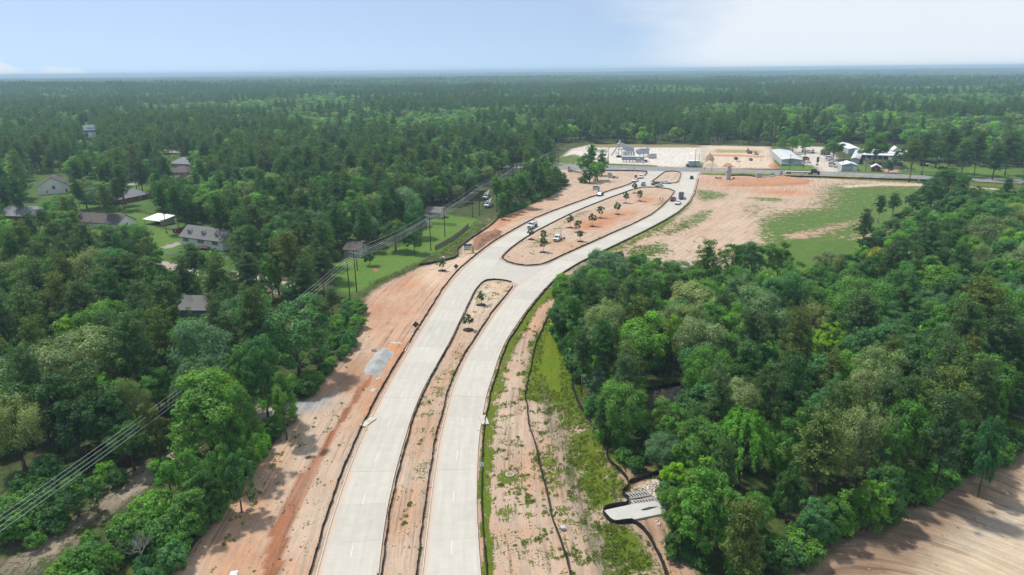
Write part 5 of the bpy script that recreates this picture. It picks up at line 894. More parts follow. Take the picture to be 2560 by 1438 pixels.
def silt_fence(px, label, off=0.0, h=.54, stakes=True, closed=False, seed=0):
    p = smoothline(world(list(px) + ([px[0]] if closed else [])), .9, 1)
    if off: p = offset(p, off)
    r = random.Random(len(p) * 7 + seed); root = thing('silt_fence', label, 'silt fence', (p[0][0], p[0][1], 0)); o = p - p[0]; v = []; w = 0.0
    for i, q in enumerate(o):
        w = .75 * w + r.uniform(-.06, .06); hh = h * r.uniform(.82, 1.08); d = o[min(i + 1, len(o) - 1)] - o[max(i - 1, 0)]; d = d / (np.hypot(*d) + 1e-9); n_ = np.array([-d[1], d[0]]); a = q + n_ * w * .5; b = q + n_ * (w + r.uniform(-.08, .08)); tn = n_ * .03
        v += [(*(a - tn * 3), -.1), (*(b - tn), hh), (*(b + tn), hh), (*(a + tn * 3), -.1)]
    MB().add(v, [(i * 4 + k, (i + 1) * 4 + k, (i + 1) * 4 + k + 1, i * 4 + k + 1) for i in range(len(o) - 1) for k in range(3)]).build('fabric', M_SILT, root)
    if stakes:
        for i in range(1, len(o), 4):
            if math.hypot(p[i][0], p[i][1]) < 210: inst('stake', _sf, root, (o[i][0] + .06, o[i][1], 0), (r.uniform(-.06, .06), r.uniform(-.06, .06), 0))
    return root
silt_fence(L_L[:18], 'black silt fence along the west kerb of the western carriageway, nearer half', .95)
silt_fence(L_L[17:-1], 'black silt fence along the west kerb of the western carriageway, farther half', 1.3, stakes=False)
silt_fence(R_R[:18], 'black silt fence along the east kerb of the eastern carriageway, nearer half', -.85)
silt_fence(R_R[17:-1], 'black silt fence along the east kerb of the eastern carriageway, farther half', -1.2, stakes=False)
silt_fence(MA_L + [(1212, 701), (1236, 698.5), (1261, 700.5), (1282, 706)], 'black silt fence round the west side and nose of the narrow median', -.55)
silt_fence(MA_R, 'black silt fence along the east side of the narrow median', .8)
silt_fence(MED_B, 'black silt fence ringing the big median with young trees', -.8, closed=True, stakes=False)
silt_fence(MED_C, 'black silt fence ringing the small median by the highway', -.8, closed=True, stakes=False)
silt_fence(Zf([(820, 510), (760, 600), (700, 740), (650, 850), (610, 1000), (575, 1170), (550, 1290), (525, 1430)]) + Ze([(490, 60), (505, 250), (560, 400), (600, 590), (650, 780), (680, 950), (740, 1120), (800, 1300), (835, 1438), (850, 1500)]), 'black silt fence beside the pink dirt track east of the road')
silt_fence(Zf([(1000, 1000), (990, 1100), (1000, 1290), (1040, 1438)]) + Ze([(880, 60), (1000, 260), (1110, 440), (1120, 510), (1160, 570), (1230, 630), (1290, 700), (1290, 770), (1225, 795), (1300, 860), (1300, 885), (1075, 930), (1160, 1040), (1330, 1020), (1430, 1110), (1540, 1300), (1585, 1438), (1600, 1500)]), 'black silt fence at the wood edge, jogging round the concrete outfall slab', h=.8)
silt_fence(Ze([(1300, 720), (1400, 690), (1490, 650), (1560, 635)]), 'short black silt fence branching off above the white rocks', h=.8)
silt_fence(Zl([(1340, 1460), (1360, 1430), (1560, 1180), (1800, 860), (2050, 540), (2300, 230)]), 'black silt fence at the foot of the western wood', h=.8)
silt_fence([(1049, 665), (1073, 661), (1110, 654), (1135, 647)] + Zc([(40, 1280), (30, 1170), (100, 1110), (300, 960), (480, 840), (700, 680), (820, 560), (930, 520), (1100, 460), (1290, 380)]), 'black silt fence curling round the green strip near the sign board', h=.8, stakes=False)
silt_fence([(1505, 427.5), (1560, 428), (1610, 429), (1619, 432), (1612, 440)], 'black silt fence along the highway west of the new junction', h=.8, stakes=False)
silt_fence([(1822, 441), (1840, 439.5), (1865, 439), (1889, 443)], 'black silt fence between the stone tower and the wall block', h=.8, stakes=False)
silt_fence([(1957, 442), (2055, 444), (2100, 446), (2168, 447.5), (2250, 451), (2335, 455)], 'black silt fence along the highway in front of the green field', h=.9, stakes=False)
silt_fence(Zf([(1760, 1345), (1900, 1325), (2080, 1290)]), 'short black silt fence above the rocks inside the wood', h=.8)
# young planted trees, each standing in a mulch ring
SAP = [(1202.7, 762.7, 4.6, 'upper of the two young trees in the narrow median'), (1170.6, 824.8, 5.0, 'lower of the two young trees in the narrow median'), (1105.5, 677, 5.0, 'young tree in mulch west of the road beside the back of a warning sign'), (1259, 550, 6.0, 'young tree in mulch at the end of the orange slope by the bucket trucks'),
       (1328, 599, 5.6, 'westernmost young tree of the big median, near the white tank truck'), (1359, 606, 5.8, 'young tree left of the white service truck, the farther of two in line'), (1358, 631, 6.4, 'southernmost young tree of the big median'), (1451, 604, 5.2, 'young tree in the big median close to the eastern kerb, right of the service truck'),
       (1445, 581, 6.0, 'young tree behind the one nearest the eastern kerb of the big median'), (1425, 569.5, 6.4, 'young tree in wide black mulch up the slope from the service truck'), (1480.5, 566, 6.6, 'young tree in mulch, fourth from the top end of the big median row'), (1500, 545, 6.4, 'young tree in mulch midway along the big median'),
       (1542.5, 535.7, 6.2, 'young tree in mulch east of the row middle on red soil'), (1563.6, 508, 6.6, 'young tree in mulch, lower left of the northern three in the big median'), (1599, 503, 6.6, 'young tree in mulch, lower right of the northern three in the big median'), (1587, 483, 6.6, 'northernmost young tree of the big median, by the parked vehicles')]
_mu = MB().lathe([(1.45, -.05), (1.35, .10), (.9, .2), (.4, .24), (.12, .16)], n=16).mesh('mulch_ring', M_MULCH, True)
for k, (x, y, h_, lab) in enumerate(SAP):
    g_ = G(x, y); v = LIB['sapling'][k % 3]; o = thing('young_tree', lab, 'tree', g_, k * 1.7, 'young trees planted in mulch rings'); s_ = .9 * h_ / v[2]
    c = inst('crown', v[0], o, (0, 0, 0), (0, 0, 0), (s_ * .88, s_ * .88, s_)); c.color = (.072 * (1 + .2 * math.sin(k)), .15, .046, 1); inst('trunk', v[1], o, (0, 0, 0), (0, 0, 0), (s_, s_, s_)); inst('mulch_ring', _mu, o, (0, 0, 0), (0, 0, 0), (1, 1, 1))
# dead bare tree at the lower left
def bare_tree(loc, Ht, label):
    r = random.Random(5); o = thing('bare_tree', label, 'tree', loc); mb = MB(); tw = MB()
    def grow(p, d, L_, rad, lev):
        q = p + d * L_; (mb if lev < 2 else tw).path([p, p + d * L_ * .5 + Vector((r.uniform(-.1, .1), r.uniform(-.1, .1), .05)) * L_, q], [rad, rad * .8, rad * .55], 5 if lev < 2 else 3)
        if lev > 4: return
        for k in range(4 if lev < 2 else 3):
            e = (d + Vector((r.uniform(-1, 1), r.uniform(-1, 1), r.uniform(-.1, .55))) * .85).normalized(); grow(p + d * L_ * r.uniform(.55, 1), e, L_ * r.uniform(.55, .8), rad * .5, lev + 1)
    grow(Vector((0, 0, -.1)), Vector((.05, 0, 1)), Ht * .36, .16, 0)
    mm = paint('grey_dead_wood', (.36, .33, .29), .9, 0, .15, 2); mb.build('trunk', mm, o); tw.build('branch', mm, o); return o
_p = G(*Zl([(1080, 1080)])[0], 6.0); bare_tree((_p.x, _p.y, 0), 6.4, 'bare grey leafless tree in the brush by the western silt fence')
# heaps
def heap(name, label, cat, px_poly, Ht, mat, seed, bumps=3, rough=.16, step=.55):
    w = np.array([tuple(v)[:2] for v in world(px_poly)]); c = w.mean(0); x0, y0 = w.min(0) - .5; x1, y1 = w.max(0) + .5; nx, ny = int((x1 - x0) / step) + 2, int((y1 - y0) / step) + 2
    gx_, gy_ = np.meshgrid(np.linspace(x0, x1, nx), np.linspace(y0, y1, ny)); ins = in_poly(gx_, gy_, w).astype(float); d = np.full(gx_.shape, 1e9)
    for a, b in zip(w, np.roll(w, -1, 0)):
        e = b - a; t_ = np.clip(((gx_ - a[0]) * e[0] + (gy_ - a[1]) * e[1]) / (e @ e), 0, 1); d = np.minimum(d, np.hypot(gx_ - a[0] - t_ * e[0], gy_ - a[1] - t_ * e[1]))
    z = np.minimum(d * .75, Ht) * ins; nz = np.array([mnoise.noise((x * .45, y * .45, seed)) + .5 * mnoise.noise((x * 1.3, y * 1.3, seed + 5)) for x, y in zip(gx_.ravel(), gy_.ravel())]).reshape(gx_.shape)
    z = z * (1 + rough * 2.2 * nz) - .08 * (1 - ins); v = np.c_[gx_.ravel() - c[0], gy_.ravel() - c[1], z.ravel()]
    f = [(j * nx + i, j * nx + i + 1, (j + 1) * nx + i + 1, (j + 1) * nx + i) for j in range(ny - 1) for i in range(nx - 1) if ins[j:j + 2, i:i + 2].any()]
    o = MB().add(v, f).build(name, mat, None, True); o.location = (c[0], c[1], 0); return tag(o, label, cat, None, 'thing')
Zq = Z(900, 840, 11.98)
heap('gravel_pile', 'grey gravel pile tipped beside the western carriageway', 'gravel pile', Zq([(640, 400), (730, 375), (860, 410), (1010, 540), (990, 600), (830, 700), (820, 830), (680, 980), (620, 1150), (400, 1180), (160, 1160), (150, 1010), (190, 850), (380, 650), (420, 560)]), 1.5, M_GRAVEL, 1)
heap('soil_pile', 'long brown soil pile beside the road behind the sign board', 'soil pile', Zc([(330, 980), (480, 890), (700, 830), (860, 810), (850, 900), (700, 980), (600, 1030), (480, 1130), (420, 1180), (330, 1160)]), 1.5, M_SPOIL, 2, rough=.3)
heap('soil_pile', 'wide red-brown soil pile in front of the grey stone walls', 'soil pile', Z(1780, 410, 8)([(270, 440), (450, 290), (900, 305), (1420, 262), (1980, 335), (1880, 405), (1300, 436), (600, 445)]), 1.0, paint('orange_spoil', (.40, .205, .11), .95, 0, .2, .5, .8, 3), 3, rough=.35, step=1.4)
heap('soil_pile', 'small orange soil heap at the left of the pit across the highway', 'soil pile', [(1802, 418), (1810, 413), (1825, 412), (1838, 418)], 1.6, paint('orange_soil', (.42, .2, .09), .95, 0, .2, .6, .8, 5), 4, step=.8)
heap('soil_pile', 'orange soil heap at the right of the pit beside the lawn', 'soil pile', [(1920, 416), (1930, 409), (1940, 410), (1952, 421), (1930, 421)], 1.8, MATS['orange_soil'], 5, step=.8)
heap('soil_pile', 'pale tan soil heap beside the yellow sign across the highway', 'soil pile', [(1757, 418), (1765, 406), (1775, 405), (1792, 412), (1798, 419)], 2.2, paint('tan_soil', (.47, .38, .25), .95, 0, .18, .6, .7, 5), 6, step=.9)
heap('brush_pile', 'grey-brown brush pile beside the tan soil heap', 'brush pile', [(1763, 405), (1766, 391), (1776, 388), (1787, 397), (1783, 406)], 3.0, paint('dead_brush', (.25, .17, .11), .95, 0, .35, 1.5, 1, 7), 7, rough=.6, step=.7)
heap('gravel_pile', 'pale aggregate pile beside the concrete plant', 'gravel pile', [(1522, 386), (1528, 380), (1540, 378), (1550, 385), (1540, 388)], 2.5, paint('pale_aggregate', (.5, .48, .44), .95, 0, .12, .6, .5, 5), 8, step=.9)
heap('soil_pile', 'small dug soil patch with a sack on the green lawn', 'soil pile', [(930, 676), (935, 672), (944, 673), (950, 677), (940, 679)], .5, M_SPOIL, 9, step=.4)
# outfall: concrete slab, ladder-like grates, white rocks
Zp = Z(1490, 1160, 8.986)
so_ = thing('outfall_slab', 'pale concrete outfall slab with a dark pipe slot beside white rocks', 'outfall', G(*Zp([(850, 1090)])[0])); o0 = so_.location
def loc_(pts, z): return [(G(*p).x - o0.x, G(*p).y - o0.y, z) for p in pts]
sl = loc_(Zp([(150, 1085), (780, 950), (1340, 870), (1560, 1030), (1560, 1140), (860, 1285), (345, 1325)]), .32)
MB().add(sl + [(x, y, -.2) for x, y, z in sl], [tuple(range(7))[::-1]] + [(i, (i + 1) % 7, 7 + (i + 1) % 7, 7 + i) for i in range(7)]).build('slab', M_CAST, so_)
pv_ = loc_(Zp([(1010, 1072), (1060, 1045), (1200, 1005), (1400, 995), (1300, 1035), (1150, 1080), (1040, 1090)]), .326)
MB().add(pv_, [tuple(range(7))[::-1]]).build('pipe_slot', M_DARK, so_)
for gi_, (corn, lab) in enumerate(((Zp([(640, 705), (1150, 635), (1250, 715), (750, 800)]), 'white framed grate nearer the white rocks above the outfall slab'), (Zp([(805, 855), (1320, 785), (1400, 850), (880, 925)]), 'white framed grate lying against the outfall slab'))):
    c = [G(*p) for p in corn]; gr = thing('outfall_grate', lab, 'grate', c[0], 0, 'outfall grates'); q = [p - c[0] for p in c]
    MB().add([(p.x, p.y, .10) for p in q], [(3, 2, 1, 0)]).build('pit', M_DARK, gr)
    for a, b in ((0, 1), (1, 2), (2, 3), (3, 0)): MB().tube(q[a] + Vector((0, 0, .2)), q[b] + Vector((0, 0, .2)), .16, n=4).build('kerb_frame', M_CAST, gr)
    for k in range(1, 8):
        u = k / 8; MB().tube(q[0].lerp(q[1], u) + Vector((0, 0, .26)), q[3].lerp(q[2], u) + Vector((0, 0, .26)), .09, n=4).build('bar', M_CAST, gr)
def rock_mesh(seed):
    r = random.Random(seed); bm = bmesh.new(); bmesh.ops.create_icosphere(bm, subdivisions=1, radius=1)
    for v in bm.verts: v.co = Vector((v.co.x * r.uniform(.7, 1.25), v.co.y * r.uniform(.7, 1.2), v.co.z * r.uniform(.5, .9)))
    me = bpy.data.meshes.new('rock'); bm.to_mesh(me); bm.free(); me.materials.append(M_ROCK); return me
RK = [rock_mesh(k) for k in range(6)]
def riprap(label, poly, n, s0, s1, seed):
    r = random.Random(seed); w = world(poly); o = tag(thing('riprap', label, 'riprap', w[0]), kind='thing'); xs = [p.x for p in w]; ys = [p.y for p in w]; k = 0
    while k < n:
        x, y = r.uniform(min(xs), max(xs)), r.uniform(min(ys), max(ys))
        if not in_poly(np.array([x]), np.array([y]), [(p.x, p.y) for p in w])[0]: continue
        s_ = r.uniform(s0, s1); inst('rock', RK[k % 6], o, (x - w[0].x, y - w[0].y, s_ * .35), (r.uniform(0, 6), r.uniform(0, 6), r.uniform(0, 6)), (s_, s_, s_)); k += 1
riprap('apron of pale limestone rocks beside the outfall grates', Zp([(860, 560), (1000, 500), (1200, 420), (1500, 350), (1700, 420), (1720, 900), (1640, 1090), (1480, 980), (1250, 720), (1150, 630), (1000, 620)]), 260, .14, .36, 3)
riprap('scattered pale rocks in the clearing inside the eastern wood', [(1632, 985), (1662, 972), (1700, 968), (1705, 996), (1665, 1006), (1640, 1002)], 70, .14, .34, 4)
riprap('few grey rocks on the reddish soil below the outfall slab', Zp([(1320, 1320), (1420, 1260), (1460, 1400), (1330, 1420)]), 9, .15, .28, 6)
# manhole, inlets
mh = thing('manhole', 'round concrete manhole collar in a green tuft east of the road', 'manhole', G(1274.5, 1188)); MB().lathe([(.75, -.05), (.75, .22), (.6, .24), (.55, .2)], n=20).build('collar', M_CAST, mh); MB().lathe([(.55, .18), (.55, .215), (.1, .22)], n=20).build('cover', paint('rusty_iron', (.27, .17, .12), .8), mh)
ms_ = thing('concrete_stub', 'small round concrete stub by the inner silt fence', 'concrete stub', G(1407, 1322)); MB().lathe([(.4, 0), (.4, .35), (.1, .4)], n=12).build('stub', M_GREYC, ms_)
for (x, y, lab, a) in ((1210, 1052, 'concrete kerb inlet box on the east kerb above the speed sign', .2), (920, 1057, 'concrete kerb inlet box on the west kerb with pale paint marks', -.45)):
    o = thing('kerb_inlet', lab, 'inlet', G(x, y), a); MB().box((0, 0, .12), (1.4, 3.6, .3)).build('box', M_KERB, o, bevel=.03); MB().box((0, .6, .29), (.9, 1.0, .05)).build('lid', M_CAST, o)
# text
def text_obj(s, size, mat, parent, loc, rot, name='lettering', align='CENTER'):
    cu_ = bpy.data.curves.new(name, 'FONT'); cu_.body = s; cu_.size = size; cu_.align_x = align; cu_.align_y = 'CENTER'; cu_.extrude = .004; cu_.resolution_u = 3
    tmp = bpy.data.objects.new(name, cu_); col.objects.link(tmp); dg = bpy.context.evaluated_depsgraph_get(); me = bpy.data.meshes.new_from_object(tmp.evaluated_get(dg)); bpy.data.objects.remove(tmp); me.materials.clear(); me.materials.append(mat)
    return inst(name, me, parent, loc, rot)
M_SIGNW = paint('white_sign_sheeting', (.78, .79, .80), .4, 0, .04); M_SIGNB = paint('black_sign_print', (.02, .02, .02), .5); M_RED = paint('red_paint', (.42, .03, .03), .5); M_YEL = paint('yellow_sign', (.80, .50, .02), .5, 0, .05); M_BRN = paint('dark_plywood_sign_back', (.055, .026, .018), .8); M_ORG = paint('safety_orange', (.75, .20, .04), .55)
sp = thing('speed_limit_sign', 'white speed limit 40 sign on a post at the east kerb', 'sign', G(1205, 1186), R(4)); MB().tube((0, 0, -.2), (0, 0, 2.2), .05, n=6).build('post', M_GALV, sp); MB().box((0, -.06, 1.95), (.62, .03, .78)).build('panel', M_SIGNW, sp)
text_obj('SPEED\nLIMIT', .15, M_SIGNB, sp, (0, -.08, 2.13), (R(90), 0, 0)); text_obj('40', .34, M_SIGNB, sp, (0, -.08, 1.74), (R(90), 0, 0), 'number')
for x, y, lab, s_ in ((1140.5, 675, 'dark back of a diamond warning sign beside the western carriageway, farther one', 1.05), (1040, 823, 'dark back of a diamond warning sign above the gravel pile, nearer one', 1.05)):
    o = thing('warning_sign', lab, 'sign', G(x, y), R(25), 'diamond warning signs seen from behind'); s2 = s_ * .86
    MB().slabq([(0, 0, .35), (s2, 0, .35 + s2), (0, 0, .35 + 2 * s2), (-s2, 0, .35 + s2)], .04).build('panel', M_BRN, o); MB().tube((0, -.06, 0), (0, -.06, .35 + 2 * s2), .03, n=4).build('upright', M_STAKE, o); MB().tube((-s2, -.06, .35 + s2), (s2, -.06, .35 + s2), .03, n=4).build('brace', M_STAKE, o)
    for s3 in (-1, 1): MB().tube((0, .05, .5), (s3 * .6, .5, 0), .03, n=4).build('leg', M_STAKE, o)
def board(px, py, ax, lab, cols, txtcol):
    o = thing('sign_board', lab, 'sign', G(px, py), ax); pm = lambda n, c: paint(n, c, .5, 0, .05)
    for s3 in (-1.3, 1.3): MB().box((s3, .08, 1.4), (.12, .12, 2.9)).build('post', M_STAKE, o)
    MB().box((0, 0, 2.1), (3.0, .06, 2.2)).build('panel', pm('board_cream', (.72, .68, .60)), o); MB().box((-.05, -.05, 3.0), (2.9, .04, .75)).build('header', pm(cols[0] + '_header', cols[1]), o)
    for k, (a, b, w_, h_) in enumerate(((-.85, 2.1, 1.0, .55), (.1, 2.15, .7, .6), (.85, 2.2, .5, .5), (-.6, 1.4, 1.4, .5), (.6, 1.35, .9, .45))): MB().box((a, -.05, b), (w_, .03, h_)).build('picture', pm(f'board_pic_{cols[0]}_{k}', cols[2][k]), o)
    MB().box((1.9, -.02, 1.7), (.75, .08, 3.4)).build('banner', pm(cols[0] + '_banner', cols[3]), o); MB().box((1.9, -.08, 3.0), (.68, .03, .6)).build('badge', M_SIGNW, o); return o
board(1170, 632.5, R(12), 'real-estate sign board with navy header and lime green banner', ('navy', (.02, .05, .12), [(.10, .45, .52), (.35, .36, .45), (.05, .08, .2), (.55, .16, .14), (.6, .25, .12)], (.36, .45, .06)), 1)
board(1488.5, 480.5, R(10), 'sign board with teal header and blue banner by the far west verge', ('teal', (.05, .13, .22), [(.3, .12, .1), (.6, .6, .55), (.25, .12, .14), (.35, .48, .3), (.4, .5, .3)], (.06, .25, .40)), 1)
def post_sign(px, py, lab, panel, size, h_, txt=None, tcol=None, post=M_GALV, cat='sign', name='road_sign', rz=0):
    o = thing(name, lab, cat, G(px, py), rz); MB().tube((0, 0, -.2), (0, 0, h_), .05, n=6).build('post', post, o); MB().box((0, -.07, h_ - size[1] / 2), (size[0], .04, size[1])).build('panel', panel, o)
    if txt: text_obj(txt, size[1] * .42, tcol, o, (0, -.1, h_ - size[1] / 2), (R(90), 0, 0))
    return o
st = thing('stop_sign', 'red octagonal stop sign at the new junction', 'sign', G(1761.5, 431)); MB().tube((0, 0, 0), (0, 0, 2.9), .05, n=6).build('post', M_GALV, st); MB().tube((0, -.05, 2.6), (0, -.09, 2.6), .42, n=8).build('panel', M_RED, st); text_obj('STOP', .26, M_SIGNW, st, (0, -.11, 2.6), (R(90), 0, 0))
ys = thing('yellow_sign', 'yellow rectangular sign in front of the grey tank across the highway', 'sign', G(1732, 414)); MB().box((0, 0, 1.9), (2.5, .08, 1.1)).build('panel', M_YEL, ys)
for s3 in (-1, 1): MB().tube((s3, .05, 0), (s3, .05, 2), .05, n=6).build('post', M_GALV, ys)
MB().box((0, -.06, 1.9), (1.2, .02, .22)).build('lettering', paint('sign_brown_print', (.35, .18, .02), .5), ys)
for x, y, lab in ((2055, 444, 'orange and white channelizer at the end of the silt fence by the black truck'), (2167, 447, 'orange and white channelizer at the highway verge, middle one'), (2296, 454, 'orange and white channelizer at the highway verge, eastern one')):
    o = thing('traffic_barrel', lab, 'traffic barrel', G(x, y), 0, 'channelizers along the highway verge'); MB().lathe([(.42, 0), (.42, .08), (.3, .1), (.28, .5)], n=12).build('drum', M_ORG, o); MB().lathe([(.275, .5), (.26, .8)], n=12).build('band', M_SIGNW, o); MB().lathe([(.255, .8), (.24, 1.15), (.1, 1.2)], n=12).build('top', M_ORG, o); MB().tube((.3, 0, 0), (.3, 0, 2.6), .06, n=6).build('marker_post', M_SIGNW, o)
for x, y, lab in ((1202, 1043, 'small orange lath marker above the east kerb inlet'), (1197, 1077, 'small orange lath marker below the east kerb inlet'), (928, 1040, 'small pale lath marker above the west kerb inlet'), (914, 1076, 'small orange lath marker below the west kerb inlet')):
    o = thing('survey_lath', lab, 'marker', G(x, y)); MB().box((0, 0, .06), (.5, .12, .12)).build('lath', M_SIGNW if 'pale' in lab else M_ORG, o); MB().box((.3, 0, .13), (.16, .14, .05)).build('flag', M_ORG, o)
o = thing('portable_toilet', 'red portable toilet with white roof beside the junction', 'toilet', G(1589, 445), R(10)); MB().box((0, 0, 1.05), (1.1, 1.1, 2.1), 0, .96).build('cabin', M_RED, o, bevel=.04); MB().box((0, 0, 2.2), (1.12, 1.12, .22), 0, .7).build('roof', M_SIGNW, o, bevel=.05); MB().box((0, -.56, 1.0), (.75, .04, 1.8)).build('door', paint('red_door', (.33, .03, .03), .5), o)
# stray site bits
for x, y, lab, sz, mt in ((990, 858, 'pale wooden pallet on the red dirt above the gravel pile', (3.2, 1.0, .12), M_CAST), (935, 878, 'small grey equipment heap by the gravel pile', (1.0, .8, .6), M_GALV), (946, 948, 'flat grey lid on the dirt below the gravel pile', (1.1, 1.0, .15), M_GREYC), (934, 976, 'grey steel plate lying by the west silt fence', (1.5, 1.2, .1), M_GREYC), (585, 1434, 'white sheet of board on the dirt near the western silt fence', (1.1, .9, .1), M_SIGNW), (1108, 645, 'white sack lying on the green strip near the sign board', (1.1, .6, .4), M_SIGNW)):
    o = thing('site_debris', lab, 'debris', G(x, y), random.uniform(-.6, .6)); MB().box((0, 0, sz[2] / 2), sz, 0, .85).build('body', mt, o, bevel=.04); MB().box((sz[0] * .2, sz[1] * .1, sz[2] + .05), (sz[0] * .4, sz[1] * .5, .1)).build('upper_piece', mt, o)
pw = [(x, y) for x, y in ((1030, 873), (1016, 892))]
o = thing('white_pipe', 'long white plastic pipe lying against the west silt fence', 'pipe', G(1032, 838)); a = G(1032, 838); b = G(1012, 880); MB().tube((0, 0, .15), b - a + Vector((0, 0, .15)), .11, n=8).build('tube', M_SIGNW, o); MB().tube((b - a) * .02 + Vector((0, 0, .15)), (b - a) * -.02 + Vector((0, 0, .15)), .15, n=8).build('socket', M_SIGNW, o)
# stone monuments at the junction
M_STONE = paint('grey_block_stone', (.40, .41, .41), .85, 0, .14, 1.0, .3)
def mon(name, lab, px, py, parts, rz=0.0, cat='wall'):
    o = thing(name, lab, cat, G(px, py), rz)
    for nm, c, d, tp in parts: MB().box(c, d, 0, tp).build(nm, M_STONE, o, bevel=.05)
    return o
mon('stone_tower', 'grey block tower with flared cap under construction by the highway', 1820, 449, [('shaft', (0, 0, 2.6), (2.4, 2.4, 5.2), .92), ('ledge', (0, 0, 5.35), (3.4, 3.4, .3), 1), ('cap', (0, 0, 6.9), (2.7, 2.7, 2.8), .78)], cat='tower')
mon('stone_pier', 'grey square block pier left of the low sloping wall', 1896.5, 448, [('shaft', (0, 0, 1.8), (3.3, 1.4, 3.6), 1), ('coping', (0, 0, 3.68), (3.5, 1.6, .16), 1)], cat='pier')
mon('stone_pier', 'slim grey block pier at the high end of the low wall', 1951.5, 442, [('shaft', (0, 0, 1.9), (1.7, 1.4, 3.8), .95), ('coping', (0, 0, 3.85), (1.9, 1.6, .16), 1)], cat='pier')
a, b = G(1904, 448), G(1948, 442.5); o = thing('stone_wall', 'low grey block wall joining the two piers by the highway', 'wall', a); d = b - a; MB().slabq([(0, 0, .05), (d.x, d.y, .05), (d.x, d.y, 1.5), (0, 0, .7)], .5).build('wall', M_STONE, o); MB().slabq([(0, -.05, .7), (d.x, d.y - .05, 1.5), (d.x, d.y - .05, 1.65), (0, -.05, .85)], .62).build('coping', M_GREYC, o)
mon('stone_pier', 'grey block pier behind the dark tree clump west of the junction', 1524, 444, [('shaft', (0, 0, 1.5), (2.4, 1.5, 3.0), 1), ('coping', (0, 0, 3.08), (2.6, 1.7, .16), 1)], R(8), 'pier')
mon('stone_pier', 'grey block pier beside the highway left of the tree clump', 1422.5, 430, [('shaft', (0, 0, 1.8), (1.6, 1.4, 3.6), 1), ('coping', (0, 0, 3.68), (1.8, 1.6, .16), 1)], 0, 'pier')
a, b = G(1426, 430), G(1454, 434); o = thing('stone_wall', 'low grey block wall running from the pier to the tree clump', 'wall', a); d = b - a; MB().slabq([(0, 0, .0), (d.x, d.y, .0), (d.x, d.y, .9), (0, 0, 1.6)], .5).build('wall', M_STONE, o); MB().slabq([(0, -.05, 1.6), (d.x, d.y - .05, .9), (d.x, d.y - .05, 1.05), (0, -.05, 1.75)], .62).build('coping', M_GREYC, o)
for x, y, lab, nn in ((1796, 447, 'block stack and tarp left of the stone tower', 5), (1835, 450, 'loose grey blocks right of the stone tower', 5), (1538, 446, 'loose grey blocks beside the western pier', 5), (1930, 437, 'white crates with dark openings behind the low wall', 3)):
    r = random.Random(x); o = thing('block_stack', lab, 'blocks', G(x, y))
    for k in range(nn): MB().box((r.uniform(-1.6, 1.6), r.uniform(-1, 1), .4 + .3 * (k % 2)), (r.uniform(.8, 1.5), .8, r.uniform(.6, 1.3)), r.uniform(0, 1)).build('block', (M_STONE, M_GREYC, M_CAST, M_DARK)[k % 4], o)
# black pasture fence on the lawn, mesh fences, board fences
def rail_fence(lab, pts, mat, h=1.2, rails=3, gap=2.4, name='rail_fence', cat='fence', pr=.06):
    p = resample(world(pts), gap); o = thing(name, lab, cat, (p[0][0], p[0][1], 0)); q = p - p[0]
    pm = MB().box((0, 0, h / 2), (pr * 2, pr * 2, h + .2)).mesh('post', mat)
    for v in q: inst('post', pm, o, (v[0], v[1], 0))
    for k in range(rails):
        z = h * (k + .6) / rails; mb = MB()
        for a, b in zip(q, q[1:]): mb.slabq([(a[0], a[1], z - .08), (b[0], b[1], z - .08), (b[0], b[1], z + .08), (a[0], a[1], z + .08)], .04)
        mb.build('rail', mat, o)
    return o
def board_fence(lab, pts, mat, h=1.8):
    p = resample(world(pts), 1.2); o = thing('board_fence', lab, 'fence', (p[0][0], p[0][1], 0)); q = p - p[0]; r = random.Random(len(q))
    for a, b in zip(q, q[1:]):
        MB().slabq([(a[0], a[1], 0), (b[0], b[1], 0), (b[0], b[1], h * r.uniform(.97, 1.03)), (a[0], a[1], h * r.uniform(.97, 1.03))], .05).build('panel', mat, o)
    return o
Zr = Z(1040, 500, 8.99)
rail_fence('black three-rail fence standing on the lawn below the beige cottage', Zr([(355, 560), (480, 565), (700, 580), (905, 592)]), M_BLACKW)
board_fence('weathered brown board fence slanting along the lawn edge', Zr([(430, 1130), (560, 1060), (800, 920), (1000, 780), (1140, 650), (1180, 600)]), paint('weathered_fence', (.17, .135, .105), .9, 0, .3, 1.5), 1.7)
rail_fence('rusty wire fence along the lower edge of the lawn', [(925, 712), (960, 700), (1000, 686), (1050, 664), (1085, 640)], M_WOODF, 1.1, 2, 3.0, 'wire_fence')
rail_fence('brown pasture fence behind the white carport', Zn([(1290, 920), (1400, 930), (1560, 955), (1720, 985), (1850, 1005)]), M_WOODF, 1.3, 3, 3)
rail_fence('brown pasture fence by the red shed below the carport', Zn([(1560, 1075), (1700, 1105), (1820, 1125)]), M_WOODF, 1.3, 3, 3)
rail_fence('white rail fence by the side street in front of the dormer house', Z(380, 540, 10.67)([(90, 1010), (300, 1030), (550, 1045), (700, 1065)]), M_SIGNW, 1.2, 3, 2.4)
rail_fence('white rail fence glimpsed between trees below the dormer house', Z(380, 540, 10.67)([(1780, 1150), (1900, 1160), (2040, 1185)]), M_SIGNW, 1.2, 3, 2.4)
board_fence('grey board fence between the red-brown shed and the dirt drive', [(2203, 419), (2225, 421), (2249, 424)], M_WOODF, 2.2)
board_fence('grey board fence running up to the red-brown shed', [(2150, 405), (2160, 411), (2172, 421), (2178, 428)], M_WOODF, 2.2)
board_fence('dark board fence in the trees beside the dirt path', Zl([(740, 690), (900, 640), (1040, 540), (1160, 460)]), paint('dark_fence', (.075, .055, .045), .9, 0, .3, 1.5), 1.8)
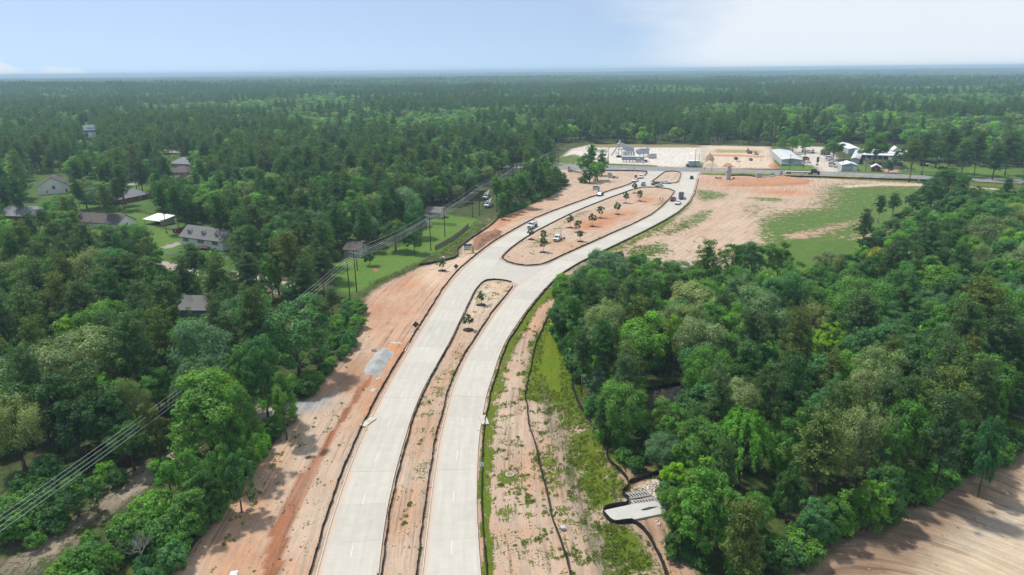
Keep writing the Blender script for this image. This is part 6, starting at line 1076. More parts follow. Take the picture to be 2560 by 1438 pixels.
rail_fence('long dark wire fence before the roadside pines', [(2256, 431), (2300, 432), (2400, 437), (2520, 443)], M_WOODF, 1.1, 2, 5, 'wire_fence')
# power poles and lines
def pole(px, py, top, lab, arms=2, aw=3.6, grp='power poles', ang=None, trans=False):
    b = G(px, py); lo, hi = 4.0, 40.0
    for _ in range(40):
        m_ = (lo + hi) / 2
        if P(b.x, b.y, m_)[1] > top: lo = m_
        else: hi = m_
    Ht = lo; o = thing('power_pole', lab, 'pole', b, ang if ang is not None else R(-35), grp); MB().tube((0, 0, -.3), (0, 0, Ht), .19, .12, 8).build('shaft', M_POLE, o); att = []
    for k in range(arms):
        z = Ht - .5 - 1.7 * k; MB().box((0, -.16, z), (aw, .12, .16)).build('crossarm', M_ARM, o)
        for x in np.linspace(-aw / 2 + .15, aw / 2 - .15, 4): MB().lathe([(.05, 0), (.09, .08), (.05, .16), (.08, .22), (.02, .28)], (x, -.16, z + .08), 6).build('insulator', M_INS, o)
    if trans: MB().lathe([(.3, 0), (.32, .1), (.32, 1.0), (.2, 1.1)], (.45, 0, Ht - 3.4), 10).build('transformer', M_INS, o)
    return o, Ht
PA, hA = pole(877, 770, 655, 'tall dark double pole, front one with a single crossarm', 1, 4.2)
PB, hB = pole(892, 731, 628, 'tall dark double pole, rear one with two crossarms', 2, 4.0)
PC, hC = pole(1077.3, 627, 537, 'power pole on the lawn in front of the beige cottage', 2, 3.8)
PD, hD = pole(1199, 539.5, 463, 'power pole beside the bucket trucks with two crossarms', 2, 3.6)
PE, hE = pole(1292, 492, 410, 'power pole half hidden by the pines west of the road', 2, 3.6)
PF, hF = pole(1364, 447, 384, 'power pole standing behind the roadside pine clump', 2, 3.6, trans=True)
pole(1112.5, 592, 516, 'short dark pole beside the beige cottage', 1, 2.4); pole(1182, 543.5, 480, 'dark pole just left of the bucket trucks', 1, 2.2); pole(893.5, 676, 640, 'short dark pole on the lawn behind the double pole', 0)
pole(911.5, 650, 600, 'dark service pole by the small brown-roofed house', 1, 1.8)
for x, y, t_, lab in ((1396.5, 409.5, 362, 'pole at the far verge left of the tree clump'), (1520.6, 413, 369, 'pole at the far verge right of the tree clump'), (1737, 418, 373, 'pole behind the yellow sign'), (1973.6, 424.5, 386, 'pole in front of the long grey storage shed'), (2008.5, 422, 371, 'thick dark pole at the corner of the storage yard'), (2105, 428, 387, 'pole before the small grey gabled building'), (2163, 430, 396, 'pole beside the red-brown shed'), (2344, 437, 395, 'pole with pale box among the roadside pines')): pole(x, y, t_, lab, 0 if x in (2105,) else 1, 2.0, 'highway poles', 0)
def steel_pole(x, y, t_, lab, c=M_GALV):
    b = G(x, y); lo, hi = 3., 40.
    for _ in range(40):
        m_ = (lo + hi) / 2
        lo, hi = (m_, hi) if P(b.x, b.y, m_)[1] > t_ else (lo, m_)
    o = thing('steel_pole', lab, 'pole', b, 0, 'steel poles at the highway'); MB().tube((0, 0, -.2), (0, 0, lo), .2, .14, 8).build('shaft', c, o); MB().box((0, 0, .15), (.7, .7, .3)).build('base', M_CAST, o); return o
steel_pole(1585.5, 427, 412, 'short pale steel pole at the near verge by the western median'); steel_pole(1608.5, 415, 388, 'slim pale steel pole beside the grey trailer office'); steel_pole(1746.5, 419.5, 386, 'thick blue-grey steel pole beside the grey tank'); steel_pole(1779, 430, 386, 'pale steel pole before the tan soil heap')
for x, y, t_, lab in ((1848.5, 362, 292, 'tall bare pale trunk rising before the far pines, left one'), (1931, 368, 303, 'tall bare pale trunk rising before the far pines, right one')):
    b = G(x, y); lo, hi = 3., 60.
    for _ in range(40):
        m_ = (lo + hi) / 2
        lo, hi = (m_, hi) if P(b.x, b.y, m_)[1] > t_ else (lo, m_)
    o = thing('dead_tree', lab, 'tree', b); mm = paint('bleached_trunk', (.34, .25, .19), .9, 0, .15, 1); MB().path([(0, 0, -.2), (.15, 0, lo * .5), (-.1, 0, lo)], [.45, .33, .1], 7).build('trunk', mm, o)
    for k in range(5): z = lo * (.55 + .09 * k); MB().tube((0, 0, z), (math.cos(k * 2.2) * 1.4, math.sin(k * 2.2) * 1.4, z + .6), .06, .02, 5).build('branch', mm, o)
def wire(name, pts, sag, lab, r_=.035, grp='power line conductors', segs=14):
    pts = [Vector(p) for p in pts]; o = pts[0].copy(); path = []
    for a, b in zip(pts, pts[1:]):
        for k in range(segs + (b is pts[-1])):
            u = k / segs; q = a.lerp(b, u); q.z -= 4 * sag * u * (1 - u) * (b - a).length / 60; path.append(q - o)
    ob = MB().path(path, r_, 4).build(name, M_WIRE); ob.location = o; return tag(ob, lab, 'power line', grp)
def arm_pt(o, Ht, k, x):
    c, s_ = math.cos(o.rotation_euler.z), math.sin(o.rotation_euler.z); return Vector((o.location.x + x * c + .16 * s_, o.location.y + x * s_ - .16 * c, Ht - .5 - 1.7 * k + .38))
WN = ['westernmost', 'second', 'third', 'easternmost']
for k, x in enumerate((-1.9, -.7, .7, 1.9)):
    e = G(0, 1226 + 12 * k, hA - 2.2); a = arm_pt(PA, hA, 0, x); d = (e - a); wire('power_line', [a, a + d * 1.9 + Vector((0, 0, 1.5))], 1.2, f'{WN[k]} of four conductors running from the double pole to the lower left corner', .03)
for k, x in enumerate((-1.7, -.6, .6, 1.7)):
    for arm in (0, 1):
        if arm == 0 and k == 1: continue
        wire('power_line', [arm_pt(o_, h_, arm, x * s_) for o_, h_, s_ in ((PB, hB, 1.1), (PC, hC, 1), (PD, hD, 1), (PE, hE, 1), (PF, hF, 1))], 1.0, f"{WN[k]} conductor on the {'upper' if arm == 0 else 'lower'} crossarms from double pole to far pine clump", .032)
    wire('power_line', [arm_pt(PB, hB, 1, x * 1.1), arm_pt(PA, hA, 0, (-1.9, -.7, .7, 1.9)[k])], .8, f'{WN[k]} jumper wire between the two double poles', .03)
wire('power_line', [G(1396.5, 409.5) + Vector((0, 0, 11)), G(1520.6, 413) + Vector((0, 0, 10.5)), G(1737, 418) + Vector((0, 0, 11)), G(1973.6, 424.5) + Vector((0, 0, 9.5)), G(2163, 430) + Vector((0, 0, 8.5)), G(2344, 437) + Vector((0, 0, 10)), G(2600, 448) + Vector((0, 0, 10))], 1.2, 'thin roadside wire strung along the far side of the highway', .035)

# ---- clods of soil along the cleared edge and the ruts (too many to count)
clm = paint('soil_clod', (.33, .21, .135), .95, 0, .3, 1.5); csrc = bpy.data.collections.new('clod_sources')
for i in range(3):
    me = rock_mesh(40 + i); me.materials.clear(); me.materials.append(clm); csrc.objects.link(bpy.data.objects.new(f'clod_{i}', me))
cr_ = np.random.default_rng(8); cp_ = []
for line, n_, w_ in (([(2600, 1130), (2450, 1205), (2330, 1275), (2200, 1335), (2090, 1390), (2000, 1450)], 1500, 2.6), (Za([(1500, 0), (1210, 470), (1040, 690), (870, 1050), (790, 1400)]), 90, .9), (Za([(1450, 130), (1235, 510), (1105, 800), (1015, 1000), (915, 1390)]), 50, .7), (Zc([(320, 990), (480, 890), (700, 830), (860, 820), (850, 900), (600, 1030), (420, 1180), (330, 1160)]), 220, .6)):
    p = resample(world(line), .5)
    for k in cr_.integers(0, len(p), n_): cp_.append((p[k][0] + cr_.normal(0, w_), p[k][1] + cr_.normal(0, w_), .02))
cp_ = np.array(cp_); cm_ = bpy.data.meshes.new('soil_clods'); cm_.vertices.add(len(cp_)); cm_.vertices.foreach_set('co', cp_.ravel().astype(np.float32)); a_ = cm_.attributes.new('pick', 'INT', 'POINT'); a_.data.foreach_set('value', cr_.integers(0, 3, len(cp_)).astype(np.int32))
sz_ = .05 + .22 * cr_.uniform(0, 1, len(cp_)) ** 3; vattr(cm_, 'size', 'FLOAT_VECTOR', np.c_[sz_, sz_, sz_]); vattr(cm_, 'turn', 'FLOAT_VECTOR', cr_.uniform(0, 6.28, (len(cp_), 3))); cm_.update()
clods = tag(link(bpy.data.objects.new('soil_clods', cm_)), 'loose brown soil clods along the cleared edge and the wheel ruts', 'soil', None, 'stuff'); ng3 = ng.copy(); [n for n in ng3.nodes if n.bl_idname == 'GeometryNodeCollectionInfo'][0].inputs['Collection'].default_value = csrc; clods.modifiers.new('clods', 'NODES').node_group = ng3
# dead snags among the living trees
for x, y, h_, lab in ((1795, 905, 12, 'grey leafless snag inside the eastern wood near the vine-filled hollow'), (2185, 1090, 11, 'grey leafless snag inside the eastern wood above the cleared ground'), (330, 800, 12, 'grey leafless snag in the western wood above the power lines'), (1000, 470, 14, 'grey leafless snag in the forest west of the bucket trucks')):
    q = G(x, y, h_); bare_tree((q.x, q.y, 0), h_, lab)
# ================================================================== VEHICLES AND PEOPLE
M_GLASS = paint('tinted_glass', (.03, .05, .06), .08, 0, .05, 1, spec=.8); M_TYRE = paint('tyre_rubber', (.018, .018, .018), .9); M_RIM = paint('wheel_rim', (.45, .46, .47), .35, .6); M_HEAD = paint('headlight_lens', (.75, .77, .78), .15); M_TAIL = paint('tail_light', (.45, .02, .02), .25); M_TRIM = paint('black_trim', (.02, .02, .022), .6)
def car_paint(n, c): return paint('car_paint_' + n, c, .28, 0, .04, .8, spec=.6)
CP = {k: car_paint(k, v) for k, v in {'white': (.78, .79, .80), 'silver': (.48, .50, .52), 'grey': (.16, .18, .20), 'black': (.018, .02, .024), 'red': (.36, .018, .022), 'navy': (.02, .035, .09), 'slate': (.06, .085, .12), 'teal': (.10, .16, .19), 'maroon': (.16, .02, .02), 'cream': (.62, .58, .48), 'brown': (.28, .10, .06)}.items()}
def wheel_mesh(r_, w): return MB().lathe([(r_ * .55, -w / 2), (r_ * .92, -w / 2), (r_, -w * .3), (r_, w * .3), (r_ * .92, w / 2), (r_ * .55, w / 2)], n=14).mesh('tyre', M_TYRE, True), MB().lathe([(r_ * .1, -w * .42), (r_ * .56, -w * .38), (r_ * .56, w * .38), (r_ * .1, w * .42)], n=10).mesh('rim', M_RIM)
WHEELS = {k: wheel_mesh(*k) for k in ((.36, .26), (.42, .3), (.5, .34), (.5, .6))}
def wheels(o, xs, hw, k=(.36, .26)):
    for x in xs:
        for s_ in (-1, 1):
            w = inst('wheel', WHEELS[k][0], o, (x, s_ * hw, k[0]), (R(90), 0, 0)); inst('rim', WHEELS[k][1], w)
def hull(prof, hw, tw, zt):
    """car shell: side profile (x, z) swept across, narrowing (tumblehome) above height zt"""
    v = []; n = len(prof); f = []; ztop = max(p[1] for p in prof)
    for y in (-1, -.93, .93, 1):
        for x, z in prof:
            k = hw if z <= zt else hw + (tw - hw) * (z - zt) / max(ztop - zt, .01); e = 1 if abs(y) < .95 else 0
            v.append((x * (1 if e else .985), y * k, z + (0 if e else (-.05 if z > zt else 0))))
    for j in range(3):
        for i in range(n): a, b = j * n + i, j * n + (i + 1) % n; f.append((a, b, b + n, a + n))
    f += [tuple(range(n))[::-1], tuple(range(3 * n, 4 * n))]; return MB().add(v, f)
def glaze(o, pts_l): 
    for nm, q in pts_l: MB().slabq(q, .02).build(nm, M_GLASS, o)
def place2(rear, front):
    a, b = G(*rear), G(*front); d = b - a; return (a + b) / 2, math.atan2(d.y, d.x)
def car(kind, rear, front, paint_, lab, grp=None, name=None, scale=1.0):
    """x is forward. kinds: sedan, suv, pickup, van"""
    c, a = place2(rear, front); nm = name or {'sedan': 'parked_car', 'suv': 'suv', 'pickup': 'pickup_truck', 'van': 'van'}[kind]; o = thing(nm, lab, {'sedan': 'car', 'suv': 'car', 'pickup': 'pickup truck', 'van': 'van'}[kind], (c.x, c.y, .03), a, grp); o.scale = (scale,) * 3; m_ = CP[paint_]
    if kind == 'sedan': L_, hw, P_ = 2.35, .9, [(-2.3, .35), (-2.3, .85), (-2.2, .98), (-1.65, 1.05), (-.95, 1.45), (.25, 1.46), (1.0, 1.02), (2.1, .88), (2.32, .7), (2.32, .35)]; cab = (-1.6, -.9, .25, .98, 1.05, 1.44)
    elif kind == 'suv': L_, hw, P_ = 2.45, .96, [(-2.4, .42), (-2.42, 1.05), (-2.2, 1.7), (-1.9, 1.82), (.35, 1.82), (1.05, 1.22), (2.2, 1.1), (2.42, .85), (2.42, .42)]; cab = (-2.35, -2.1, .4, 1.05, 1.18, 1.78)
    elif kind == 'van': L_, hw, P_ = 2.75, 1.0, [(-2.7, .42), (-2.75, 1.1), (-2.65, 2.15), (-2.4, 2.25), (.9, 2.25), (1.9, 1.35), (2.6, 1.15), (2.75, .85), (2.75, .42)]; cab = (-2.6, -2.5, 1.0, 1.85, 1.35, 2.15)
    else: L_, hw, P_ = 2.95, 1.0, [(-2.9, .55), (-2.92, 1.22), (-1.05, 1.24), (-.95, 1.3), (-.75, 1.9), (.65, 1.92), (1.25, 1.32), (2.7, 1.2), (2.95, .95), (2.95, .5)]; cab = (-.9, -.72, .68, 1.22, 1.34, 1.88)
    hull(P_, hw, hw * .82, cab[4] - .05).build('body', m_, o)
    x0, x1, x2, x3, z0, z1 = cab; w0, w1 = hw * .92, hw * .76
    glaze(o, [('windshield', [(x3 + .03, -w0 * .9, z0 + .03), (x3 + .03, w0 * .9, z0 + .03), (x2 + .06, w1 * .92, z1 - .03), (x2 + .06, -w1 * .92, z1 - .03)]), ('rear_window', [(x0 - .05, w0 * .85, z0 + .08), (x0 - .05, -w0 * .85, z0 + .08), (x1 - .05, -w1 * .88, z1 - .05), (x1 - .05, w1 * .88, z1 - .05)])])
    for s_ in (-1, 1):
        q = [(x0 + .15, s_ * (hw + .005), z0 + .06), (x3 - .15, s_ * (hw + .005), z0 + .06), (x2 - .05, s_ * (hw * .84 + .02), z1 - .1), (x1 + .12, s_ * (hw * .84 + .02), z1 - .1)]; MB().slabq(q if s_ < 0 else q[::-1], .03).build('side_window', M_GLASS, o)
        MB().box((L_ - .06, s_ * hw * .74, P_[-2][1] - .02), (.14, .34, .17)).build('headlight', M_HEAD, o); MB().box((-L_ + .02, s_ * hw * .86, .95), (.08, .18, .26)).build('tail_light', M_TAIL, o)
        MB().box((x3 - .1, s_ * (hw + .1), z0 + .08), (.12, .2, .14)).build('mirror', m_, o)
    MB().box((L_ - .02, 0, P_[-2][1] - .06), (.08, hw * .95, .2)).build('grille', M_TRIM, o); MB().box((L_, 0, .5), (.14, hw * 1.9, .2)).build('front_bumper', M_TRIM, o); MB().box((-L_, 0, .55), (.14, hw * 1.9, .2)).build('rear_bumper', M_TRIM, o)
    if kind == 'pickup': MB().box((-1.95, 0, 1.232), (1.75, hw * 1.62, .03)).build('bed_opening', M_TRIM, o)
    wheels(o, (-L_ * .62, L_ * .62), hw - .12, (.42, .3) if kind in ('pickup', 'van') else (.36, .26)); return o
car('suv', (1508, 487.5), (1492, 492), 'slate', 'dark slate SUV driving down the western carriageway past the teal sign board')
car('pickup', (1598, 451.5), (1579, 457.5), 'white', 'white pickup parked at the west kerb by the red toilet, nearer one')
car('van', (1607, 442.5), (1598, 449), 'white', 'white van parked at the west kerb behind the white pickup')
car('suv', (1612, 460.5), (1604, 467), 'grey', 'grey SUV in the crossover near the northernmost young tree')
car('pickup', (1651, 460.5), (1626, 464), 'black', 'black pickup in the crossover beside the pale sedan')
car('sedan', (1657, 466.2), (1638, 466.8), 'silver', 'pale silver sedan in the crossover in front of the black pickup')
car('pickup', (1651, 459), (1678, 459.2), 'white', 'white pickup parked along the small median facing the eastern carriageway')
car('suv', (1729.5, 450.5), (1728.5, 443.5), 'black', 'dark SUV on the eastern carriageway near the highway')
car('pickup', (1678, 505.5), (1687, 498.5), 'red', 'red pickup on the eastern carriageway at the big median corner')
car('pickup', (1699, 507), (1690, 514.5), 'white', 'white pickup coming down the eastern carriageway below the dump truck')
car('suv', (1881, 404), (1872, 399), 'teal', 'blue-grey SUV parked on the pit floor across the highway')
car('pickup', (1846, 403), (1834, 396), 'black', 'dark pickup with a pale load on the pit floor')
car('sedan', (1605, 406), (1588, 406), 'white', 'white car parked in front of the grey trailer office')
YG = 'vehicles parked in the storage yard'
for kd, x, y, dx, dy, pc, lab in (('suv', 2010, 379, 5, -.5, 'white', 'white SUV at the back of the storage yard, left one'), ('sedan', 2020, 379, 5, -.3, 'silver', 'silver car at the back of the storage yard, right one'), ('van', 2032, 382, -2, 3, 'white', 'white motorhome-like van at the back of the storage yard'), ('suv', 2015, 398, 6, -.4, 'black', 'dark SUV beside the long storage shed'), ('pickup', 2013, 403, 7, -.4, 'red', 'red pickup at the corner of the long storage shed'), ('pickup', 2017, 408, 8, -.3, 'white', 'white pickup beside the long storage shed, nearest the lawn'), ('van', 2073, 397.5, 8, .6, 'white', 'white van parked along the second grey building'), ('suv', 2079, 404, 7, .4, 'silver', 'silver SUV below the white van in the storage yard'), ('sedan', 2080, 411, 7, .6, 'grey', 'grey car in the storage yard row, second from the highway'), ('pickup', 2082, 418, 7, .8, 'silver', 'silver pickup in the storage yard row nearest the highway'), ('suv', 2062, 388, -5, .4, 'grey', 'grey car before the green-roofed shelter')):
    car(kd, (x - dx, y - dy), (x + dx, y + dy), pc, lab, YG)
car('sedan', (458, 724), (443, 721), 'maroon', 'dark red car parked in the trees below the side street', 'cars in the neighbourhood'); car('sedan', (473, 712), (460, 709), 'red', 'red car half hidden behind a pine by the side street', 'cars in the neighbourhood')
car('suv', (744, 655), (732, 656), 'navy', 'dark blue car under the trees beside the bright lawn', 'cars in the neighbourhood'); car('sedan', (764, 652), (753, 653), 'black', 'dark car beside the dark blue one under the trees', 'cars in the neighbourhood')
car('pickup', (705, 683), (685, 682), 'white', 'white pickup on the side street behind the trees', 'cars in the neighbourhood'); car('sedan', (726, 686), (713, 685), 'silver', 'silver car at the east end of the side street', 'cars in the neighbourhood')
car('suv', (2318, 416.2), (2330, 416.6), 'white', 'white car under the roadside pines', 'cars under the pines'); car('suv', (2305, 416), (2315, 416.3), 'black', 'dark car under the roadside pines left of the white one', 'cars under the pines'); car('sedan', (2350, 421.5), (2363, 422), 'black', 'dark car under the pines right of the white one', 'cars under the pines')
# trucks
def cab(o, x0, w, h, z0, m_, hood=1.2, hoodh=.75):
    """conventional truck cab, rear wall at x0, facing +x"""
    hull([(x0, z0), (x0, z0 + h), (x0 + 1.25, z0 + h), (x0 + 1.75, z0 + h * .55), (x0 + 1.75 + hood, z0 + h * .46), (x0 + 1.85 + hood, z0 + h * .36), (x0 + 1.85 + hood, z0)], w, w * .9, z0 + h * .55).build('cab', m_, o)
    MB().slabq([(x0 + 1.79, -w * .82, z0 + h * .58), (x0 + 1.79, w * .82, z0 + h * .58), (x0 + 1.34, w * .78, z0 + h * .96), (x0 + 1.34, -w * .78, z0 + h * .96)], .03).build('windshield', M_GLASS, o)
    for s_ in (-1, 1):
        MB().slabq([(x0 + .25, s_ * (w + .01), z0 + h * .58), (x0 + 1.55, s_ * (w + .01), z0 + h * .58), (x0 + 1.2, s_ * (w * .92 + .02), z0 + h * .93), (x0 + .25, s_ * (w * .92 + .02), z0 + h * .93)][::s_ * -1], .04).build('side_window', M_GLASS, o)
        MB().box((x0 + 1.87 + hood, s_ * w * .75, z0 + h * .27), (.1, .28, .2)).build('headlight', M_HEAD, o); MB().box((x0 + 1.5, s_ * (w + .22), z0 + h * .65), (.1, .3, .4)).build('mirror', M_TRIM, o)
    MB().box((x0 + 1.88 + hood, 0, z0 + h * .22), (.08, w * 1.1, h * .26)).build('grille', M_TRIM, o); MB().box((x0 + 1.95 + hood, 0, z0 - .05), (.2, w * 2, .3)).build('bumper', M_RIM, o)
M_TANK = paint('cream_tank', (.72, .67, .55), .5, 0, .08)
c, a = place2((1342, 563), (1319, 576)); o = thing('tank_truck', 'white water tank truck driving down the western carriageway', 'truck', (c.x, c.y, .03), a)
cab(o, .6, 1.05, 1.9, .75, CP['white'], 1.2); MB().box((-1.2, 0, .75), (5.2, .9, .25)).build('chassis', M_TRIM, o)
MB().path([(-3.7, 0, 1.75), (-3.5, 0, 1.75), (.2, 0, 1.75), (.4, 0, 1.75)], [.55, 1.02, 1.02, .6], 14).build('tank', M_TANK, o, True); MB().box((-1.6, 0, 2.78), (2.6, .5, .12)).build('walkway', M_GALV, o); MB().box((-3.9, 0, .95), (.3, 1.8, .5)).build('spray_bar', M_GALV, o); wheels(o, (-2.9, -1.8, 2.4), .92, (.5, .34))
c, a = place2((1701, 504), (1704.5, 489)); o = thing('dump_truck', 'blue dump truck with grey body seen from behind on the eastern carriageway', 'truck', (c.x, c.y, .03), a)
M_DUMP = paint('dump_body', (.16, .18, .24), .6, .1, .15); cab(o, 1.7, 1.15, 2.0, .8, paint('truck_blue', (.05, .24, .42), .35), 1.3); MB().box((-.8, 0, .85), (6.2, .9, .3)).build('chassis', M_TRIM, o)
MB().box((-1.5, 0, 1.15), (5.4, 2.35, .12)).build('bed_floor', M_DUMP, o)
for s_ in (-1, 1): MB().box((-1.5, s_ * 1.18, 1.85), (5.4, .1, 1.5)).build('bed_side', M_DUMP, o)
MB().box((-4.2, 0, 1.85), (.1, 2.4, 1.5)).build('tailgate', M_DUMP, o); MB().box((1.2, 0, 2.1), (.12, 2.4, 2.0)).build('headboard', M_GALV, o); MB().box((1.75, 0, 3.08), (1.3, 2.3, .1)).build('cab_guard', M_GALV, o)
for s_ in (-1, 1): MB().box((-4.25, s_ * .8, .95), (.1, .35, .18)).build('tail_light', M_TAIL, o)
wheels(o, (-3.0, -1.7, 3.7), .95, (.5, .34))
c, a = place2((1405, 593), (1383.5, 608.5)); o = thing('service_truck', 'white service truck with a dump bed of mulch parked among the young trees', 'truck', (c.x, c.y, 0), a)
cab(o, .2, 1.02, 1.55, .6, CP['white'], 1.05); MB().box((-1.2, 0, .65), (4.6, .9, .22)).build('chassis', M_TRIM, o); MB().box((-1.55, 0, .95), (3.2, 2.1, .14)).build('bed_floor', CP['silver'], o)
for s_ in (-1, 1): MB().box((-1.55, s_ * 1.04, 1.3), (3.2, .08, .6)).build('bed_side', CP['white'], o)
MB().box((.02, 0, 1.6), (.14, 2.1, 1.1)).build('headboard', CP['white'], o); MB().box((.35, 0, 2.25), (.9, 1.9, .16)).build('cab_guard', CP['white'], o)
MB().lathe([(1.0, 0), (.8, .35), (.3, .62), (.05, .66)], (-1.9, .1, 1.0), 12).build('mulch_load', M_MULCH, o, True); wheels(o, (-1.9, 2.1), .88, (.42, .3))
def bucket(rear, front, lab, swing, m2):
    c, a = place2(rear, front); o = thing('bucket_truck', lab, 'truck', (c.x, c.y, 0), a, 'bucket trucks by the power line'); cab(o, .9, 1.1, 1.9, .75, CP['white'], 1.25); MB().box((-1.1, 0, .8), (6.0, .9, .3)).build('chassis', M_TRIM, o)
    MB().box((-1.4, 0, 1.05), (4.6, 2.3, .14)).build('deck', CP['silver'], o)
    for s_ in (-1, 1):
        for k in range(3): MB().box((-3.0 + 1.5 * k, s_ * .98, 1.5), (1.4, .42, .8)).build('tool_box', m2, o, bevel=.03)
        MB().box((-2.6 if s_ < 0 else .4, s_ * 1.5, .3), (.25, .6, .6)).build('outrigger', CP['white'], o)
    MB().lathe([(.5, 0), (.45, .8), (.4, 1.1)], (-1.2, 0, 1.1), 12).build('turret', CP['white'], o); p0 = Vector((-1.2, 0, 2.2)); p1 = p0 + Vector((-2.3 * swing, .3, 1.5)); p2 = p1 + Vector((5.4 * swing, -.3, -.5))
    MB().box((0, 0, 0), (.1, .1, .1)).mesh('x'); MB().tube(p0, p1, .28, .24, 8).build('lower_boom', CP['white'], o); MB().tube(p1, p2, .24, .17, 8).build('upper_boom', CP['white'], o); MB().lathe([(.3, 0), (.38, .1), (.38, 1.0), (.34, 1.05)], (p2.x + .1, p2.y, p2.z - .7), 10).build('bucket', CP['white'], o); wheels(o, (-2.7, 2.7), .95, (.5, .34)); return o
bucket((1231, 512.5), (1213, 522.5), 'white bucket truck with folded boom facing the lawn, nearer of two', 1, CP['silver'])
bucket((1227, 491), (1207, 503), 'white bucket truck with raised boom in the shade, farther of two', 1.1, CP['maroon'])
c, a = place2((1962, 434), (2053, 437)); o = thing('flatbed_truck', 'black semi truck pulling an empty flatbed trailer on the highway', 'truck', (c.x, c.y, .02), a); Lh = (G(1962, 434) - G(2053, 437)).length / 2
cab(o, Lh - 4.6, 1.2, 2.6, .9, CP['black'], 1.7); MB().box((Lh - 5.3, 0, 2.1), (1.5, 2.3, 2.5)).build('sleeper', CP['black'], o, bevel=.06); MB().box((Lh - 4.5, 0, .9), (7.2, .9, .3)).build('chassis', M_TRIM, o)
for s_ in (-1, 1): MB().tube((Lh - 4.5, s_ * 1.25, .9), (Lh - 4.5, s_ * 1.25, 4.1), .08, n=8).build('stack', M_RIM, o)
tl = -Lh; te = Lh - 6.4; MB().box(((tl + te) / 2, 0, 1.45), (te - tl, 2.5, .18)).build('trailer_deck', paint('flatbed_deck', (.55, .54, .5), .7), o)
for s_ in (-1, 1): MB().box(((tl + te) / 2, s_ * .5, 1.1), (te - tl - 2, .2, .5)).build('trailer_beam', M_TRIM, o)
MB().box((te - 3.0, 0, .6), (.3, 1.6, 1.2)).build('landing_gear', M_TRIM, o); wheels(o, (Lh - 1.7, Lh - 5.6, Lh - 6.9, tl + 1.4, tl + 2.9), 1.0, (.5, .6))
c, a = place2((1836, 400), (1841, 405)); o = thing('flat_trailer', 'small flat trailer with pale boards behind the dark pickup in the pit', 'trailer', (c.x + 1.5, c.y - 2.4, 0), a); MB().box((0, 0, .7), (4.2, 2.0, .2)).build('deck', M_TANK, o); MB().box((0, 0, .55), (5.4, .3, .12)).build('drawbar', M_TRIM, o); wheels(o, (-.5, .5), 1.0, (.36, .26))
c, a = place2((1622, 405), (1609, 405)); o = thing('flat_trailer', 'flat trailer with grey machinery beside the white parked car', 'trailer', (c.x, c.y, 0), a); MB().box((0, 0, .75), (5.0, 2.1, .2)).build('deck', M_GALV, o); MB().box((.4, 0, 1.2), (2.4, 1.4, .7), 0, .8).build('machine', M_TRIM, o, bevel=.05); wheels(o, (-.6, .6), 1.0, (.36, .26))
# excavator and skid loader by the pond
o = thing('excavator', 'rust-red excavator beside the muddy pond in the pit', 'excavator', G(1873.5, 384), R(100)); 
for s_ in (-1, 1): MB().box((0, s_ * 1.1, .45), (3.6, .55, .9)).build('track', M_TRIM, o, bevel=.2)
MB().box((-.4, 0, 1.5), (3.0, 2.4, 1.1)).build('body', CP['brown'], o, bevel=.1); MB().box((.5, .7, 2.4), (1.4, 1.0, 1.3), 0, .9).build('operator_cab', M_GLASS, o); MB().tube((1, -.3, 1.6), (3.4, -.3, 4.4), .28, .22, 6).build('boom', CP['brown'], o); MB().tube((3.4, -.3, 4.4), (4.6, -.3, 1.9), .22, .16, 6).build('stick', CP['brown'], o); MB().box((4.6, -.3, 1.4), (.8, 1.1, .9), 0, .7).build('bucket', M_TRIM, o)
o = thing('skid_loader', 'grey skid loader on the slope right of the excavator', 'loader', G(1889, 387), R(20)); MB().box((0, 0, 1.0), (2.6, 1.5, 1.0)).build('body', CP['silver'], o, bevel=.08); MB().box((-.1, 0, 1.9), (1.3, 1.2, .9), 0, .85).build('operator_cab', M_GLASS, o)
for s_ in (-1, 1): MB().tube((-1.0, s_ * .85, 1.7), (1.9, s_ * .85, .6), .1, n=6).build('lift_arm', CP['silver'], o)
MB().box((2.2, 0, .5), (.6, 1.9, .7), 0, .8).build('bucket', M_TRIM, o); wheels(o, (-.7, .7), .85, (.42, .3))
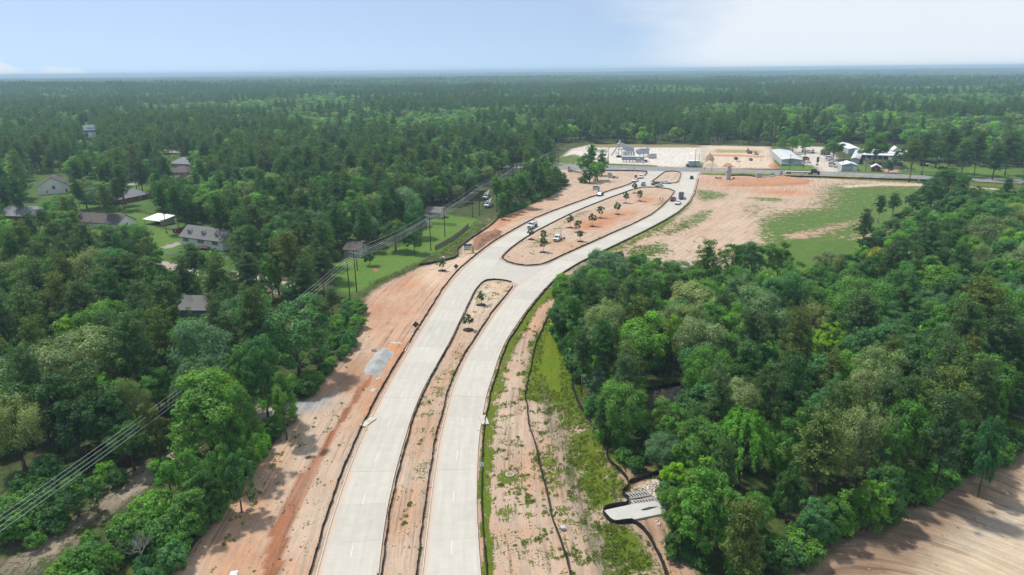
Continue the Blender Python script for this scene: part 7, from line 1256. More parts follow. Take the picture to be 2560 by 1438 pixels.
# people
def body_mesh(pose):
    V = {'pelvis': (0, 0, .95), 'belly': (0, .01, 1.12), 'chest': (0, .02 + pose.get('lean', 0) * .5, 1.34), 'neck': (0, pose.get('lean', 0), 1.50), 'head0': (0, pose.get('lean', 0) + .02, 1.58), 'head1': (0, pose.get('lean', 0) + .03, 1.72)}
    for s_, n_ in ((-1, 'l'), (1, 'r')):
        st_ = pose.get('step', 0) * s_; ar = pose.get('arm_' + n_, (.05, .0, 0)); V[n_ + 'hip'] = (s_ * .10, 0, .90); V[n_ + 'knee'] = (s_ * .11, -st_ * .5 - .02, .50); V[n_ + 'ank'] = (s_ * .12, st_ * .6 + .03, .09); V[n_ + 'toe'] = (s_ * .13, st_ * .6 - .15, .04)
        V[n_ + 'sho'] = (s_ * .19, pose.get('lean', 0) * .8, 1.42); V[n_ + 'elb'] = (s_ * (.25 + ar[0]), ar[1] * .5 + pose.get('lean', 0) * .6, 1.14 + ar[2] * .4); V[n_ + 'wri'] = (s_ * (.27 + ar[0]), ar[1] - .06, .90 + ar[2]); V[n_ + 'hand'] = (s_ * (.27 + ar[0]), ar[1] - .09, .80 + ar[2] * 1.05)
    rad = dict(pelvis=.155, belly=.14, chest=.165, neck=.06, head0=.085, head1=.098, hip=.095, knee=.062, ank=.045, toe=.04, sho=.065, elb=.045, wri=.032, hand=.042)
    E_ = [('pelvis', 'belly'), ('belly', 'chest'), ('chest', 'neck'), ('neck', 'head0'), ('head0', 'head1')]
    for n_ in 'lr': E_ += [('pelvis', n_ + 'hip'), (n_ + 'hip', n_ + 'knee'), (n_ + 'knee', n_ + 'ank'), (n_ + 'ank', n_ + 'toe'), ('chest', n_ + 'sho'), (n_ + 'sho', n_ + 'elb'), (n_ + 'elb', n_ + 'wri'), (n_ + 'wri', n_ + 'hand')]
    ks = list(V); me = bpy.data.meshes.new('sk'); me.from_pydata([V[k] for k in ks], [(ks.index(a), ks.index(b)) for a, b in E_], []); ob = bpy.data.objects.new('sk', me); col.objects.link(ob)
    ob.modifiers.new('s', 'SKIN'); ob.modifiers.new('u', 'SUBSURF').levels = 1
    for i, k in enumerate(ks): r_ = rad.get(k, rad.get(k[1:], .05)); sv = me.skin_vertices[0].data[i]; sv.radius = (r_ * (1.15 if k in ('chest', 'pelvis', 'belly') else 1), r_ * (.75 if k in ('chest', 'pelvis', 'belly') else 1)); sv.use_root = k == 'pelvis'
    dg = bpy.context.evaluated_depsgraph_get(); out = bpy.data.meshes.new_from_object(ob.evaluated_get(dg)); bpy.data.objects.remove(ob); out.polygons.foreach_set('use_smooth', [True] * len(out.polygons)); return out
def person_mat(name, shirt, trou, skin=(.30, .17, .11)):
    m = new_mat(name); t = NT(m); z = t.n('ShaderNodeSeparateXYZ', {0: t.obj()}); x = t.math('ABSOLUTE', z.outputs[0]); zz = z.outputs[2]
    c_ = t.mix(t.math('GREATER_THAN', zz, .98), c4(trou), c4(shirt)); c_ = t.mix(t.math('GREATER_THAN', zz, 1.5), c_, c4(skin)); c_ = t.mix(t.math('LESS_THAN', zz, .1), c_, (.03, .025, .02, 1))
    arm = t.math('MULTIPLY', t.math('GREATER_THAN', x, .215), t.math('LESS_THAN', zz, 1.12)); c_ = t.mix(arm, c_, c4(skin)); n_ = t.noise(t.obj(), 9, 3); t.out(t.mix(1.0, c_, t.grey(t.mr(n_, .3, .7, .85, 1.12)), 'MULTIPLY'), .85); return m
def person(px, py, z, rz, pose, shirt, trou, hat, lab, xyz=None):
    g_ = Vector(xyz) if xyz else G(px, py); me = body_mesh(pose); me.materials.clear(); me.materials.append(person_mat('clothes_' + lab[:18], shirt, trou)); o = bpy.data.objects.new('person', me); link(o); o.location = (g_.x, g_.y, z); o.rotation_euler = (0, 0, rz); tag(o, lab, 'person')
    ln = pose.get('lean', 0); MB().lathe([(.105, 1.70), (.115, 1.74), (.10, 1.80), (.05, 1.84)], (0, ln + .03, 0), 10).build('hat' if hat else 'hair', paint('hat_' + str(hat), hat or (.03, .02, .015), .7), o, True)
    if hat: MB().box((0, ln - .09, 1.73), (.19, .13, .02)).build('brim', MATS['hat_' + str(hat)], o)
    for s_ in (-1, 1): MB().box((s_ * .035, ln - .065, 1.66), (.025, .02, .015)).build('eye', M_TRIM, o)
    return o
person(1650, 501.5, 0, R(20), {'arm_l': (.06, -.1, .12)}, (.05, .09, .22), (.06, .08, .13), (.6, .6, .55), 'person in a blue shirt and pale cap standing at the north end of the median')
person(1656.7, 502.7, 0, R(-60), {'step': .12}, (.20, .22, .16), (.10, .09, .07), (.05, .05, .05), 'person in drab work clothes standing beside the kerb on the big median')
person(1437, 567, 0, R(150), {'lean': -.06}, (.03, .03, .035), (.03, .03, .04), (.02, .02, .02), 'person in dark clothes standing next to a young tree on the median')
person(1404.5, 603, 0, R(60), {'arm_l': (.08, -.32, .25), 'arm_r': (.08, -.32, .25), 'lean': -.08, 'step': .1}, (.42, .14, .12), (.40, .22, .20), (.55, .5, .45), 'person in a reddish shirt tipping a tub beside the white service truck')
_b = G(1402, 596); person(0, 0, 1.02, R(120), {'arm_l': (.05, -.3, .2), 'arm_r': (.05, -.3, .2), 'lean': -.05}, (.45, .50, .60), (.05, .05, .06), (.7, .7, .7), 'person in a pale blue shirt working on the bed of the service truck', (_b.x, _b.y, 0))
_b = G(1820, 449); person(0, 0, 8.3, R(30), {'lean': -.05}, (.45, .60, .08), (.05, .06, .1), (.45, .62, .05), 'person in a lime hi-vis vest standing on top of the stone tower', (_b.x, _b.y, 0))
o = thing('plant_tub', 'black plastic tub tipped beside the service truck', 'tub', G(1410.5, 597.5)); MB().lathe([(.3, 0), (.42, .6), (.4, .62), (.36, .3)], n=12).build('wall', M_TRIM, o); MB().lathe([(.44, .6), (.44, .66), (.4, .66)], n=12).build('lip', M_TRIM, o)
# ================================================================== BUILDINGS
def roof_mat(name, c): return paint(name, c, .9, 0, .16, .9, .4, 9)
def siding(name, c): 
    if name in MATS: return MATS[name]
    m = new_mat(name); t = NT(m); p = t.obj(); z = t.n('ShaderNodeSeparateXYZ', {0: p}).outputs[2]; lap = t.math('FRACT', t.math('MULTIPLY', z, 5.5)); n_ = t.noise(p, .8, 4); t.out(t.mix(1.0, c4(c), t.grey(t.math('ADD', t.mr(n_, .3, .7, .9, 1.06), t.mr(lap, 0, .2, -.1, 0))), 'MULTIPLY'), .7, 0, lap, .5, .02); MATS[name] = m; return m
def ribbed(name, c, k=3.3, ax=0, rough=.5, metal=.2):
    if name in MATS: return MATS[name]
    m = new_mat(name); t = NT(m); p = t.obj(); q = t.n('ShaderNodeSeparateXYZ', {0: p}).outputs[ax]; rib = t.math('FRACT', t.math('MULTIPLY', q, k)); n_ = t.noise(p, .5, 4); t.out(t.mix(1.0, c4(c), t.grey(t.math('ADD', t.mr(n_, .3, .7, .88, 1.08), t.mr(rib, 0, .18, -.14, 0))), 'MULTIPLY'), rough, metal, rib, .4, .03); MATS[name] = m; return m
M_SHING = roof_mat('grey_shingle', (.17, .17, .165)); M_SHINGB = roof_mat('brown_shingle', (.10, .083, .078)); M_SHINGL = roof_mat('light_grey_shingle', (.20, .205, .22)); M_FASC = paint('brown_fascia', (.09, .04, .03), .7); M_WTRIM = paint('white_trim', (.75, .76, .77), .5); M_SHUT = paint('maroon_shutter', (.20, .035, .03), .6); M_PANE = paint('window_pane', (.07, .12, .14), .12, 0, .1, 1, spec=.8)
def window(o, x, y, z, w, h, rz=0.0, shutters=False, wall=None):
    """on a wall whose outward normal is -y rotated by rz"""
    c, s_ = math.cos(rz), math.sin(rz); f = lambda a, b: (x + a * c - b * s_, y + a * s_ + b * c)
    W_ = MB()
    for a, zz, ww, hh in ((0, z + h / 2, w + .16, .08), (0, z - h / 2, w + .16, .08), (-w / 2, z, .08, h), (w / 2, z, .08, h), (0, z, .05, h)): p = f(a, -.05); W_.box((p[0], p[1], zz), (ww, .08, hh), rz)
    fr = W_.build('window', M_WTRIM, o); p = f(0, -.02); MB().box((p[0], p[1], z), (w, .04, h), rz).build('pane', M_PANE, fr)
    if shutters:
        for sg in (-1, 1): p = f(sg * (w / 2 + .28), -.04); MB().box((p[0], p[1], z), (.38, .06, h + .1), rz).build('shutter', M_SHUT, o)
def gable_house(name, lab, fl, fr, depth, hw_, rise, wall, roof, over=.45, wins=(), sidewins=(), ridge='x', hip=0.0, cat='house', door=None, base=0.0, fascia=M_FASC, chim=None, L_=None):
    """front wall from ground pixel fl to fr; local x along the front, y into the depth; ridge along x or y; hip = hip length at each ridge end"""
    a, b = G(*fl), G(*fr); d = b - a; L_ = L_ or d.length; o = thing(name, lab, cat, a, math.atan2(d.y, d.x)); D = depth; T_ = hw_ + base
    w_ = MB(); v = [(0, 0, 0), (L_, 0, 0), (L_, D, 0), (0, D, 0), (0, 0, T_), (L_, 0, T_), (L_, D, T_), (0, D, T_)]; f = [(0, 1, 5, 4), (1, 2, 6, 5), (2, 3, 7, 6), (3, 0, 4, 7)]
    if not hip:
        if ridge == 'x': v += [(0, D / 2, T_ + rise), (L_, D / 2, T_ + rise)]; f += [(4, 8, 7), (5, 6, 9)]
        else: v += [(L_ / 2, 0, T_ + rise), (L_ / 2, D, T_ + rise)]; f += [(4, 5, 8), (6, 7, 9)]
    w_.add(v, f).build('wall', wall, o)
    rf = MB(); th = .16; k = over
    if ridge == 'x':
        sl = rise / (D / 2); zb = T_ - sl * k + .03; zt = T_ + rise + .05; hx = hip if hip else -k
        A = [(-k, -k, zb), (L_ + k, -k, zb), (L_ - hx, D / 2, zt), (hx, D / 2, zt)]; B = [(L_ + k, D + k, zb), (-k, D + k, zb), (hx, D / 2, zt), (L_ - hx, D / 2, zt)]
        rf.slabq(A, th); rf.slabq(B, th)
        if hip: rf.slabq([(L_ + k, -k, zb), (L_ + k, D + k, zb), (L_ - hx, D / 2 + .01, zt), (L_ - hx, D / 2, zt)], th); rf.slabq([(-k, D + k, zb), (-k, -k, zb), (hx, D / 2, zt), (hx, D / 2 + .01, zt)], th)
    else:
        sl = rise / (L_ / 2); zb = T_ - sl * k + .03; zt = T_ + rise + .05
        rf.slabq([(L_ / 2, -k, zt), (L_ / 2, D + k, zt), (-k, D + k, zb), (-k, -k, zb)], th); rf.slabq([(L_ / 2, D + k, zt), (L_ / 2, -k, zt), (L_ + k, -k, zb), (L_ + k, D + k, zb)], th)
    ro = rf.build('roof', roof, o)
    if fascia and ridge == 'x':
        for y_ in (-k - .02, D + k + .02): MB().box((L_ / 2, y_, zb - .1), (L_ + 2 * k, .06, .2)).build('fascia', fascia, ro)
    if chim: MB().box((chim[0], chim[1], T_ + rise + .2), (chim[2], chim[2], 1.6)).build('chimney', M_WTRIM, ro)
    for (x, z, w2, h2, sh) in wins: window(o, x * L_, 0, base + z, w2, h2, 0, sh)
    for (y_, z, w2, h2) in sidewins: window(o, L_, y_ * D, base + z, w2, h2, R(90))
    if door: MB().box((door * L_, -.05, base + 1.05), (1.0, .08, 2.1)).build('door', M_WTRIM, o)
    return o, L_, T_
S_WHITE = siding('white_siding', (.84, .84, .82)); S_BEIGE = siding('beige_siding', (.42, .37, .29)); S_GREY = siding('grey_siding', (.33, .35, .35)); S_BLUE = siding('blue_grey_siding', (.17, .22, .27)); S_TAN = siding('tan_siding', (.45, .40, .33)); M_BRICK = paint('red_brick_wall', (.22, .10, .07), .9, 0, .2, 2, .3, 12)
# white house with three dormers
o, L_, T_ = gable_house('dormer_house', 'white one-storey house with grey roof, three dormers and red steps', (454, 614), (558, 628), 9.0, 3.1, 3.4, S_WHITE, M_SHING, .5, [(.13, 1.75, 1.8, 1.5, True), (.49, 1.75, 2.4, 1.5, True), (.83, 1.75, 2.0, 1.5, True)], [(.5, 1.75, 1.4, 1.3)], base=.9, door=.66)
for u in (.17, .50, .82):
    x = u * L_; sl = 3.4 / 4.5; y0, z0 = 1.3, T_ + 1.3 * sl; dm = MB(); h2 = 1.15
    dm.add([(x - .8, y0, z0 - .1), (x + .8, y0, z0 - .1), (x + .8, y0, z0 + h2 - .3), (x - .8, y0, z0 + h2 - .3), (x, y0, z0 + h2 + .35), (x - .8, y0 + 1.9, z0 + h2 - .3), (x + .8, y0 + 1.9, z0 + h2 - .3)], [(0, 1, 2, 4, 3), (1, 6, 2), (5, 0, 3)]); d_ = dm.build('dormer', S_WHITE, o)
    yr = y0 + (h2 + .35) / sl; MB().slabq([(x, y0 - .2, z0 + h2 + .42), (x, yr, z0 + h2 + .42), (x - 1.0, y0 + 1.1, z0 + h2 - .35), (x - 1.0, y0 - .2, z0 + h2 - .35)], .08).slabq([(x, yr, z0 + h2 + .42), (x, y0 - .2, z0 + h2 + .42), (x + 1.0, y0 - .2, z0 + h2 - .35), (x + 1.0, y0 + 1.1, z0 + h2 - .35)], .08).build('dormer_roof', M_SHING, d_)
    MB().box((x, y0 - .04, z0 + .35), (.9, .06, .75)).build('dormer_window', M_PANE, d_)
    for sg in (-1, 1): MB().slabq([(x, y0 - .25, z0 + h2 + .46), (x + sg * 1.05, y0 - .25, z0 + h2 - .36), (x + sg * 1.05, y0 - .25, z0 + h2 - .5), (x, y0 - .25, z0 + h2 + .3)], .06).build('dormer_trim', M_FASC, d_)
x = .63 * L_; MB().box((x, -.9, .75), (3.6, 1.8, .16)).build('porch_deck', M_SHUT, o)
for k in range(6): MB().box((x - 1.6 - .34 * k, -1.2, .7 - .12 * k), (.36, 1.5, .1)).build('step', M_SHUT, o)
for xx in (-1.7, -.2, 1.7): MB().box((x + xx, -1.75, 1.2), (.1, .1, 1.0)).build('rail_post', M_SHUT, o)
MB().box((x, -1.75, 1.65), (3.6, .08, .1)).build('hand_rail', M_SHUT, o)
# other houses on the left
gable_house('ranch_house', 'long white house with a dark brown roof above the carport', (190, 568), (297, 575), 9.5, 2.9, 2.9, S_WHITE, M_SHINGB, .5, [(.3, 1.6, 1.2, 1.2, False), (.8, 1.6, 1.5, 1.2, False)], [(.5, 1.6, 1.2, 1.2)])
gable_house('tall_gable_house', 'tall white gabled house with brown roof and twin window', (95, 488), (176, 482), 14, 4.4, 5.2, S_WHITE, M_SHINGB, .5, [(.52, 3.6, 1.6, 2.0, False), (.3, 1.4, .9, 1.0, False), (.9, 1.4, 1.0, 2.0, False)], ridge='y', fascia=None)
gable_house('brick_house', 'low brick house with grey hip roof and white chimney', (300, 512), (374, 496), 12, 2.8, 3.0, M_BRICK, M_SHINGL, .5, [(.7, 1.5, 1.2, 1.2, False)], hip=4.0, chim=(9, 5, 1.2))
o, L_, T_ = gable_house('two_storey_house', 'two-storey tan house with brown hip roof beyond the street', (425, 452), (470, 452), 12, 5.4, 3.0, S_TAN, M_SHINGB, .5, [(.3, 4.2, 1.2, 1.3, False), (.75, 4.2, 1.2, 1.3, False), (.3, 1.4, 1.4, 1.4, False)], hip=4)
MB().slabq([(-.5, -3.2, 2.7), (L_ * .7, -3.2, 2.7), (L_ * .7, 0, 4.0), (-.5, 0, 4.0)], .16).build('porch_roof', M_SHINGB, o)
gable_house('grey_roof_house', 'house with broad slate-grey roof behind the two-storey tan house', (425, 418), (480, 420), 16, 2.8, 3.6, S_TAN, M_SHINGL, .5, [(.5, 1.5, 1.4, 1.2, False)], hip=5)
gable_house('hip_roof_house', 'brick house with grey hip roof at the west edge', (-20, 552), (98, 556), 13, 2.8, 3.2, M_BRICK, M_SHINGL, .5, [(.35, 1.5, 1.4, 1.2, False), (.85, 1.5, 1.2, 1.2, False)], hip=5)
gable_house('blue_house', 'small blue-grey house with grey roof deep in the western trees', (449, 796), (516, 797), 8.5, 2.9, 2.4, S_BLUE, M_SHING, .45, [(.55, 1.7, 1.5, 1.0, False)], fascia=M_WTRIM, chim=None)
gable_house('beige_cottage', 'beige cottage with brown-grey roof on the bright lawn', (1062.5, 544.5), (1101, 547), 6.0, 2.9, 1.9, S_BEIGE, M_SHING, .35, [(.62, 1.7, .9, 1.0, False)], [(.5, 1.7, .8, 1.0)], fascia=M_FASC)
gable_house('small_brown_roof_house', 'small grey house with dark brown roof behind the double pole', (861, 642), (899, 644), 7.0, 2.9, 2.1, S_GREY, M_SHINGB, .4, [(.45, 1.7, 1.3, 1.1, False)])
gable_house('garden_shed', 'little beige garden shed at the west edge of the lawn', (1057, 568.5), (1068.5, 569.5), 2.4, 2.1, .7, S_BEIGE, M_SHING, .2, [(.3, 1.2, .5, .6, False)], cat='shed')
gable_house('red_shed', 'small dark red shed in the paddock by the carport', (432, 582), (446, 584), 2.6, 1.9, .5, M_SHUT, M_SHINGB, .15, [(.5, 1.0, .5, .5, False)], cat='shed')
# open carport
M_WROOF = ribbed('white_metal_roof', (.74, .75, .74), 2.0); M_GROOF = ribbed('grey_metal_roof', (.54, .555, .56), 1.6, 1, .6, 0); M_GWALL = ribbed('pale_blue_grey_metal_wall', (.44, .51, .53), 3.0); M_GWALL2 = ribbed('pale_metal_side_wall', (.50, .56, .58), 3.0, 1); M_SHWALL = ribbed('rust_wall', (.2, .09, .06), 3)
a, b = G(362, 560), G(402, 566); d = b - a; o = thing('carport', 'open carport with white sloping metal roof beside the paddock', 'carport', a, math.atan2(d.y, d.x)); L_ = d.length
MB().slabq([(-.5, -.5, 2.3), (L_ + .5, -.5, 2.3), (L_ + .5, 7.5, 3.6), (-.5, 7.5, 3.6)], .12).build('roof', M_WROOF, o); MB().box((L_ / 2, 6.9, 1.6), (L_, .1, 3.2)).build('back_wall', M_SHWALL, o); MB().box((L_ - .05, 3.5, 1.5), (.1, 6.9, 2.6)).build('side_wall', S_BEIGE, o)
for x_ in (0, L_ / 2, L_): MB().box((x_, 0, 1.2), (.14, .14, 2.4)).build('post', M_STAKE, o)
MB().box((L_ * .45, 3.5, .8), (2.0, 3.6, 1.4), 0, .8).build('stored_boat', paint('boat_blue', (.03, .10, .22), .4), o, bevel=.1)
# billboard
p = G(221, 313, 22); o = thing('billboard', 'twin-panel white and blue billboard rising out of the western forest', 'billboard', (p.x, p.y, 0), R(28)); kx = P(p.x, p.y, 10)[2] / FPX; W_ = 26 * kx
MB().tube((0, .8, 0), (0, .8, 17), .6, .5, 10).build('column', M_GALV, o); PH = 12.5 * kx; z1 = 22 - PH / 2; z2 = z1 - PH - 2.0
M_BB1 = paint('billboard_print_pale', (.82, .86, .90), .5, 0, .06, .15); M_BB2 = paint('billboard_print_blue', (.16, .40, .55), .5, 0, .1, .2)
MB().box((0, 0, z1), (W_, .5, PH)).build('upper_panel', M_BB1, o); MB().box((W_ * .14, -.28, z1 - PH * .1), (W_ * .62, .05, PH * .2)).build('upper_print', M_BB2, o); MB().box((-W_ * .05, -.28, z1 - PH * .36), (W_ * .8, .05, PH * .14)).build('upper_caption', MATS['billboard_print_pale'], o)
MB().box((0, 0, z2), (W_ * .9, .5, PH * .95)).build('lower_panel', M_BB1, o); MB().box((-W_ * .3, -.28, z2), (W_ * .26, .05, PH * .8)).build('lower_print', paint('billboard_dark', (.04, .05, .12), .5), o)
for z in (z1 - PH / 2 - .2, z2 - PH / 2 - .2): MB().box((0, -.6, z), (W_, 1.0, .1)).build('catwalk', M_GALV, o)
MB().box((0, .7, z1), (W_ * .98, .3, PH * .9)).build('rear_panel', M_TRIM, o)
# storage sheds across the highway
def shed(name, lab, fl, fr, depth, h_, rise, wall, side, roof, doors=(), txt=None, rz_extra=0.0, cat='building'):
    a, b = G(*fl), G(*fr); d = b - a; L_ = d.length; o = thing(name, lab, cat, a, math.atan2(d.y, d.x) + rz_extra); D = depth
    MB().add([(0, 0, 0), (L_, 0, 0), (L_, 0, h_), (L_ / 2, 0, h_ + rise), (0, 0, h_)], [(0, 1, 2, 3, 4)]).build('front_wall', wall, o)
    MB().add([(0, D, 0), (L_, D, 0), (L_, D, h_), (L_ / 2, D, h_ + rise), (0, D, h_)], [(4, 3, 2, 1, 0)]).build('back_wall', wall, o)
    for x in (0, L_): MB().add([(x, 0, 0), (x, D, 0), (x, D, h_), (x, 0, h_)], [(0, 1, 2, 3) if x else (3, 2, 1, 0)]).build('side_wall', side, o)
    MB().slabq([(L_ / 2, -.2, h_ + rise + .1), (L_ / 2, D + .2, h_ + rise + .1), (-.3, D + .2, h_ + .04), (-.3, -.2, h_ + .04)], .1).slabq([(L_ / 2, D + .2, h_ + rise + .1), (L_ / 2, -.2, h_ + rise + .1), (L_ + .3, -.2, h_ + .04), (L_ + .3, D + .2, h_ + .04)], .1).build('roof', roof, o)
    for k in range(1, int(D / 9)): MB().box((-.05, k * 9, h_ / 2), (.06, 2.6, h_ * .7)).build('roll_door', M_GREYC, o); MB().box((L_ + .05, k * 9, h_ / 2), (.06, 2.6, h_ * .7)).build('roll_door', M_GREYC, o)
    for (u, w_, hh, m_) in doors: MB().box((u * L_, -.06, hh / 2), (w_, .08, hh)).build('door', m_, o)
    if not name.startswith('storage_row'): MB().box((L_ / 2, -.25, h_ + .02), (L_ + .4, .12, .25)).build('fascia', paint('dark_teal_trim', (.10, .15, .16), .6), o)
    return o, L_
M_DDOOR = paint('dark_roll_door', (.04, .06, .07), .6)
o, L_ = shed('storage_shed', 'long pale grey metal storage shed beside the pit', (1953, 414), (2004, 415), 62, 4.0, .9, M_GWALL, M_GWALL2, M_GROOF, [(.46, 1.0, 2.1, M_GREYC)])
MB().box((L_ * .47, -.05, 3.05), (4.6, .06, .42)).build('lettering_line', paint('faded_lettering', (.20, .22, .26), .7), o); MB().box((L_ * .48, -.05, 2.35), (2.2, .06, .38)).build('lettering_line', MATS['faded_lettering'], o); MB().box((1.6, -1.1, 1.5), (3.6, 2.0, .15)).build('lean_to_roof', M_GREYC, o)
shed('storage_shed', 'second long grey metal building along the storage yard', (2126, 410), (2147, 411), 60, 3.6, .9, M_GWALL, M_GWALL2, M_GROOF, ())
shed('gabled_workshop', 'small grey gabled workshop with white roof facing the highway', (2104, 426.5), (2144, 427.5), 14, 3.4, 1.5, M_GWALL, M_GWALL2, M_WROOF, [(.82, 2.4, 3.0, M_WTRIM)])
shed('storage_shed', 'white-roofed metal shed behind the second grey building', (2120, 386), (2152, 386.5), 45, 4, .8, M_GWALL, M_GWALL2, M_WROOF, ())
for k, (x0, x1, y, dep, lab) in enumerate(((2138, 2262, 397, 9, 'white-roofed row of storage units with dark doors, nearest row'), (2142, 2264, 391, 9, 'white-roofed row of storage units, middle row'), (2150, 2265, 386, 9, 'white-roofed row of storage units, farthest row'))):
    a, b = G(x0, y), G(x1, y + 4); d = b - a; L_ = d.length; o = thing('storage_row', lab, 'building', a, math.atan2(d.y, d.x), 'rows of storage units'); MB().box((L_ / 2, dep / 2, 1.5), (L_, dep, 3.0)).build('wall', M_GWALL, o); MB().slabq([(-.3, -.4, 3.1), (L_ + .3, -.4, 3.1), (L_ + .3, dep + .3, 3.5), (-.3, dep + .3, 3.5)], .12).build('roof', M_WROOF, o)
    for q in range(int(L_ / 3.6)): MB().box((1.8 + 3.6 * q, -.05, 1.25), (2.7, .08, 2.4)).build('roll_door', M_DDOOR, o)
gable_house('brown_shed', 'red-brown wooden shed with pale metal roof by the highway', (2178, 428.5), (2201, 429.5), 7, 2.8, 1.5, paint('red_brown_boards', (.22, .075, .04), .8, 0, .15, 1.2), M_WROOF, .5, [(.5, 1.6, .8, 1.2, False)], ridge='y', fascia=None, cat='shed')
gable_house('blue_house', 'blue house with dark roof behind the grey board fence', (2222, 415.5), (2256, 416.5), 9, 3.0, 2.6, siding('blue_siding', (.10, .17, .24)), M_SHING, .5, [(.55, 1.7, 3.4, 1.3, False)])
gable_house('white_roof_shed', 'white-roofed shed glimpsed through the roadside pines', (2230, 391), (2248, 391.5), 12, 4.5, 2.2, M_GWALL, M_WROOF, .4, [(.5, 2, 1.4, 1.4, False)], ridge='y', fascia=None, cat='shed')
gable_house('green_roof_shelter', 'low shelter with a green roof at the back of the storage yard', (2053, 388), (2075, 388.5), 6, 2.4, .9, M_BRICK, ribbed('green_metal_roof', (.05, .20, .13), 2), .4, [(.5, 1.2, 1.6, 1.0, False)], cat='shelter')
for x, y, s_, lab, m_ in ((2028, 402, 3.6, 'tall green pylon sign with a dark lower panel at the yard entrance', paint('green_sign', (.03, .14, .07), .5)), (2277, 427, 2.2, 'white panel sign before the roadside pines', M_SIGNW), (2264, 430, 1.2, 'small white sign low by the drive', M_SIGNW), (2341, 412, 2.4, 'white box sign high among the roadside pines', M_SIGNW)):
    g_ = G(x if s_ != 3.6 else 2042, y if s_ != 3.6 else 423); o = thing('panel_sign', lab, 'sign', g_); hh = {3.6: 8.0, 2.2: 3.0, 1.2: 1.6, 2.4: 6}[s_]
    for q in (-.35, .35): MB().tube((q * s_ * .5, 0, 0), (q * s_ * .5, 0, hh), .09, n=6).build('post', M_GALV, o)
    MB().box((0, -.1, hh - s_ * (.5 if s_ == 3.6 else .38)), (s_ * (.45 if s_ == 3.6 else 1.0), .12, s_ * (1.0 if s_ == 3.6 else .75))).build('panel', m_, o)
    if s_ == 3.6: MB().box((0, -.1, hh - 5.0), (1.2, .12, 1.0)).build('lower_panel', M_TRIM, o)
# concrete plant
g_ = G(1590, 394); o = thing('concrete_plant', 'grey concrete batching plant with slanted bin and conveyor across the highway', 'concrete plant', g_); o.scale = (.95, .95, .8); M_PL = paint('plant_grey_steel', (.33, .36, .37), .6, .2, .14, .7); M_PL2 = paint('plant_pale_steel', (.44, .47, .48), .6, .1, .12, .7)
MB().prism([(-14.5, 12.5), (-12.0, 13.6), (-1.0, 8.6), (-1.0, 4.6), (-5, 3.6)], 4, 7.4).build('slanted_bin', M_PL2, o, bevel=.08)
MB().box((-9.4, 5.6, 7.2), (9.5, 3.0, .5)).build('support_deck', M_PL, o)
for x in (-13, -10.5, -8, -5.5):
    for y in (4.3, 7.1): MB().tube((x, y, 0), (x, y, 7.2 if x > -11 else 11.5), .16, n=6).build('support_leg', M_PL, o)
MB().tube((-19, 6, 1), (-12.6, 6, 13), .5, .4, 6).build('conveyor', M_PL, o); MB().lathe([(.7, 0), (.7, 2.2), (.1, 2.6)], (-12.6, 6, 13.2), 8).build('dust_vent', M_PL2, o)
for k in range(5): MB().lathe([(.3, 0), (.75, .8), (.75, 5.2), (.4, 5.7)], (-9.6 + 2.0 * k, 1.2, .3), 10).build('upright_tank', M_PL2, o)
MB().lathe([(.2, 0), (2.1, 2), (2.1, 4.6), (1.2, 5.6)], (2.4, 4, 2.4), 14).build('mixer_drum', M_PL2, o); MB().box((7.2, 5, 4.6), (7.6, 3.4, 3.6)).build('batch_house', M_PL2, o, bevel=.1); MB().prism([(3.6, 6.6), (11, 6.6), (11.6, 8.0), (3.2, 8.0)], 3.2, 6.8).build('hopper', M_PL2, o)
for x in (3.8, 7, 10.4):
    for y in (3.5, 6.4): MB().tube((x, y, 0), (x, y, 3), .16, n=6).build('support_leg', M_PL, o)
for z in (1.2, 2.4): MB().box((6, 1.4, z), (7.5, .2, .2)).build('rail', M_PL2, o)
MB().box((-13.5, 2, .9), (3.6, 2.4, 1.8)).build('generator', M_TRIM, o, bevel=.08); MB().box((9.6, 4.9, 9.2), (.9, .9, 2.4)).build('filter_stack', M_PL2, o)
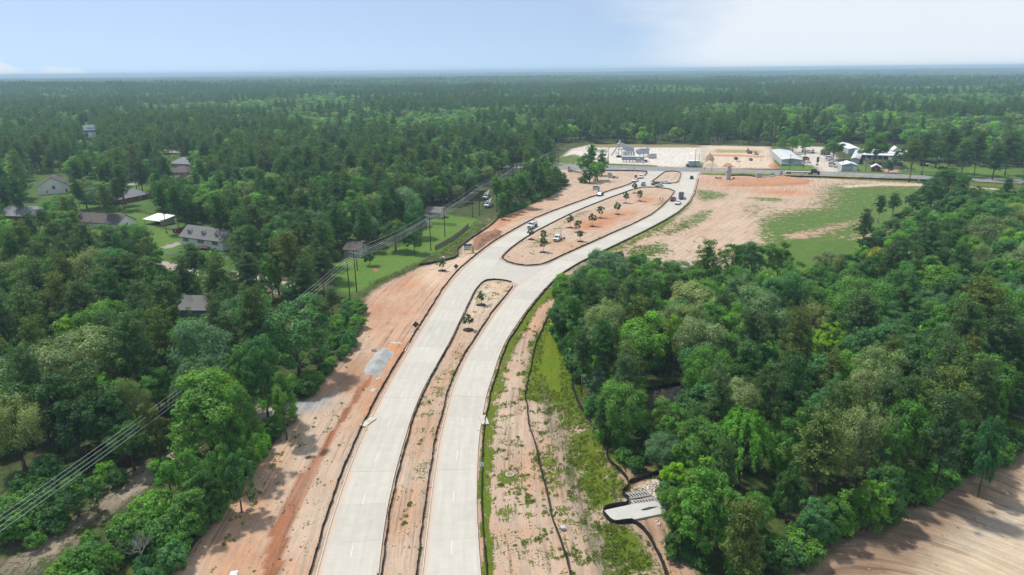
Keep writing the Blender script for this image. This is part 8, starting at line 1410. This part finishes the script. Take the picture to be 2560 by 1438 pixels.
a, b = G(1554, 405.5), G(1610, 406.5); d = b - a; L_ = d.length; o = thing('trailer_office', 'grey trailer office on stilts in front of the concrete plant', 'trailer', a, math.atan2(d.y, d.x)); MB().box((L_ / 2, 1.5, 2.7), (L_, 3.0, 2.7)).build('body', paint('trailer_grey', (.27, .32, .34), .6), o, bevel=.05); MB().box((L_ / 2, 1.5, 4.12), (L_ + .2, 3.2, .16)).build('roof', M_WTRIM, o)
for u in (.06, .2, .34, .48, .64, .8, .94): MB().box((u * L_, 1.5, .65), (.35, 2.4, 1.4)).build('pier', M_GREYC, o)
for u, w_ in ((.08, .7), (.49, .9), (.9, .7)): window(o, u * L_, 0, 2.9, w_, .8)
MB().box((.73 * L_, -.04, 2.8), (2.0, .06, 1.0)).build('notice_panel', M_SIGNW, o)
a = G(1627, 397); o = thing('shipping_container', 'grey open-top container right of the concrete plant', 'container', a, R(35))
for c_, d_ in (((3, 0, 1.6), (6, .12, 3)), ((3, 2.4, 1.6), (6, .12, 3)), ((0, 1.2, 1.6), (.12, 2.4, 3)), ((6, 1.2, 1.6), (.12, 2.4, 3))): MB().box(c_, d_).build('side', M_GALV, o)
MB().box((3, 1.2, .12), (6, 2.4, .16)).build('floor', M_PL, o)
a = G(1736, 417.5); o = thing('grey_tank', 'grey tank-like metal box behind the yellow sign', 'tank', a, 0); MB().box((0, 2.5, 2.0), (7.5, 3.5, 3.4)).build('body', M_GWALL, o, bevel=.15); MB().box((0, 2.5, 3.85), (7.9, 3.9, .2)).build('lid', M_WTRIM, o); MB().box((-4.4, 1.5, 1.0), (1.6, 1.4, 1.4)).build('pump', M_TRIM, o, bevel=.1)
# ================================================================== HAZE
hm = new_mat('haze_air'); t = NT(hm)
pv = t.n('ShaderNodeVolumePrincipled', {'Color': (.58, .82, 1.0, 1), 'Density': 1.75e-4, 'Anisotropy': .0})
t.n('ShaderNodeOutputMaterial', {'Volume': pv.outputs[0]})
hb_ = MB().box((0, 7000, 27), (34000, 28000, 94)).build('haze', hm); tag(hb_, 'thin blue summer haze lying over the forest', None, None, 'stuff')
